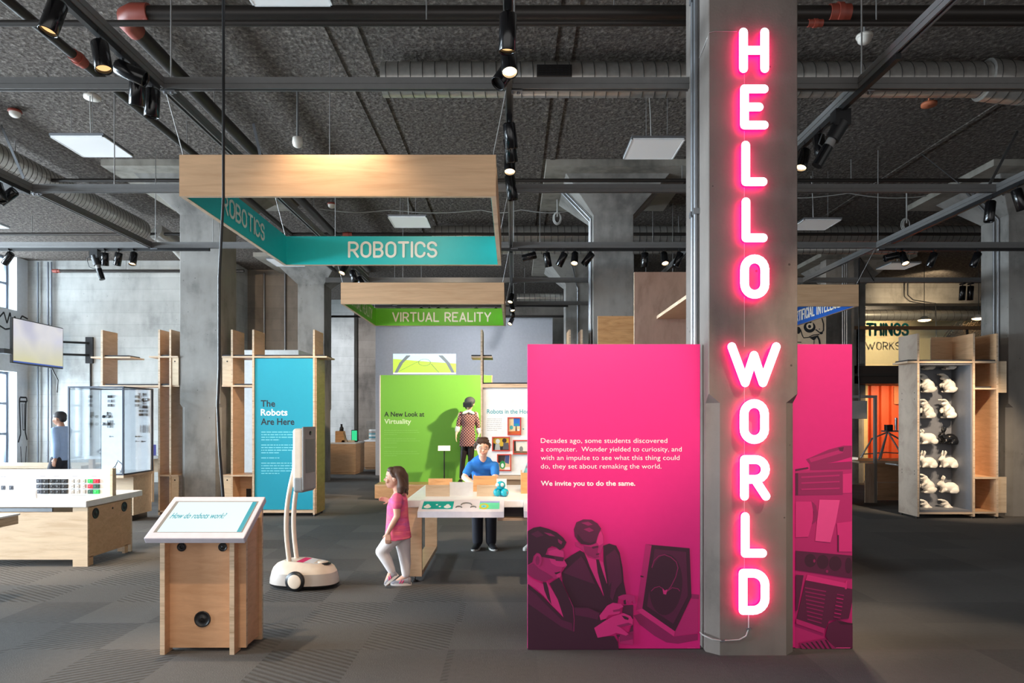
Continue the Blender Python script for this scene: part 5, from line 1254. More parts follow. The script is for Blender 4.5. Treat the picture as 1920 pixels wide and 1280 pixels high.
# ------------------------------------------------------------------ robot table in the middle
t = thing('robot_table', 'white-topped activity table on wooden loop legs, boy leaning on it', 'table', (0, 7.4, 0))
TX0, TX1, TY0, TY1, TZ = -1.05, 1.15, 6.62, 8.15, .73
bevel(MB().box(TX0, TX1, TY0, TY1, TZ, TZ+.07).build('tabletop', M_white, t), .006)
def loop_leg(x0_, x1_):
    m = MB().board(x0_, x1_, TY0+.03, TY0+.075, .055, TZ).board(x0_, x1_, TY1-.17, TY1-.125, .055, TZ).board(x0_, x1_, TY0+.075, TY1-.17, .055, .1)
    return m.build('loop_leg', [M_wood, M_edge], t)
for x0_ in (-1.03, .95):
    lg = loop_leg(x0_, x0_+.14)
    for y in (TY0+.06, TY1-.14): MB().lathe((x0_+.07, y, 0), [(.0, .0), (.035, .0), (.03, .012), (.008, .016), (.008, .056)], 14).build('levelling_foot', M_pipe, lg)
MB().box(TX0+.3, TX1-.3, TY0+.1, TY0+.13, TZ-.1, TZ).build('under_rail', M_black, t)
MB().board(TX0+.9, TX1-.2, TY0+.02, TY0+.4, TZ-.13, TZ-.105).build('under_shelf', [M_wood, M_edge], t)
# slanted label trays hooked on the front
def tray(label, x0_, x1_):
    q = thing('label_tray', label, 'label tray', ((x0_+x1_)/2, 6.5, .67), group='slanted label trays')
    pr = [(6.35, .672), (6.35, .728), (6.615, .807), (6.615, .75)]
    MB().prism([(x0_, y, z) for y, z in pr], (x1_-x0_, 0, 0)).build('tray_body', paint('lavender_white_tray', (226, 222, 230), .4), q, recalc=True)
    return q
q = tray('long slanted label tray with teal and yellow graphics', -.89, -.085)
n_ = Vector((0, -.079, .265)).normalized()
def ot(u, v, l): return Vector((-.89+u*.805, 6.35+v*.265, .728+v*.079))+n_*(.0012+l)
rc = lambda a, b_, c, d, l=0: [ot(a, c, l), ot(b_, c, l), ot(b_, d, l), ot(a, d, l)]
m = MB(); cl = [paint('tray_teal', (0, 164, 156), .5), M_white, paint('tray_yellow', (206, 196, 40), .5), paint('tray_mint', (110, 226, 176), .5), paint('tray_violet', (150, 160, 216), .5), M_grey, paint('tray_cyan', (120, 206, 220), .5)]
eo = lambda cx, cy, rx, ry, l: [ot(cx+rx*cos(2*pi*i/18), cy+ry*sin(2*pi*i/18), l) for i in range(18)]
m.poly(rc(.04, .4, .2, .85), 0)
for cx in (.1, .335):
    for dx, dy, r_ in ((-.022, 0, .02), (.022, 0, .02), (0, .12, .022), (0, -.03, .03)): m.poly(eo(cx+dx, .38+dy, r_, .1, .0008+abs(dx)*.01), 1)
for cx, cy in ((.205, .55), (.245, .4)): m.poly(rc(cx-.012, cx+.012, cy-.05, cy+.05, .0008), 1)
m.build('teal_graphic', cl, q); m = MB()
m.poly(rc(.71, .945, .2, .85), 3); m.poly(rc(.71, .945, .72, .85, .0006), 4); m.poly(eo(.765, .42, .055, .24, .0008), 2); m.poly(eo(.762, .42, .033, .13, .0012), 6); m.poly(eo(.762, .42, .008, .04, .0016), 0)
m.build('yellow_graphic', cl, q)
ac = MB()
for cx, cy, rx in ((.555, .5, .062), (.47, .3, .032), (.64, .3, .03)):
    pts = [ot(cx+rx*cos(R(a)), cy+rx*3*sin(R(a)), .0) for a in range(0, 181, 15)]; ac.tube([p+n_*.005 for p in pts], .006, 6)
ac.build('arch_markers', M_grey, q)
tray('slanted label tray running behind the magenta panel', .1, .95)
# plywood partitions on the table
TT = TZ+.07
def part_board(label, x0_, x1_, y, h, mats, y2=None):
    m = MB().board(x0_, x1_, y, y+.015, TT, TT+h)
    if y2: m.board(x0_, x0_+.015, y+.015, y2, TT, TT+h)
    return tag(m.build('table_divider', mats), label, 'divider', 'dividers on the robot table')
part_board('pale plywood divider at the left of the robot table', P(798, 0, 6.95).x, P(843, 0, 6.95).x, 6.95, .115, [M_woodp, M_edge])
part_board('amber plywood divider standing behind the pale left one', P(803, 0, 7.7).x, P(848, 0, 7.7).x, 7.7, .115, [M_woodo, M_edge])
part_board('white divider in the middle of the robot table', P(843, 0, 7.0).x, P(887, 0, 7.0).x, 7.0, .14, [M_white, M_white])
part_board('tall amber divider hiding the hands of the boy', P(887, 0, 7.4).x, P(931, 0, 7.4).x, 7.4, .17, [M_woodo, M_edge], 7.55)
part_board('pale plywood divider in front of the tall amber one', P(894, 0, 6.95).x, P(930, 0, 6.95).x, 6.95, .115, [M_woodp, M_edge])
part_board('amber divider at the magenta panel edge', P(977, 0, 7.2).x, P(1012, 0, 7.2).x, 7.2, .22, [M_woodo, M_edge], 7.6)
tag(MB().box(P(931, 0, 7.4).x, P(950, 0, 7.4).x, 7.4, 7.41, TT, TT+.14).build('white_card', M_white), 'white card standing right behind the blue toy robot', 'card')
M_toy = paint('toy_turquoise', (20, 166, 190), .3); c = P(939, 932, 6.95); r_ = .042
t = thing('toy_robot', 'turquoise toy robot made of balls on the table', 'toy', (c.x, 6.95, TT))
zc = TT+r_
for dx, dy in ((-.035, 0), (.04, -.02), (.005, .05)): MB().ell((c.x+dx, 6.95+dy, zc), (r_, r_, r_), 18).build('wheel_ball', M_toy, t)
MB().ell((c.x, 6.95, zc+.07), (.048, .045, .045), 18).build('head', M_toy, t)
for s in (-1, 1): MB().ell((c.x+s*.025-.01, 6.908, zc+.08), (.018, .012, .02), 14).build('eye', M_white, t)
MB().lathe((c.x+.05, 6.905, zc), [(0, -.008), (.02, -.008), (.024, .006)], 16, axis='y').build('orange_hub', paint('toy_orange', (226, 110, 60), .4), t)

# ------------------------------------------------------------------ virtual-reality display
t = thing('low_platform', 'low wooden platform carrying the green wall', 'platform', (-1.5, 13.8, 0))
MB().board(-2.695, .9, 13.3, 13.32, .03, .275).build('front_board', [M_wood, M_edge], t)
MB().board(-2.695, .9, 13.3, 14.3, .275, .3).build('deck', [wood('dark_deck_plywood', (150, 130, 84), (130, 108, 66), (1, 4, 4)), M_edge], t)
MB().box(-2.6, .8, 13.36, 14.2, 0, .275).build('plinth', M_black, t)
M_green = paint('green_text_panel', (112, 182, 66), .55, var=.01)
t = thing('text_panel', 'green wall panel titled A New Look at Virtuality', 'panel', (-1.5, 13.87, .3))
MB().box(-2.69, -.55, 13.87, 13.93, .3, 2.467).build('board', M_green, t)
MB().box(-.55, -.44, 13.87, 13.93, .3, 2.46).build('end_strip', M_green, t)
MB().box(-2.71, -2.69, 13.86, 13.94, .3, 2.467).build('edge_post', M_offw, t)
MB().box(-.44, -.42, 13.86, 13.94, .3, 2.46).build('edge_post', M_wood, t)
fg_ = front(13.87); k = 13.87
text_mesh('A New Look at', fg_, P(720.5, 780, k).x, P(720.5, 780.5, k).z, 75*k/F, 9.2*k/F, .02).build('heading_line', M_ink, t)
text_mesh('Virtuality', fg_, P(720.5, 795, k).x, P(720.5, 794, k).z, 50.5*k/F, 9.2*k/F, .02).build('heading_line', paint('pale_green_lettering', (206, 232, 196), .6, var=0), t)
small_print(fg_, P(720.5, 806, k).x, P(720.5, 806, k).z, .73, 10, .043, .009, 9, .35, (3, 6, 7)).build('body_text', paint('faint_green_print', (134, 198, 100), .6, var=0), t)
t = thing('label_stand', 'thin black stand with a white label before the green wall', 'label stand', (P(833, 0, 13.5).x, 13.5, .3))
sx = P(833, 0, 13.5).x
MB().cyl((sx, 13.5, .3), (sx, 13.5, 1.02), .012, n=10).build('pole', M_black, t)
MB().cyl((sx, 13.5, .3), (sx, 13.5, .312), .09, n=20).build('foot', M_black, t)
MB().obox((sx, 13.48, 1.0), (.12, 0, 0), (0, .006, .0), (0, .02, .05)).build('label_plate', M_white, t)
# projection on the gallery wall
t = thing('projected_image', 'bright green projected cockpit view on the grey wall', 'projection', (P(796, 0, 19).x, 18.99, 2.83))
a, b_ = P(737, 701, 18.995), P(855, 663, 18.995)
def pj(u, v, i): return Vector((a.x+u*(b_.x-a.x), 18.996-.0008*i, a.z+v*(b_.z-a.z)))
gm_ = [glow('projection_sky', (214, 240, 252), 1.05), glow('projection_lime', (206, 238, 80), 1.0), glow('projection_grey', (150, 160, 158), .6), glow('projection_line', (150, 186, 96), .5), glow('projection_white', (255, 255, 255), 1.0)]
m = MB(); m.poly([pj(*q, 0) for q in full], 0); m.poly([pj(u, v, 1) for u, v in ((0, .06), (1, .06), (1, .52), (.6, .6), (0, .75))], 1)
m.poly([pj(u, v, 2) for u, v in ((0, 0), (1, 0), (1, .07), (0, .07))], 4)
for s in (0, 1):
    o_ = [(0.02, .06), (.1, .55), (.22, .95), (.3, 1)]; i_ = [(.27, .88), (.16, .55), (.07, .06)]
    m.poly([pj(u if not s else 1-u, v, 2) for u, v in o_+i_], 2)
m.poly([pj(u, v, 3) for u, v in ((.2, .92), (.8, .92), (.8, 1), (.2, 1))], 0)
el = [(.5+.1*cos(2*pi*i/24), .57+.17*sin(2*pi*i/24)) for i in range(25)]
for u0, u1 in zip(el, el[1:]): m.poly([pj(*u0, 4), pj(*u1, 4), pj(.5+(u1[0]-.5)*.9, .57+(u1[1]-.57)*.9, 4), pj(.5+(u0[0]-.5)*.9, .57+(u0[1]-.57)*.9, 4)], 3)
for l_ in (((.08, .12), (.42, .66)), ((.6, .5), (.72, .08))):
    (u0, v0), (u1, v1) = l_; m.poly([pj(u0, v0, 4), pj(u0+.012, v0, 4), pj(u1+.012, v1, 4), pj(u1, v1, 4)], 3)
for i in range(5): m.poly([pj(.08, .15+.1*i, 3), pj(.92, .15+.1*i, 3), pj(.92, .156+.1*i, 3), pj(.08, .156+.1*i, 3)], 3)
for i in range(9): m.poly([pj(.26+.055*i, .94, 4), pj(.295+.055*i, .94, 4), pj(.295+.055*i, .985, 4), pj(.26+.055*i, .985, 4)], 4)
m.build('picture', gm_, t)
# plinths at the far end
def plinth(label, x0_, x1_, y0_, y1_, h):
    q = thing('exhibit_plinth', label, 'plinth', ((x0_+x1_)/2, (y0_+y1_)/2, 0), group='far exhibit plinths')
    MB().board(x0_, x1_, y0_, y1_, .06, h).build('carcass', [M_woodo, M_wood], q); MB().box(x0_+.02, x1_-.02, y0_+.02, y1_-.02, 0, .06).build('toe_board', M_wood, q)
    MB().box(x0_-.01, x1_+.01, y0_-.01, y1_+.01, h, h+.04).build('top_board', M_white, q); return q
p1 = plinth('wider wooden plinth with small wooden objects beside the column', -5.3, -4.45, 19.3, 20.4, .86)
p2 = plinth('narrower wooden plinth with books, farther back', -4.62, -4.2, 21.2, 22.2, .86)
m = MB().box(-4.56, -4.25, 21.25, 21.26, .901, 1.5)
tag(m.build('acrylic_hood', M_glass), 'clear acrylic sheet standing on the farther plinth', 'hood')
tag(MB().prism([(-5.08, 19.5, .901), (-4.8, 19.5, .901), (-4.86, 19.5, 1.22), (-5.08, 19.5, 1.22)], (0, .25, 0)).build('wooden_block', M_woodo), 'wooden block holding a dark bottle on the wider plinth', 'block')
tag(MB().lathe((-4.93, 19.62, 1.2206), [(0, 0), (.06, 0), (.06, .09), (.03, .13), (.03, .2), (0, .2)], 14).build('dark_bottle', M_pipe), 'small dark bottle on the wooden block', 'bottle')
tag(MB().tube([(-4.72, 19.5, .909), (-4.84, 19.5, 1.18)], .008, 6).build('thin_rod', M_pipe), 'thin dark rod leaning on the wooden block', 'rod')
tag(MB().obox((-4.72, 19.55, .93), (.18, 0, .0), (0, .05, 0), (0, 0, .028)).build('wooden_tool', M_woodp), 'flat wooden tool lying on the wider plinth', 'tool')
t = thing('small_screen', 'small bright green screen on the wider plinth', 'screen', (-4.56, 19.75, .9))
MB().box(-4.68, -4.5, 19.75, 19.8, .901, 1.25).build('bezel', M_black, t); MB().box(-4.665, -4.515, 19.744, 19.75, .94, 1.23).build('display', glow('green_display', (60, 220, 150), .9), t)
z = .901
for i, (rgb, wd, nm) in enumerate((((206, 200, 190), .28, 'grey bottom'), ((90, 150, 160), .26, 'teal'), ((226, 222, 216), .24, 'white'), ((120, 170, 176), .25, 'pale teal'), ((186, 170, 160), .27, 'beige'), ((236, 234, 230), .24, 'white top'))):
    tag(MB().box(-4.54, -4.54+wd, 21.5, 21.75, z, z+.055).build('book', paint('book_%d' % i, rgb, .6)), '%s book of the stack on the farther plinth' % nm, 'book', 'books on the far plinth'); z += .0553
t = thing('small_bench', 'dark slatted wooden stool half hidden by the green wall', 'stool', (-3.9, 20.9, 0))
MB().board(-4.1, -3.55, 20.7, 21.1, .78, .82).build('seat', [M_wood, M_edge], t)
for x in (-4.06, -3.96, -3.6): MB().box(x, x+.05, 20.75, 20.8, 0, .78).build('leg', M_wood, t)

# ------------------------------------------------------------------ rabbit cabinet at right
t = thing('display_cabinet', 'tall plywood cabinet with a dark lined niche of plaster rabbits', 'cabinet', (7.1, 11.1, 0))
CF = 10.84; CBK = CF+.53
M_cab = wood('grey_washed_plywood', (176, 158, 142), (158, 138, 122), (6, 1, 1)); M_dark = paint('slate_niche_lining', (112, 114, 120), .6)
MB().board(6.42, 6.45, CF, CBK, .03, 2.94).build('side_panel', [M_cab, M_edge], t)
boards(t, 'upright', [(7.305, 7.335, CF, CBK, .03, 2.94), (7.675, 7.705, CF, CBK, .03, 2.94)])
boards(t, 'shelf', [(6.25, 6.42, CF-.02, CF+.4, 2.47, 2.5), (6.45, 7.305, CF, CBK, 2.47, 2.5), (7.335, 7.675, CF, CBK, 2.47, 2.5), (7.335, 7.675, CF, CBK, 2.05, 2.075), (7.335, 7.675, CF, CBK, .63, .66), (7.335, 7.675, CF, CBK, .08, .11), (6.45, 7.305, CF, CBK, .07, .1)], [M_wood, M_edge])
mats_on(t, [(6.27, 6.41, CF, CF+.36, 2.501), (6.46, 7.3, CF+.02, CBK-.04, 2.501), (7.34, 7.67, CF+.02, CBK-.04, 2.501), (7.34, 7.62, CF+.04, CBK-.04, 2.076)])
boards(t, 'back_panel', [(6.45, 7.305, CBK, CBK+.02, .1, 2.47), (7.335, 7.675, CBK, CBK+.02, .08, 2.5), (7.3, 7.72, CBK-.02, CBK, 2.5, 2.94), (6.95, 7.3, CBK-.02, CBK, 2.5, 2.94)], [M_wood, M_edge])
boards(t, 'box_front', [(7.705, 7.85, CF+.02, CF+.045, 2.0, 2.5), (7.705, 7.85, CF+.02, CF+.045, .09, .66)], [M_woodp, M_edge])
MB().box(7.46, 7.56, CBK-.004, CBK, .33, .45).build('socket_cutout', M_black, t)
l_ = MB().box(6.45, 6.475, CF+.02, CBK-.001, .1, 2.47).box(7.28, 7.305, CF+.02, CBK-.001, .1, 2.47).box(6.475, 7.28, CBK-.03, CBK-.001, .1, 2.47).box(6.475, 7.28, CF+.02, CBK-.03, 2.44, 2.47).box(6.475, 7.28, CF+.02, CBK-.03, .1, .13)
l_.build('niche_lining', M_dark, t)
for x in (6.44, 7.32, 7.69):
    for y in (CF+.05, CBK-.05): MB().cyl((x, y, 0), (x, y, .03), .025, .014, 10).build('levelling_foot', M_pipe, t)
m = MB()
for z in (.7, .75, 1.9, 2.0): 
    for y in (CF+.08, CBK-.1): m.lathe((6.42, y, z), [(0, -.002), (.008, -.002), (.008, .002)], 8, axis='x')
m.build('screw_head', M_pipe, t)
M_pl = paint('plaster_white', (228, 222, 212), .6); M_blk = paint('glossy_black_plaster', (18, 18, 20), .2)
def rabbit(pose, cut=None):
    b = Blob()
    if pose == 'crouch':
        b.ell((.045, 0, .09), (.105, .07, .085)).ell((.1, 0, .075), (.065, .07, .07)).ell((-.03, 0, .08), (.065, .055, .07)).ell((-.085, 0, .145), (.05, .042, .046)).ell((-.125, 0, .13), (.028, .028, .025))
        for s in (-1, 1):
            b.cap((-.07, s*.02, .18), (-.055+.01*s, s*.035, .265), .014, .013); b.cap((-.062, s*.03, .22), (-.05, s*.035, .25), .018, .014)
            b.cap((-.09, s*.035, .02), (-.045, s*.04, .05), .018, .03); b.ell((.09, s*.06, .045), (.06, .025, .045)); b.cap((.03, s*.06, .016), (.11, s*.06, .016), .016, .018)
        b.ell((.165, 0, .06), (.03, .03, .03)); b.cap((-.06, 0, .11), (-.02, 0, .09), .05, .06)
    elif pose == 'upright':
        b.ell((.03, 0, .1), (.09, .075, .1)).ell((.0, 0, .17), (.06, .055, .07)).ell((-.03, 0, .235), (.052, .045, .045)).ell((-.075, 0, .225), (.03, .028, .025))
        for s in (-1, 1):
            b.chain([(-.03, s*.025, .265), (-.075, s*.03, .285), (-.13, s*.032, .29)], [.016, .02, .012]); b.chain([(-.03, s*.05, .16), (-.08, s*.045, .12), (-.075, s*.035, .09)], [.025, .02, .016])
            b.ell((.05, s*.06, .05), (.07, .03, .05)); b.cap((-.05, s*.055, .017), (.06, s*.06, .017), .017, .02)
        b.ell((.125, 0, .06), (.03, .03, .03))
    else:
        b.ell((.03, 0, .095), (.125, .08, .09)).ell((-.085, 0, .14), (.05, .045, .05)).ell((-.125, 0, .13), (.025, .025, .022)).ell((.15, 0, .055), (.03, .03, .03))
        for s in (-1, 1):
            b.chain([(-.09, s*.02, .18), (-.07, s*.03, .21), (-.1, s*.035, .235)], [.014, .02, .012]); b.ell((.09, s*.06, .05), (.065, .025, .05)); b.cap((-.09, s*.04, .018), (-.03, s*.045, .03), .018, .025)
    return b.make('rabbit_figure', M_pl, None, .0085, 5, cut, local=True)
protos = {}
rows = [720, 768, 817, 861, 908]
poses = [('upright', 'upright'), ('upright', 'upright'), ('round', 'crouch'), ('crouch', 'crouch'), ('upright', 'crouch')]
RW = ['top', 'second', 'third', 'fourth', 'fifth']
yr = CBK-.15; first = {}
for i, yy in enumerate(rows):
    for j, px in enumerate((1737, 1776)):
        q = P(px, yy+16, yr); blk = (i == 2 and j == 1)
        lb = 'black glazed plaster rabbit, the only dark one' if blk else 'white plaster rabbit, %s row from the top, %s column' % (RW[i], ('left', 'right')[j])
        t = thing('rabbit_sculpture', lb, 'rabbit figure', q, group='plaster rabbits in the cabinet')
        ps = poses[i][j]
        if ps not in first:
            o = rabbit(ps); first[ps] = (o, o.data)
        else:
            o = first[ps][0].copy(); o.data = first[ps][1]; C.objects.link(o)
        if blk: o.data = o.data.copy(); o.data.materials[0] = M_blk
        o.parent = t; o.scale = (1.05, 1.05, 1.05); o.rotation_euler = (0, 0, R((-8, 12, 4, 10, -10)[i]))
        MB().cyl((q.x, yr+.03, q.z+.08), (q.x, CBK-.029, q.z+.08), .012, n=8).build('mounting_peg', M_dark, t)
for j, px in enumerate((1737, 1776)):
    q = P(px, 955, yr); t = thing('rabbit_sculpture', 'white plaster rabbit sunk to its back in the cabinet floor, %s column' % ('left', 'right')[j], 'rabbit figure', (q.x, yr, .13), group='plaster rabbits in the cabinet')
    o = rabbit('upright', (Vector((0, 0, .17)), Vector((0, 0, -1)))); o.parent = t; o.location = (0, 0, -.17)
    q = P(px, 688, yr)
    t = thing('rabbit_sculpture', 'white plaster rabbit feet showing under the niche top, %s column' % ('left', 'right')[j], 'rabbit figure', (q.x, yr, 2.39), group='plaster rabbits in the cabinet')
    o = rabbit('upright', (Vector((0, 0, .05)), Vector((0, 0, 1)))); o.parent = t; o.location = (0, 0, 0)

# ------------------------------------------------------------------ far right: container room, mezzanine, workshop sign
M_orange = paint('orange_red_container', (206, 84, 44), .5); M_umber = paint('dark_brown_beam', (46, 36, 32), .6); M_yel = paint('warm_cream_wall', (214, 190, 140), .8)
YB = 17.5
cr = MB(); x = 8.4
while x < 11.4:
    cr.add([(x, YB, .0), (x+.1, YB, .0), (x+.13, YB+.07, 0), (x+.23, YB+.07, 0), (x+.26, YB, 0), (x, YB, 2.45), (x+.1, YB, 2.45), (x+.13, YB+.07, 2.45), (x+.23, YB+.07, 2.45), (x+.26, YB, 2.45)], [(i, i+1, i+6, i+5) for i in range(4)]); x += .26
tag(cr.build('container_wall', M_orange), 'orange ribbed container wall behind the desk', 'container')
tag(MB().box(9.75, 10.15, YB-.03, YB-.001, 1.95, 2.4).build('wall_vent', paint('pale_orange_vent', (196, 120, 80), .6)), 'pale orange vent box high on the container wall', 'vent')
tag(MB().box(8.72, 9.02, YB-.14, YB-.04, 0, 2.42).build('cream_pillar', M_yel), 'cream lit post at the left end of the container', 'post')
lamp('SPOT', 'container_light', (9.5, 15.8, 2.35), (9.7, 17.4, 1.0), 60, (1, .72, .42), .05, 110, .8)
t = thing('mezzanine', 'dark mezzanine floor edge with glass guard over the container', 'mezzanine', (10, 16.8, 2.4))
MB().box(8.2, 17.6, 16.4, 22.5, 2.42, 2.85).build('floor_slab', M_umber, t)
MB().box(8.2, 17.6, 16.36, 16.4, 2.6, 2.66).build('edge_strip', M_pipe, t)
for x in (8.25, 10.9, 13.6): MB().box(x, x+.04, 16.4, 16.44, 2.85, 3.72).build('guard_post', M_pipe, t)
MB().box(8.2, 17.6, 16.38, 16.46, 3.72, 3.8).build('handrail', paint('brown_handrail', (110, 78, 50), .5), t)
MB().box(8.3, 17.6, 16.41, 16.42, 2.9, 3.72).build('guard_glass', M_glass, t)
tag(MB().box(8.2, 17.6, 22.6, 22.7, 2.85, 5.0).build('workshop_wall', M_yel), 'cream lit wall behind the workshop lettering', 'wall panel')
lamp('SPOT', 'workshop_light', (11.2, 17.6, 5.1), (11.6, 20.0, 5.05), 60, (1, .8, .52), .08, 90, .9)
lamp('SPOT', 'workshop_light', (11.6, 20.9, 5.2), (11.6, 22.6, 3.9), 85, (1, .84, .62), .08, 110, .9)
lamp('SPOT', 'workshop_light', (11.6, 17.6, 5.0), (11.4, 19.5, 3.2), 90, (1, .8, .5), .08, 110, .9)
t = thing('workshop_sign', 'teal OF THINGS and grey WORKSHOP lettering on a glass screen', 'sign', (9.6, 16.9, 2.9))
MB().box(8.6, 11.2, 17.0, 17.01, 2.86, 4.2).build('glass_screen', M_glass, t)
m = MB(); caps_text(m, 'OF THINGS', 1.58, .33, front(17.0), t=.22, left=P(1585, 0, 17).x, base=P(0, 630, 17).z); m.build('upper_lettering', paint('teal_vinyl', (20, 170, 154), .5), t)
m = MB(); caps_text(m, 'WORKSHOP', 1.35, .2, front(17.0), t=.14, left=P(1622, 0, 17).x, base=P(0, 656, 17).z); m.build('lower_lettering', paint('grey_vinyl', (196, 178, 142), .5), t)
t = thing('mesh_screen', 'woven black mesh hung over the mezzanine at right', 'mesh screen', (12.7, 17.6, 3.2))
m = MB()
for i in range(34):
    m.tube([(11.0+.1*i, 17.6+.04*(i % 2), 3.5+.014*i+.04*(i % 3)), (11.15+.1*i, 17.62, 3.75+.014*i), (11.35+.1*i, 17.6, 4.0+.014*i+.05*(i % 2))], .014, 5)
for k in range(14):
    m.tube([(10.95+.05*k, 17.64, 3.52+.036*k), (12.7, 17.61, 3.74+.036*k), (14.6, 17.64, 3.98+.036*k)], .016, 5)
m.build('mesh', paint('woven_mesh', (96, 84, 68), .6), t)
for lb, px, py in (('bright round lamp over the mezzanine', 1733, 600), ('small bright lamp over the mezzanine mesh', 1835, 597)):
    c = P(px, py, 17.3); t = thing('pendant_lamp', lb, 'lamp', c, group='mezzanine lamps')
    MB().lathe(c, [(.0, .1), (.05, .1), (.16, .0)], 20).build('shade', M_offw, t); MB().ell(c+Vector((0, 0, -.005)), (.14, .14, .03)).build('bulb', M_lit, t)
    MB().cyl(c+Vector((0, 0, .1)), (c.x, c.y, CEIL), .008, n=6).build('flex', M_black, t)
tag(MB().tube([P(1702, 553, 19.6), P(1712, 562, 19.6), P(1735, 566, 19.6), P(1754, 568, 19.6), P(1756, 640, 19.6)], .015, 6).tube([P(1702, 553, 19.6), (P(1702, 553, 19.6).x, 19.6, CEIL)], .02, 6).build('lamp_flex', M_black), 'thin black flex looping under the far ceiling', 'cable')
tag(MB().box(8.2, 17.6, 19.8, 20.3, 4.92, CEIL).build('concrete_beam', M_walld), 'far concrete beam lit warm above the workshop', 'beam')['kind'] = 'structure'
# desk and tripod instrument
YD = 13.0; dx = lambda px, d=YD: P(px, 0, d).x
t = thing('reception_desk', 'wooden desk with a sloping white leaf before the container', 'desk', (7.3, YD+.3, 0))
MB().board(dx(1642), 8.2, YD+.02, YD+.05, .03, .74).build('desk_front', [M_wood, M_edge], t)
MB().board(dx(1610), 8.2, YD-.02, YD+.9, .74, .78).build('desk_top', [M_woodo, M_edge], t)
MB().board(dx(1644), 8.15, YD-.02, YD+.0, .12, .36).build('kick_panel', [M_wood, M_edge], t)
MB().board(dx(1644), 8.15, YD-.02, YD+.02, .36, .385).build('desk_step', [M_woodo, M_edge], t)
MB().board(8.17, 8.2, YD+.05, YD+.88, 0, .74).build('desk_side', [M_wood, M_edge], t)
MB().obox((dx(1676), YD-.22, .7), (.18, 0, -.035), (0, .19, 0), (.002, 0, .012)).build('leaf', M_white, t)
D2 = YD+.35
t = thing('tripod_instrument', 'silver tripod with a small instrument on the desk', 'tripod', (dx(1664, D2), D2, .781))
for px, dy in ((1641, -.12), (1664, .25), (1690, -.12)): MB().cyl(P(1664, 808, D2), (P(px, 0, D2).x, D2+dy, .781), .016, n=8).build('leg', M_steel, t)
MB().tube([P(1614, 858, D2+.1), P(1635, 822, D2), P(1664, 810, D2), P(1690, 825, D2)], .016, 8).build('cross_brace', M_steel, t)
MB().tube([P(1620, 851, D2), P(1660, 848, D2), P(1695, 850, D2)], .011, 8).build('lower_brace', M_steel, t)
bevel(MB().box(P(1660, 0, D2).x, P(1672, 0, D2).x, D2-.05, D2+.05, P(0, 809, D2).z, P(0, 796, D2).z).build('instrument_head', M_black, t), .01)
MB().cyl(P(1680, 806, D2), P(1680, 783, D2), .024, n=10).build('sight_tube', M_steel, t)
MB().obox(P(1672, 808, D2), (.18, 0, 0), (0, .05, 0), (0, 0, .015)).build('head_plate', M_steel, t)
# grey frame and hanging box just right of the magenta panel
YF = 12.9
t = thing('post_stand', 'slim grey metal frame standing right of the magenta panel', 'stand', (P(1620, 0, YF).x, YF, 0))
x0_, x1_ = P(1599, 0, YF).x, P(1642, 0, YF).x; zt_ = P(0, 741, YF).z
for x in (x0_-.5, x1_-.05): MB().box(x, x+.05, YF-.05, YF, 0, zt_-.05).build('post', M_grey, t)
MB().box(x0_-.5, x1_, YF-.05, YF, zt_-.05, zt_).build('top_rail', M_grey, t)
MB().board(P(1620, 0, YF).x, x1_-.05, YF-.04, YF-.02, .0, P(0, 868, YF).z).build('lower_board', [M_cab, M_edge], t)
t = thing('speaker_box', 'grey box hanging on a black cable right of the magenta panel', 'speaker', P(1612, 785, 12.0))
a, b_ = P(1590, 785, 12.0), P(1626, 751, 12.0)
bevel(MB().box(a.x, b_.x, 12.0, 12.3, a.z, b_.z).build('box', M_grey, t), .006); MB().prism([(b_.x, 12.0, a.z), (b_.x, 12.0, b_.z), (b_.x+.05, 12.3, b_.z-.02), (b_.x+.05, 12.3, a.z+.02)], (0, .02, 0)).build('grille', M_black, t)
MB().tube([P(1612, 752, 12.1), P(1610, 700, 12.1), P(1611, 480, 12.1), (P(1640, 475, 12.4).x, 12.4, HS-.04)], .012, 7).build('suspension_cable', M_black, t)
# side counter at the magenta panel's edge
t = thing('side_counter', 'grey counter with white top peeping right of the magenta panel', 'counter', (5.4, 12.4, 0))
x1_ = P(1606, 0, 12.1).x
MB().board(x1_-1.4, x1_-.12, 12.1, 12.7, .03, .86).build('carcass', [M_cab, M_edge], t); MB().box(x1_-1.45, x1_, 12.05, 12.75, .86, .9).build('counter_top', M_white, t)
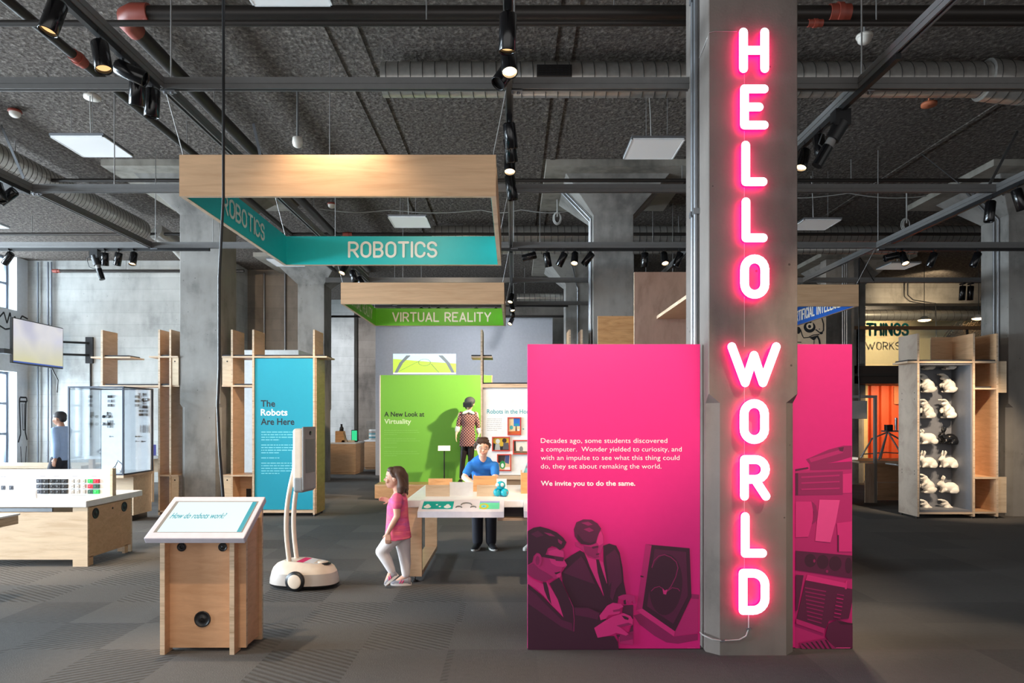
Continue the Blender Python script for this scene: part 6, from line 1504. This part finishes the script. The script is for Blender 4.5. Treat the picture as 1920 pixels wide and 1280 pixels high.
# poster high between the column and the blue sign
t = thing('wall_poster', 'pale poster with a big drawn eye high beside the blue sign', 'poster', (P(1500, 0, 16).x, 16.0, 2.6))
a, b_ = P(1440, 680, 16.0), P(1549, 560, 16.0)
MB().box(a.x, b_.x, 16.0, 16.03, a.z, b_.z).build('sheet', paint('poster_buff', (206, 190, 170), .7), t)
MB().box(a.x, b_.x, 16.03, 16.06, .0, b_.z).build('backing', M_grey, t)
m = MB(); pz = lambda x, y, i: P(1480+x/6.736, 530+y/6.736, 16.0)+Vector((0, -.002-.0006*i, 0))
for i, (c_, pts) in enumerate(((0, ellp(255, 560, 75, 70)), (1, ellp(258, 548, 44, 40)), (0, ellp(255, 552, 20, 22)), (1, ellp(285, 525, 12, 26)), (0, stripe([(140, 590), (160, 660), (180, 695), (240, 690), (300, 660), (380, 650)], 6)), (0, [(250, 690), (370, 660), (320, 720), (300, 725)]),
                               (0, stripe([(330, 590), (370, 620), (400, 640), (430, 600), (430, 520), (410, 450)], 7)), (0, ellp(400, 635, 20, 16)), (0, stripe([(350, 670), (375, 720), (385, 775)], 11)), (0, stripe([(310, 720), (308, 775)], 4)), (0, ellp(110, 600, 30, 45)), (0, ellp(378, 585, 6, 8, 10)), (0, stripe([(90, 750), (150, 752)], 5)))):
    m.poly([pz(x, y, i) for x, y in pts], c_)
m.build('drawing', [M_ink, paint('poster_pale', (226, 214, 196), .7)], t)
for dx, lb in ((1580, 'left'), (1584, 'middle'), (1588, 'right')):
    q = P(dx, 700, 16.2); tag(MB().cyl((q.x, 16.2, 0), (q.x, 16.2, 5.45), .016, n=8).build('conduit', M_steel), '%s of three thin conduits beside the drawn poster' % lb, 'conduit', 'thin conduits beside the poster')
tag(MB().box(P(1549, 0, 16.4).x, P(1610, 0, 16.4).x, 16.4, 16.7, 0, CEIL).build('concrete_pier', M_conc), 'grey concrete pier behind the poster conduits', 'pier')['kind'] = 'structure'
# conduits on the other columns
def cond(label, pts, r=.018):
    t = thing('conduit', label, 'conduit', (pts[-1][0], pts[-1][1], 0), group='conduits on the rear columns')
    MB().tube(pts, r, 8).build('conduit_run', M_steel, t); return t
for dy, lb in ((.15, 'nearer conduit down the left side of the middle column'), (.32, 'farther conduit down the left side of the middle column')):
    cond(lb, [(.815, 11.1+dy, 5.36), (1.28, 11.1+dy, 4.875), (1.28, 11.1+dy, .05)])
for dy, lb in ((.2, 'nearer conduit down the left side of the right column'), (.3, 'farther conduit down the left side of the right column')):
    cond(lb, [(7.565, 11.1+dy, 5.36), (8.03, 11.1+dy, 4.875), (8.03, 11.1+dy, .05)])
cond('bent conduit on the farther middle column', [(1.4, 16.385, 5.37), (1.56, 16.872, 4.885), (1.6, 16.88, 4.8), (1.6, 16.88, 3.0)], .014)
for i, x in enumerate((-6.55, -6.0)): cond(('left', 'right')[i]+' pipe down the dark wall behind the blue panel', [(x, 17.96, 5.4), (x, 17.96, .05)], .022)
# ------------------------------------------------------------------ people
def skin(n, rgb): return paint(n, rgb, .55, var=.03)
S_girl = skin('skin_girl', (224, 172, 146)); S_boy = skin('skin_boy', (232, 184, 160)); S_man = skin('skin_brown', (168, 122, 98)); S_mann = skin('mannequin_skin', (226, 196, 170))
M_eyew = paint('eye_white', (238, 236, 232), .3); M_iris = paint('eye_dark', (40, 28, 24), .2); M_lip = paint('lips', (196, 104, 98), .5)
def face(parent, c, fwd, up, s, hairm, glasses=False, brow=True):
    """eyes, brows, mouth on a head of half-height s at c looking along fwd"""
    c, fwd, up = Vector(c), Vector(fwd).normalized(), Vector(up).normalized(); rt_ = fwd.cross(up).normalized(); up = rt_.cross(fwd)
    rot = Matrix((rt_, fwd, up)).transposed().to_euler()
    at = lambda x, y, z: c+rt_*x*s+fwd*y*s+up*z*s
    for k in (-1, 1):
        e = MB().ell(at(k*.29, .68, -.02), (.1*s, .09*s, .056*s), 12, 0, rot).build('eye', M_eyew, parent)
        MB().ell(at(k*.29, .765, -.02), (.06*s, .03*s, .055*s), 10, 0, rot).build('iris', M_iris, e)
        if brow: MB().tube([at(k*.14, .74, .17), at(k*.3, .715, .2), at(k*.46, .62, .15)], .022*s, 6).build('eyebrow', hairm, parent)
    MB().tube([at(-.22, .7, -.53), at(-.1, .77, -.57), at(.1, .77, -.57), at(.22, .7, -.53)], .038*s, 6).build('mouth', M_lip, parent)
    if glasses:
        g = MB()
        for k in (-1, 1):
            g.tube([at(k*.3+.21*cos(2*pi*i/18), .86-.06*abs(cos(2*pi*i/18)), -.03+.16*sin(2*pi*i/18)) for i in range(19)], .016*s, 5)
            g.tube([at(k*.51, .8, .0), at(k*.74, .4, .02), at(k*.78, -.1, .02)], .016*s, 5)
        g.tube([at(-.09, .86, .0), at(.09, .86, .0)], .016*s, 5); g.build('eyeglasses', M_grey, parent)
def head_blob(b, c, fwd, up, s):
    c, fwd, up = Vector(c), Vector(fwd).normalized(), Vector(up).normalized(); rt_ = fwd.cross(up).normalized(); up = rt_.cross(fwd)
    rot = Matrix((rt_, fwd, up)).transposed().to_euler(); at = lambda x, y, z: c+rt_*x*s+fwd*y*s+up*z*s
    b.ell(at(0, -.08, .18), (.74*s, .86*s, .8*s), rot); b.ell(at(0, .16, -.36), (.56*s, .62*s, .62*s), rot); b.ell(at(0, .4, -.74), (.26*s, .28*s, .2*s), rot)
    b.cap(at(0, .72, .02), at(0, .86, -.22), .06*s, .105*s); b.ell(at(0, .66, -.55), (.24*s, .12*s, .13*s), rot)
    for k in (-1, 1): b.ell(at(k*.36, .58, -.28), (.2*s, .2*s, .2*s), rot); b.ell(at(k*.75, -.05, -.1), (.08*s, .17*s, .24*s), rot)
    return at, rot
def hand(b, wrist, fdir, pdir, s, curl=.5):
    """palm, four unequal fingers and a thumb; fdir = finger direction, pdir = palm-facing direction"""
    w_, f_, p_ = Vector(wrist), Vector(fdir).normalized(), Vector(pdir).normalized(); sd = f_.cross(p_).normalized(); p_ = sd.cross(f_)
    L = .1*s; pc = w_+f_*L*.5
    for k in range(4): b.cap(w_+sd*(k-1.5)*.012*s, w_+f_*L*.95+sd*(k-1.5)*.021*s, .016*s, .0125*s, 8)
    for k, ln in enumerate((.07, .08, .075, .058)):
        a = w_+f_*L*.95+sd*(k-1.5)*.021*s; d1 = (f_*cos(curl)+p_*sin(curl)).normalized(); d2 = (f_*cos(curl*2.2)+p_*sin(curl*2.2)).normalized()
        m_ = a+d1*ln*.55*s; b.chain([a, m_, m_+d2*ln*.5*s], [.0098*s, .009*s, .0075*s])
    a = w_+f_*L*.3-sd*.03*s; m_ = a+(f_*.6-sd*.7+p_*.3).normalized()*.04*s; b.chain([w_+f_*.02*s-sd*.012*s, a, m_, m_+(f_*.8-sd*.2+p_*.5).normalized()*.032*s], [.015*s, .013*s, .0105*s, .0085*s])
V = Vector
# --- the girl in pink, stepping to the left
g = thing('person', 'small girl in pink dress and white leggings walking to the left', 'person', P(747, 1100, 6.46))
D = 6.46
def q(x, y, dd=0.0): return P(690+x/4.923, 860+y/4.923, D)+V((0, dd, 0))
hc = q(246, 172); hs = .108
b = Blob(); fwd = V((-1, -.1, .02)); up = V((-.05, 0, 1))
at, rot = head_blob(b, hc, fwd, up, hs)
b.chain([q(262, 225), q(285, 300)], [.045, .05])
b.loft([(q(285, 300), (.04, 0, 0), (0, .05, 0)), (q(278, 360), (.075, 0, 0), (0, .11, 0)), (q(272, 450), (.088, 0, 0), (0, .1, 0)), (q(272, 560), (.09, 0, 0), (0, .1, 0)), (q(275, 700), (.1, 0, 0), (0, .11, 0))])
b.chain([q(285, 360, -.1), q(288, 430, -.135), q(292, 510, -.14), q(240, 600, -.15), q(212, 655, -.15)], [.042, .036, .03, .026, .02])
hand(b, q(212, 655, -.15), q(212, 700)-q(213, 655), V((0, 1, 0)), .72, .45)
b.chain([q(270, 360, .1), q(225, 430, .15), q(190, 420, .17), q(172, 405, .17)], [.04, .03, .024, .02])
hand(b, q(172, 405, .17), V((-1, 0, .25)), V((0, -1, -.3)), .62, .3)
KF, AF = q(135, 845, -.05), q(228, 1025, -.05); KR, AR = q(325, 895, .07), q(338, 1095, .07)
b.chain([q(245, 720, -.05), KF, q(185, 930, -.05), AF], [.075, .052, .046, .03]); b.chain([q(305, 730, .06), KR, q(335, 970, .07), AR], [.078, .055, .048, .032])
b.chain([AF, q(185, 1130, -.05)], [.03, .028]); b.chain([AR, q(250, 1160, .07)], [.03, .026])
b.make('body', S_girl, g, .0052, 6)
face(g, hc, fwd, up, hs, paint('dark_brown_hair', (84, 60, 48), .55))
M_hairg = paint('dark_brown_hair', (84, 60, 48), .55)
h = Blob(); h.ell(at(0, -.24, .3), (.78*hs, .8*hs, .76*hs), rot); h.ell(at(0, .28, .66), (.6*hs, .4*hs, .3*hs), rot)
for k in (-1, 1):
    h.chain([at(k*.62, -.3, .3), at(k*.78, -.5, -.1), at(k*.82, -.66, -.7), at(k*.78, -.66, -1.1), at(k*.72, -.55, -1.45)], [.03, .026, .036, .028, .008])
    h.chain([at(k*.72, -.5, -.1), at(k*.76, -.42, -.8), at(k*.74, -.36, -1.35)], [.02, .02, .006])
    h.chain([at(k*.62, .3, .5), at(k*.74, .1, .2), at(k*.74, -.3, .05)], [.014, .014, .014])
h.chain([at(0, -.75, .1), at(.1, -.9, -.5), at(0, -.98, -1.0), at(0, -.95, -1.3)], [.05, .036, .03, .01])
for i in range(9): u_ = i/8; h.chain([at(-.7+1.4*u_, -.72, -.1), at(-.8+1.6*u_, -.9-.14*(i % 2), -.8), at(-.8+1.6*u_, -.85-.16*(i % 3), -1.2-.16*(i % 3))], [.016, .017, .004])
h.make('hair', M_hairg, g, .0065, 1)
MB().ell(at(-.72, -.35, .18), (.012, .02, .012), 10).build('hair_clip', paint('blue_hair_clip', (110, 180, 200), .4), g)
M_dress, nt, bs = nodes('pink_dress'); nz = nn(nt, 'ShaderNodeTexNoise', i_Vector=coords(nt, (1, 1, 2.2)), i_Scale=5.5, i_Detail=2.0)
nt.links.new(ramp(nt, nz.outputs['Fac'], [(.36, srgb(206, 92, 156)), (.48, srgb(228, 92, 134)), (.64, srgb(240, 112, 134))]), bs.inputs['Base Color']); bs.inputs['Roughness'].default_value = .8
wv = nn(nt, 'ShaderNodeTexNoise', i_Vector=coords(nt, (2, 2, 9)), i_Scale=3.0, i_Detail=2.0); bump(nt, bs, wv.outputs['Fac'], .6, .02)
d = Blob(); d.loft([(q(290, 330), (.05, 0, 0), (0, .075, 0)), (q(280, 365), (.085, 0, 0), (0, .13, 0)), (q(272, 440), (.1, 0, 0), (0, .118, 0)), (q(272, 540), (.104, 0, 0), (0, .118, 0)), (q(275, 640), (.115, 0, .005), (0, .13, 0)), (q(275, 735), (.13, 0, .008), (0, .145, 0))])
for sy in (-1, 1): d.cap(q(286, 357, sy*.1), q(288, 412, sy*.132), .056, .049)
d.make('dress', M_dress, g, .009, 5)
M_legg = paint('white_leggings', (226, 218, 216), .8)
l = Blob(); l.chain([q(245, 715, -.05), KF, q(185, 930, -.05), q(222, 1010, -.05), AF], [.08, .058, .052, .04, .036]); l.chain([q(305, 725, .06), KR, q(335, 970, .07), q(338, 1080, .07)], [.083, .061, .054, .04]); l.ell(q(275, 705), (.1, .12, .06))
l.make('leggings', M_legg, g, .0085, 4)
M_shoe = paint('grey_trainer', (150, 146, 152), .6); M_sole = paint('pale_sole', (222, 214, 208), .6); M_pk = paint('pink_trim', (220, 60, 120), .5)
def shoe(parent, heel, toe, upv, wd, mat, solem, trim=None, hgt=.075):
    heel, toe, upv = V(heel), V(toe), V(upv).normalized(); f_ = (toe-heel); L = f_.length; f_ = f_.normalized(); sd = f_.cross(upv).normalized(); upv = sd.cross(f_)
    s_ = Blob(); s_.loft([(heel+upv*.012, sd*wd*.7, f_*.001+upv*.0001), (heel+upv*.012, sd*wd*.7, f_*.001)][:0] or [(heel+f_*.0+upv*hgt*.45, sd*wd*.6, upv*hgt*.45), (heel+f_*L*.12+upv*hgt*.55, sd*wd*.85, upv*hgt*.56), (heel+f_*L*.35+upv*hgt*.52, sd*wd*.85, upv*hgt*.54), (heel+f_*L*.6+upv*hgt*.36, sd*wd, upv*hgt*.37), (heel+f_*L*.85+upv*hgt*.27, sd*wd*.95, upv*hgt*.28), (heel+f_*L+upv*hgt*.2, sd*wd*.5, upv*hgt*.18)])
    o = s_.make('shoe', mat, parent, .006, 3)
    k = MB(); n = 24; pts = []
    for i in range(n): a_ = 2*pi*i/n; pts.append(heel+f_*(L*.5+L*.53*cos(a_))+sd*wd*1.06*sin(a_)*(1-.12*cos(a_)*-1))
    k.prism([p-upv*.001 for p in pts], upv*.022); k.build('sole', solem, o, recalc=True)
    if trim:
        for u_ in (.3, .42): k = MB().tube([heel+f_*L*u_+upv*hgt*1.0, heel+f_*L*(u_+.06)+sd*wd*.8+upv*hgt*.6, heel+f_*L*(u_+.14)+sd*wd*1.0+upv*.022], .006, 6).tube([heel+f_*L*u_+upv*hgt*1.0, heel+f_*L*(u_+.06)-sd*wd*.8+upv*hgt*.6, heel+f_*L*(u_+.14)-sd*wd*1.0+upv*.022], .006, 6); k.build('stripe', trim, o)
    return o
shoe(g, q(290, 1065, -.05), q(172, 1158, -.05), V((.55, 0, .6)), .036, M_shoe, M_sole, M_pk)
shoe(g, V((q(388, 0).x, D+.07, .003)), V((q(200, 0).x, D+.07, .003)), V((0, 0, 1)), .038, M_shoe, M_sole, M_pk)
# --- the boy in blue leaning on the table
g = thing('person', 'boy with glasses and blue T-shirt leaning on the table', 'person', (-.37, 8.32, 0))
def qb(x, y, d_): return P(680+x/3.556, 760+y/3.556, d_)
hc = qb(797, 282, 7.88)+V((0, 0, 0)); hs = .106; fwd = V((.22, -1, -.06)); up = V((.02, -.1, 1))
b = Blob(); at, rot = head_blob(b, hc, fwd, up, hs)
b.chain([qb(800, 330, 7.92), qb(802, 378, 8.0)], [.046, .044])
SL, SR_ = qb(722, 398, 8.0), qb(882, 400, 8.0)
b.chain([SL, SR_], [.045, .045]); hip = V((-.37, 8.36, .72))
b.loft([(hip, (.12, 0, 0), (0, .1, 0)), (V((-.375, 8.27, .86)), (.1, 0, 0), (0, .09, .02)), (V((-.375, 8.15, 1.0)), (.115, 0, 0), (0, .09, .04)), (V((-.375, 8.03, 1.08)), (.14, 0, 0), (0, .07, .03))])
EL, ER = qb(678, 478, 7.93), qb(884, 478, 7.93)
EL.z = max(EL.z, .87); ER.z = max(ER.z, .87)
HL, HR = V((-.42, 7.78, .835)), V((-.32, 7.76, .835))
b.chain([SL, EL, EL.lerp(HL, .5)+V((0, 0, -.01)), HL], [.042, .036, .034, .025]); b.chain([SR_, ER, ER.lerp(HR, .5)+V((0, 0, -.01)), HR], [.042, .036, .034, .025])
hand(b, HL, V((.8, -.45, 0)), V((0, 0, -1)), .85, .15); hand(b, HR, V((-.8, -.45, 0)), V((0, 0, -1)), .85, .15)
for sx, fx in ((-.08, -.435), (.08, -.27)): b.chain([V((-.37+sx, 8.36, .7)), V((fx+.02*0, 8.33, .4)), V((fx, 8.38, .1))], [.09, .06, .045])
b.make('body', S_boy, g, .006, 6)
M_hairb = paint('brown_boy_hair', (66, 48, 38), .55)
face(g, hc, fwd, up, hs, M_hairb, True)
h = Blob(); h.ell(at(0, -.18, .38), (.8*hs, .86*hs, .74*hs), rot); h.ell(at(.05, .3, .82), (.6*hs, .42*hs, .26*hs), rot); h.ell(at(-.3, .42, .7), (.32*hs, .26*hs, .26*hs), rot)
for k in (-1, 1): h.chain([at(k*.74, .1, .35), at(k*.78, .02, -.02)], [.024, .014])
for i in range(9): h.cap(at(-.56+.14*i, .4, .8), at(-.5+.14*i+.05*(i % 3), .68, .5+.09*((i*5) % 3)), .018, .006); h.cap(at(-.5+.12*i, .0, 1.0), at(-.45+.12*i, .2+.1*(i % 2), 1.16+.03*(i % 3)), .02, .005)
h.make('hair', M_hairb, g, .009, 2)
M_tee = paint('blue_tee_shirt', (30, 112, 196), .8, var=.07)
s_ = Blob(); s_.loft([(V((-.37, 8.34, .74)), (.13, 0, 0), (0, .115, 0)), (V((-.375, 8.24, .86)), (.115, 0, 0), (0, .112, .02)), (V((-.375, 8.11, 1.0)), (.13, 0, 0), (0, .115, .045)), (V((-.375, 8.04, 1.085)), (.135, 0, 0), (0, .085, .04)), (V((-.375, 8.0, 1.115)), (.085, 0, 0), (0, .07, .03))])
s_.chain([SL+V((.03, 0, 0)), SL, SL.lerp(EL, .62)], [.05, .05, .052]); s_.chain([SR_-V((.03, 0, 0)), SR_, SR_.lerp(ER, .62)], [.05, .05, .052]); s_.cap(SL, SR_, .05, .05); s_.chain([SL.lerp(V((-.38, 7.98, 1.13)), .5)+V((0, 0, .012)), V((-.38, 7.985, 1.115)), SR_.lerp(V((-.38, 7.98, 1.13)), .5)+V((0, 0, .012))], [.045, .06, .045])
s_.make('tee_shirt', M_tee, g, .0095, 4)
M_jean = paint('dark_trousers', (40, 40, 50), .8)
s_ = Blob(); s_.ell(V((-.37, 8.36, .7)), (.15, .12, .09))
for sx, fx in ((-.08, -.435), (.08, -.27)): s_.chain([V((-.37+sx, 8.36, .7)), V((fx, 8.33, .4)), V((fx, 8.38, .09))], [.095, .072, .066])
s_.make('trousers', M_jean, g, .01, 4)
M_bsh = paint('black_canvas', (30, 30, 34), .7); M_wsole = paint('white_rubber', (220, 218, 212), .6)
shoe(g, V((-.425, 8.42, .003)), V((-.475, 8.18, .003)), V((0, 0, 1)), .046, M_bsh, M_wsole); shoe(g, V((-.28, 8.42, .003)), V((-.215, 8.19, .003)), V((0, 0, 1)), .046, M_bsh, M_wsole)
# --- child in a striped sweater behind the magenta panel
g = thing('person', 'child in teal striped sweater half hidden by the magenta panel', 'person', (.36, 8.3, 0))
cx = .335; b = Blob(); hc = V((cx, 8.1, 1.3)); hs = .112; fwd = V((-.5, -1, -.3)); up = V((0, 0, 1))
at, rot = head_blob(b, hc, fwd, up, hs); b.chain([hc+V((0, .03, -.08)), V((cx, 8.16, 1.1))], [.05, .055])
b.loft([(V((cx, 8.3, .68)), (.12, 0, 0), (0, .09, 0)), (V((cx, 8.24, .9)), (.12, 0, 0), (0, .085, 0)), (V((cx, 8.18, 1.08)), (.13, 0, 0), (0, .07, 0))])
EL = V((cx-.17, 8.12, .88)); b.chain([V((cx-.12, 8.17, 1.08)), EL, V((cx-.12, 7.9, .845))], [.045, .038, .026]); b.chain([V((cx+.12, 8.17, 1.08)), V((cx+.18, 8.12, .89)), V((cx+.1, 7.9, .845))], [.045, .038, .026])
hand(b, V((cx-.12, 7.9, .845)), V((.3, -1, 0)), V((0, 0, -1)), .8, .2); hand(b, V((cx+.1, 7.9, .845)), V((-.3, -1, 0)), V((0, 0, -1)), .8, .2)
for sx in (-.09, .09): b.chain([V((cx+sx*.8, 8.3, .68)), V((cx+sx, 8.28, .38)), V((cx+sx*1.1, 8.34, .09))], [.08, .055, .04])
b.make('body', S_girl, g, .01, 5); M_blond = paint('fair_hair', (176, 140, 92), .5); face(g, hc, fwd, up, hs, M_blond)
h = Blob(); h.ell(at(0, -.2, .3), (.82*hs, .88*hs, .8*hs), rot)
for k in (-1, 1): h.chain([at(k*.7, -.1, .2), at(k*.8, -.2, -.5), at(k*.78, -.2, -1.3)], [.035, .035, .02])
h.make('hair', M_blond, g, .01, 3)
m, nt, bs = nodes('striped_sweater'); sp = nn(nt, 'ShaderNodeSeparateXYZ'); nt.links.new(coords(nt), sp.inputs[0])
fr = math_(nt, 'FRACT', math_(nt, 'MULTIPLY', sp.outputs[2], 9.0)); st = math_(nt, 'LESS_THAN', fr, .28)
nt.links.new(mix(nt, st, srgb(120, 190, 190), srgb(130, 126, 140)), bs.inputs['Base Color']); bs.inputs['Roughness'].default_value = .85
s_ = Blob(); s_.loft([(V((cx, 8.3, .66)), (.138, 0, 0), (0, .11, 0)), (V((cx, 8.24, .9)), (.138, 0, 0), (0, .103, 0)), (V((cx, 8.18, 1.09)), (.145, 0, 0), (0, .085, 0)), (V((cx, 8.16, 1.13)), (.07, 0, 0), (0, .06, 0))])
for s1 in (-1, 1): s_.chain([V((cx+s1*.1, 8.17, 1.08)), V((cx+s1*.175, 8.12, .89)), V((cx+s1*.12, 7.93, .85))], [.06, .052, .042])
s_.make('sweater', m, g, .01, 4)
s_ = Blob(); s_.ell(V((cx, 8.3, .68)), (.13, .1, .08))
for sx in (-.09, .09): s_.chain([V((cx+sx*.8, 8.3, .68)), V((cx+sx, 8.28, .38)), V((cx+sx*1.1, 8.34, .11))], [.088, .062, .05])
s_.make('leggings', M_jean, g, .01, 4)
shoe(g, V((cx-.09, 8.4, .003)), V((cx-.2, 8.2, .003)), V((0, 0, 1)), .042, M_wsole, M_wsole, M_black); shoe(g, V((cx+.1, 8.4, .003)), V((cx+.12, 8.17, .003)), V((0, 0, 1)), .042, M_wsole, M_wsole, M_black)
# --- the visitor walking by the window
D = 12.2; X0 = P(113, 0, D).x
g = thing('person', 'person in pale blue sweater walking left past the glass case', 'person', (X0, D, 0))
b = Blob(); hc = V((X0-.02, D, 1.585)); hs = .12; fwd = V((-1, -.05, -.05)); up = V((0, 0, 1)); at, rot = head_blob(b, hc, fwd, up, hs)
b.chain([hc+V((.02, 0, -.08)), V((X0+.03, D, 1.4))], [.055, .06])
b.loft([(V((X0, D, .86)), (.11, 0, 0), (0, .16, 0)), (V((X0, D, 1.1)), (.1, 0, 0), (0, .15, 0)), (V((X0+.02, D, 1.33)), (.11, 0, 0), (0, .19, 0)), (V((X0+.03, D, 1.43)), (.06, 0, 0), (0, .13, 0))])
for sy, dx in ((-1, .12), (1, -.16)):
    a_ = V((X0+.02, D+sy*.19, 1.37)); e_ = V((X0+.02+dx*.5, D+sy*.23, 1.1)); w_ = V((X0+dx*1.1-.08, D+sy*.21, .88)); b.chain([a_, e_, w_], [.055, .045, .03]); hand(b, w_, V((-.3, 0, -1)), V((0, -sy, 0)), .95, .4)
for sy, dx in ((-1, -.2), (1, .22)): b.chain([V((X0, D+sy*.09, .86)), V((X0+dx*.55-.04, D+sy*.09, .48)), V((X0+dx*1.2+.02, D+sy*.09, .1))], [.095, .062, .042])
b.make('body', S_man, g, .012, 5); M_hairm = paint('black_short_hair', (34, 28, 30), .6); face(g, hc, fwd, up, hs, M_hairm)
h = Blob(); h.ell(at(0, -.16, .38), (.82*hs, .92*hs, .76*hs), rot); h.ell(at(0, -.55, .0), (.7*hs, .45*hs, .6*hs), rot); h.make('hair', M_hairm, g, .01, 3)
M_swe = paint('pale_blue_sweater', (150, 172, 206), .85)
s_ = Blob(); s_.loft([(V((X0, D, .84)), (.13, 0, 0), (0, .18, 0)), (V((X0, D, 1.1)), (.12, 0, 0), (0, .172, 0)), (V((X0+.02, D, 1.33)), (.128, 0, 0), (0, .21, 0)), (V((X0+.03, D, 1.45)), (.07, 0, 0), (0, .13, 0))])
for sy, dx in ((-1, .12), (1, -.16)): s_.chain([V((X0+.02, D+sy*.18, 1.37)), V((X0+.02+dx*.5, D+sy*.23, 1.1)), V((X0+dx*1.05-.07, D+sy*.21, .92))], [.07, .06, .045])
s_.make('sweater', M_swe, g, .012, 4)
s_ = Blob(); s_.ell(V((X0, D, .84)), (.12, .17, .1))
for sy, dx in ((-1, -.2), (1, .22)): s_.chain([V((X0, D+sy*.09, .86)), V((X0+dx*.55-.04, D+sy*.09, .48)), V((X0+dx*1.2+.02, D+sy*.09, .1))], [.105, .078, .06])
s_.make('trousers', M_jean, g, .012, 4)
for sy, dx in ((-1, -.2), (1, .22)): shoe(g, V((X0+dx*1.2+.07, D+sy*.09, .003)), V((X0+dx*1.2-.19, D+sy*.09, .003)), V((0, 0, 1)), .046, M_bsh, M_wsole)
# --- the mannequin with a headset
D = 13.52; X0 = P(878, 0, D).x; Z0 = .3
g = thing('mannequin', 'mannequin in patterned minidress wearing a black headset and hood', 'mannequin', (X0, D, Z0))
def qm(x, y, dd=0): return P(840+x/7.11, 730+y/7.11, D)+V((0, dd, 0))
b = Blob(); hc = qm(290, 190); hs = .115; fwd = V((-.25, -1, -.2)); up = V((0, 0, 1)); at, rot = head_blob(b, hc, fwd, up, hs)
b.chain([qm(285, 250), qm(278, 310)], [.045, .05])
SL, SR_ = qm(165, 330), qm(375, 330)
b.chain([SL+V((.03, 0, 0)), SR_-V((.03, 0, 0))], [.045, .045])
b.loft([(qm(270, 310), (.06, 0, 0), (0, .05, 0)), (qm(270, 345), (.16, 0, 0), (0, .08, 0)), (qm(270, 420), (.135, 0, 0), (0, .095, 0)), (qm(268, 500), (.11, 0, 0), (0, .08, 0)), (qm(262, 600), (.14, 0, 0), (0, .1, 0)), (qm(262, 700), (.14, 0, 0), (0, .105, 0))])
HL, HR = qm(112, 590, -.02), qm(412, 590, -.02)
b.chain([SL, qm(140, 460), qm(128, 520), HL], [.046, .04, .034, .025]); b.chain([SR_, qm(398, 460), qm(406, 520), HR], [.046, .04, .034, .025])
hand(b, HL, V((-.06, -.05, -1)), V((1, 0, 0)), .95, .2); hand(b, HR, V((.02, -.05, -1)), V((-1, 0, 0)), .95, .2)
for sx, kx, ax in ((225, 195, 175), (305, 305, 300)): b.chain([qm(sx, 720), qm(kx, 960), qm(kx-8, 1060), qm(ax, 1185)], [.07, .05, .044, .03])
b.make('body', S_mann, g, .011, 5)
m, nt, bs = nodes('circle_print_dress'); v = coords(nt, (1, 1, 1)); sp = nn(nt, 'ShaderNodeSeparateXYZ'); nt.links.new(v, sp.inputs[0])
u1 = math_(nt, 'SINE', math_(nt, 'MULTIPLY', sp.outputs[0], 2*pi/.056)); u2 = math_(nt, 'SINE', math_(nt, 'MULTIPLY', sp.outputs[2], 2*pi/.056))
sm = math_(nt, 'ABSOLUTE', math_(nt, 'ADD', u1, u2)); c_ = ramp(nt, sm, [(.0, srgb(182, 136, 126)), (.55, srgb(170, 124, 116)), (.7, srgb(84, 50, 58)), (.95, srgb(50, 34, 52))])
nt.links.new(c_, bs.inputs['Base Color']); bs.inputs['Roughness'].default_value = .8
s_ = Blob(); s_.loft([(qm(270, 318), (.1, 0, 0), (0, .07, 0)), (qm(270, 345), (.16, 0, 0), (0, .09, 0)), (qm(270, 420), (.145, 0, 0), (0, .105, 0)), (qm(268, 500), (.122, 0, 0), (0, .092, 0)), (qm(262, 600), (.152, 0, 0), (0, .112, 0)), (qm(255, 760), (.158, 0, 0), (0, .12, 0))])
s_.chain([SL+V((.02, 0, 0)), qm(145, 430), qm(133, 510)], [.056, .048, .044]); s_.chain([SR_-V((.02, 0, 0)), qm(395, 430), qm(404, 520)], [.056, .048, .044])
s_.make('dress', m, g, .011, 3)
for a_, b2 in ((qm(131, 512), qm(124, 545)), (qm(405, 535), qm(410, 565))): Blob().cap(a_, b2, .054, .048).make('cuff', M_white, g, .011, 2)
k = Blob()
for s1 in (-1, 1): k.ell(qm(275+s1*38, 305, -.075), (.075, .03, .035), Euler((0, R(s1*25), 0)))
k.make('collar', M_white, g, .008, 2)
s_ = Blob()
for sx, kx, ax in ((225, 195, 175), (305, 305, 300)): s_.chain([qm(sx, 700), qm(kx, 960), qm(kx-8, 1060), qm(ax, 1170)], [.078, .056, .05, .038])
s_.make('tights', paint('black_tights', (30, 24, 26), .5), g, .011, 4)
for ax in (170, 300): 
    x = qm(ax, 0).x; shoe(g, V((x, D+.06, Z0+.003)), V((x-.02, D-.18, Z0+.003)), V((0, 0, 1)), .045, M_black, M_black)
h = Blob(); h.ell(at(0, -.1, .42), (.95*hs, 1.0*hs, .8*hs), rot); h.chain([at(.6, -.3, 0), at(.75, -.3, -.7)], [.04, .03]); h.make('hood', M_grey if False else paint('dark_grey_hood', (70, 74, 80), .7), g, .01, 3)
r3 = rot.to_matrix(); ax_ = [r3 @ V((1, 0, 0)), r3 @ V((0, 1, 0)), r3 @ V((0, 0, 1))]
bevel(MB().obox(at(0, .95, .05), ax_[0]*.092, ax_[1]*.05, ax_[2]*.05).build('headset', paint('charcoal_headset', (48, 52, 58), .4), g), .015, 3)
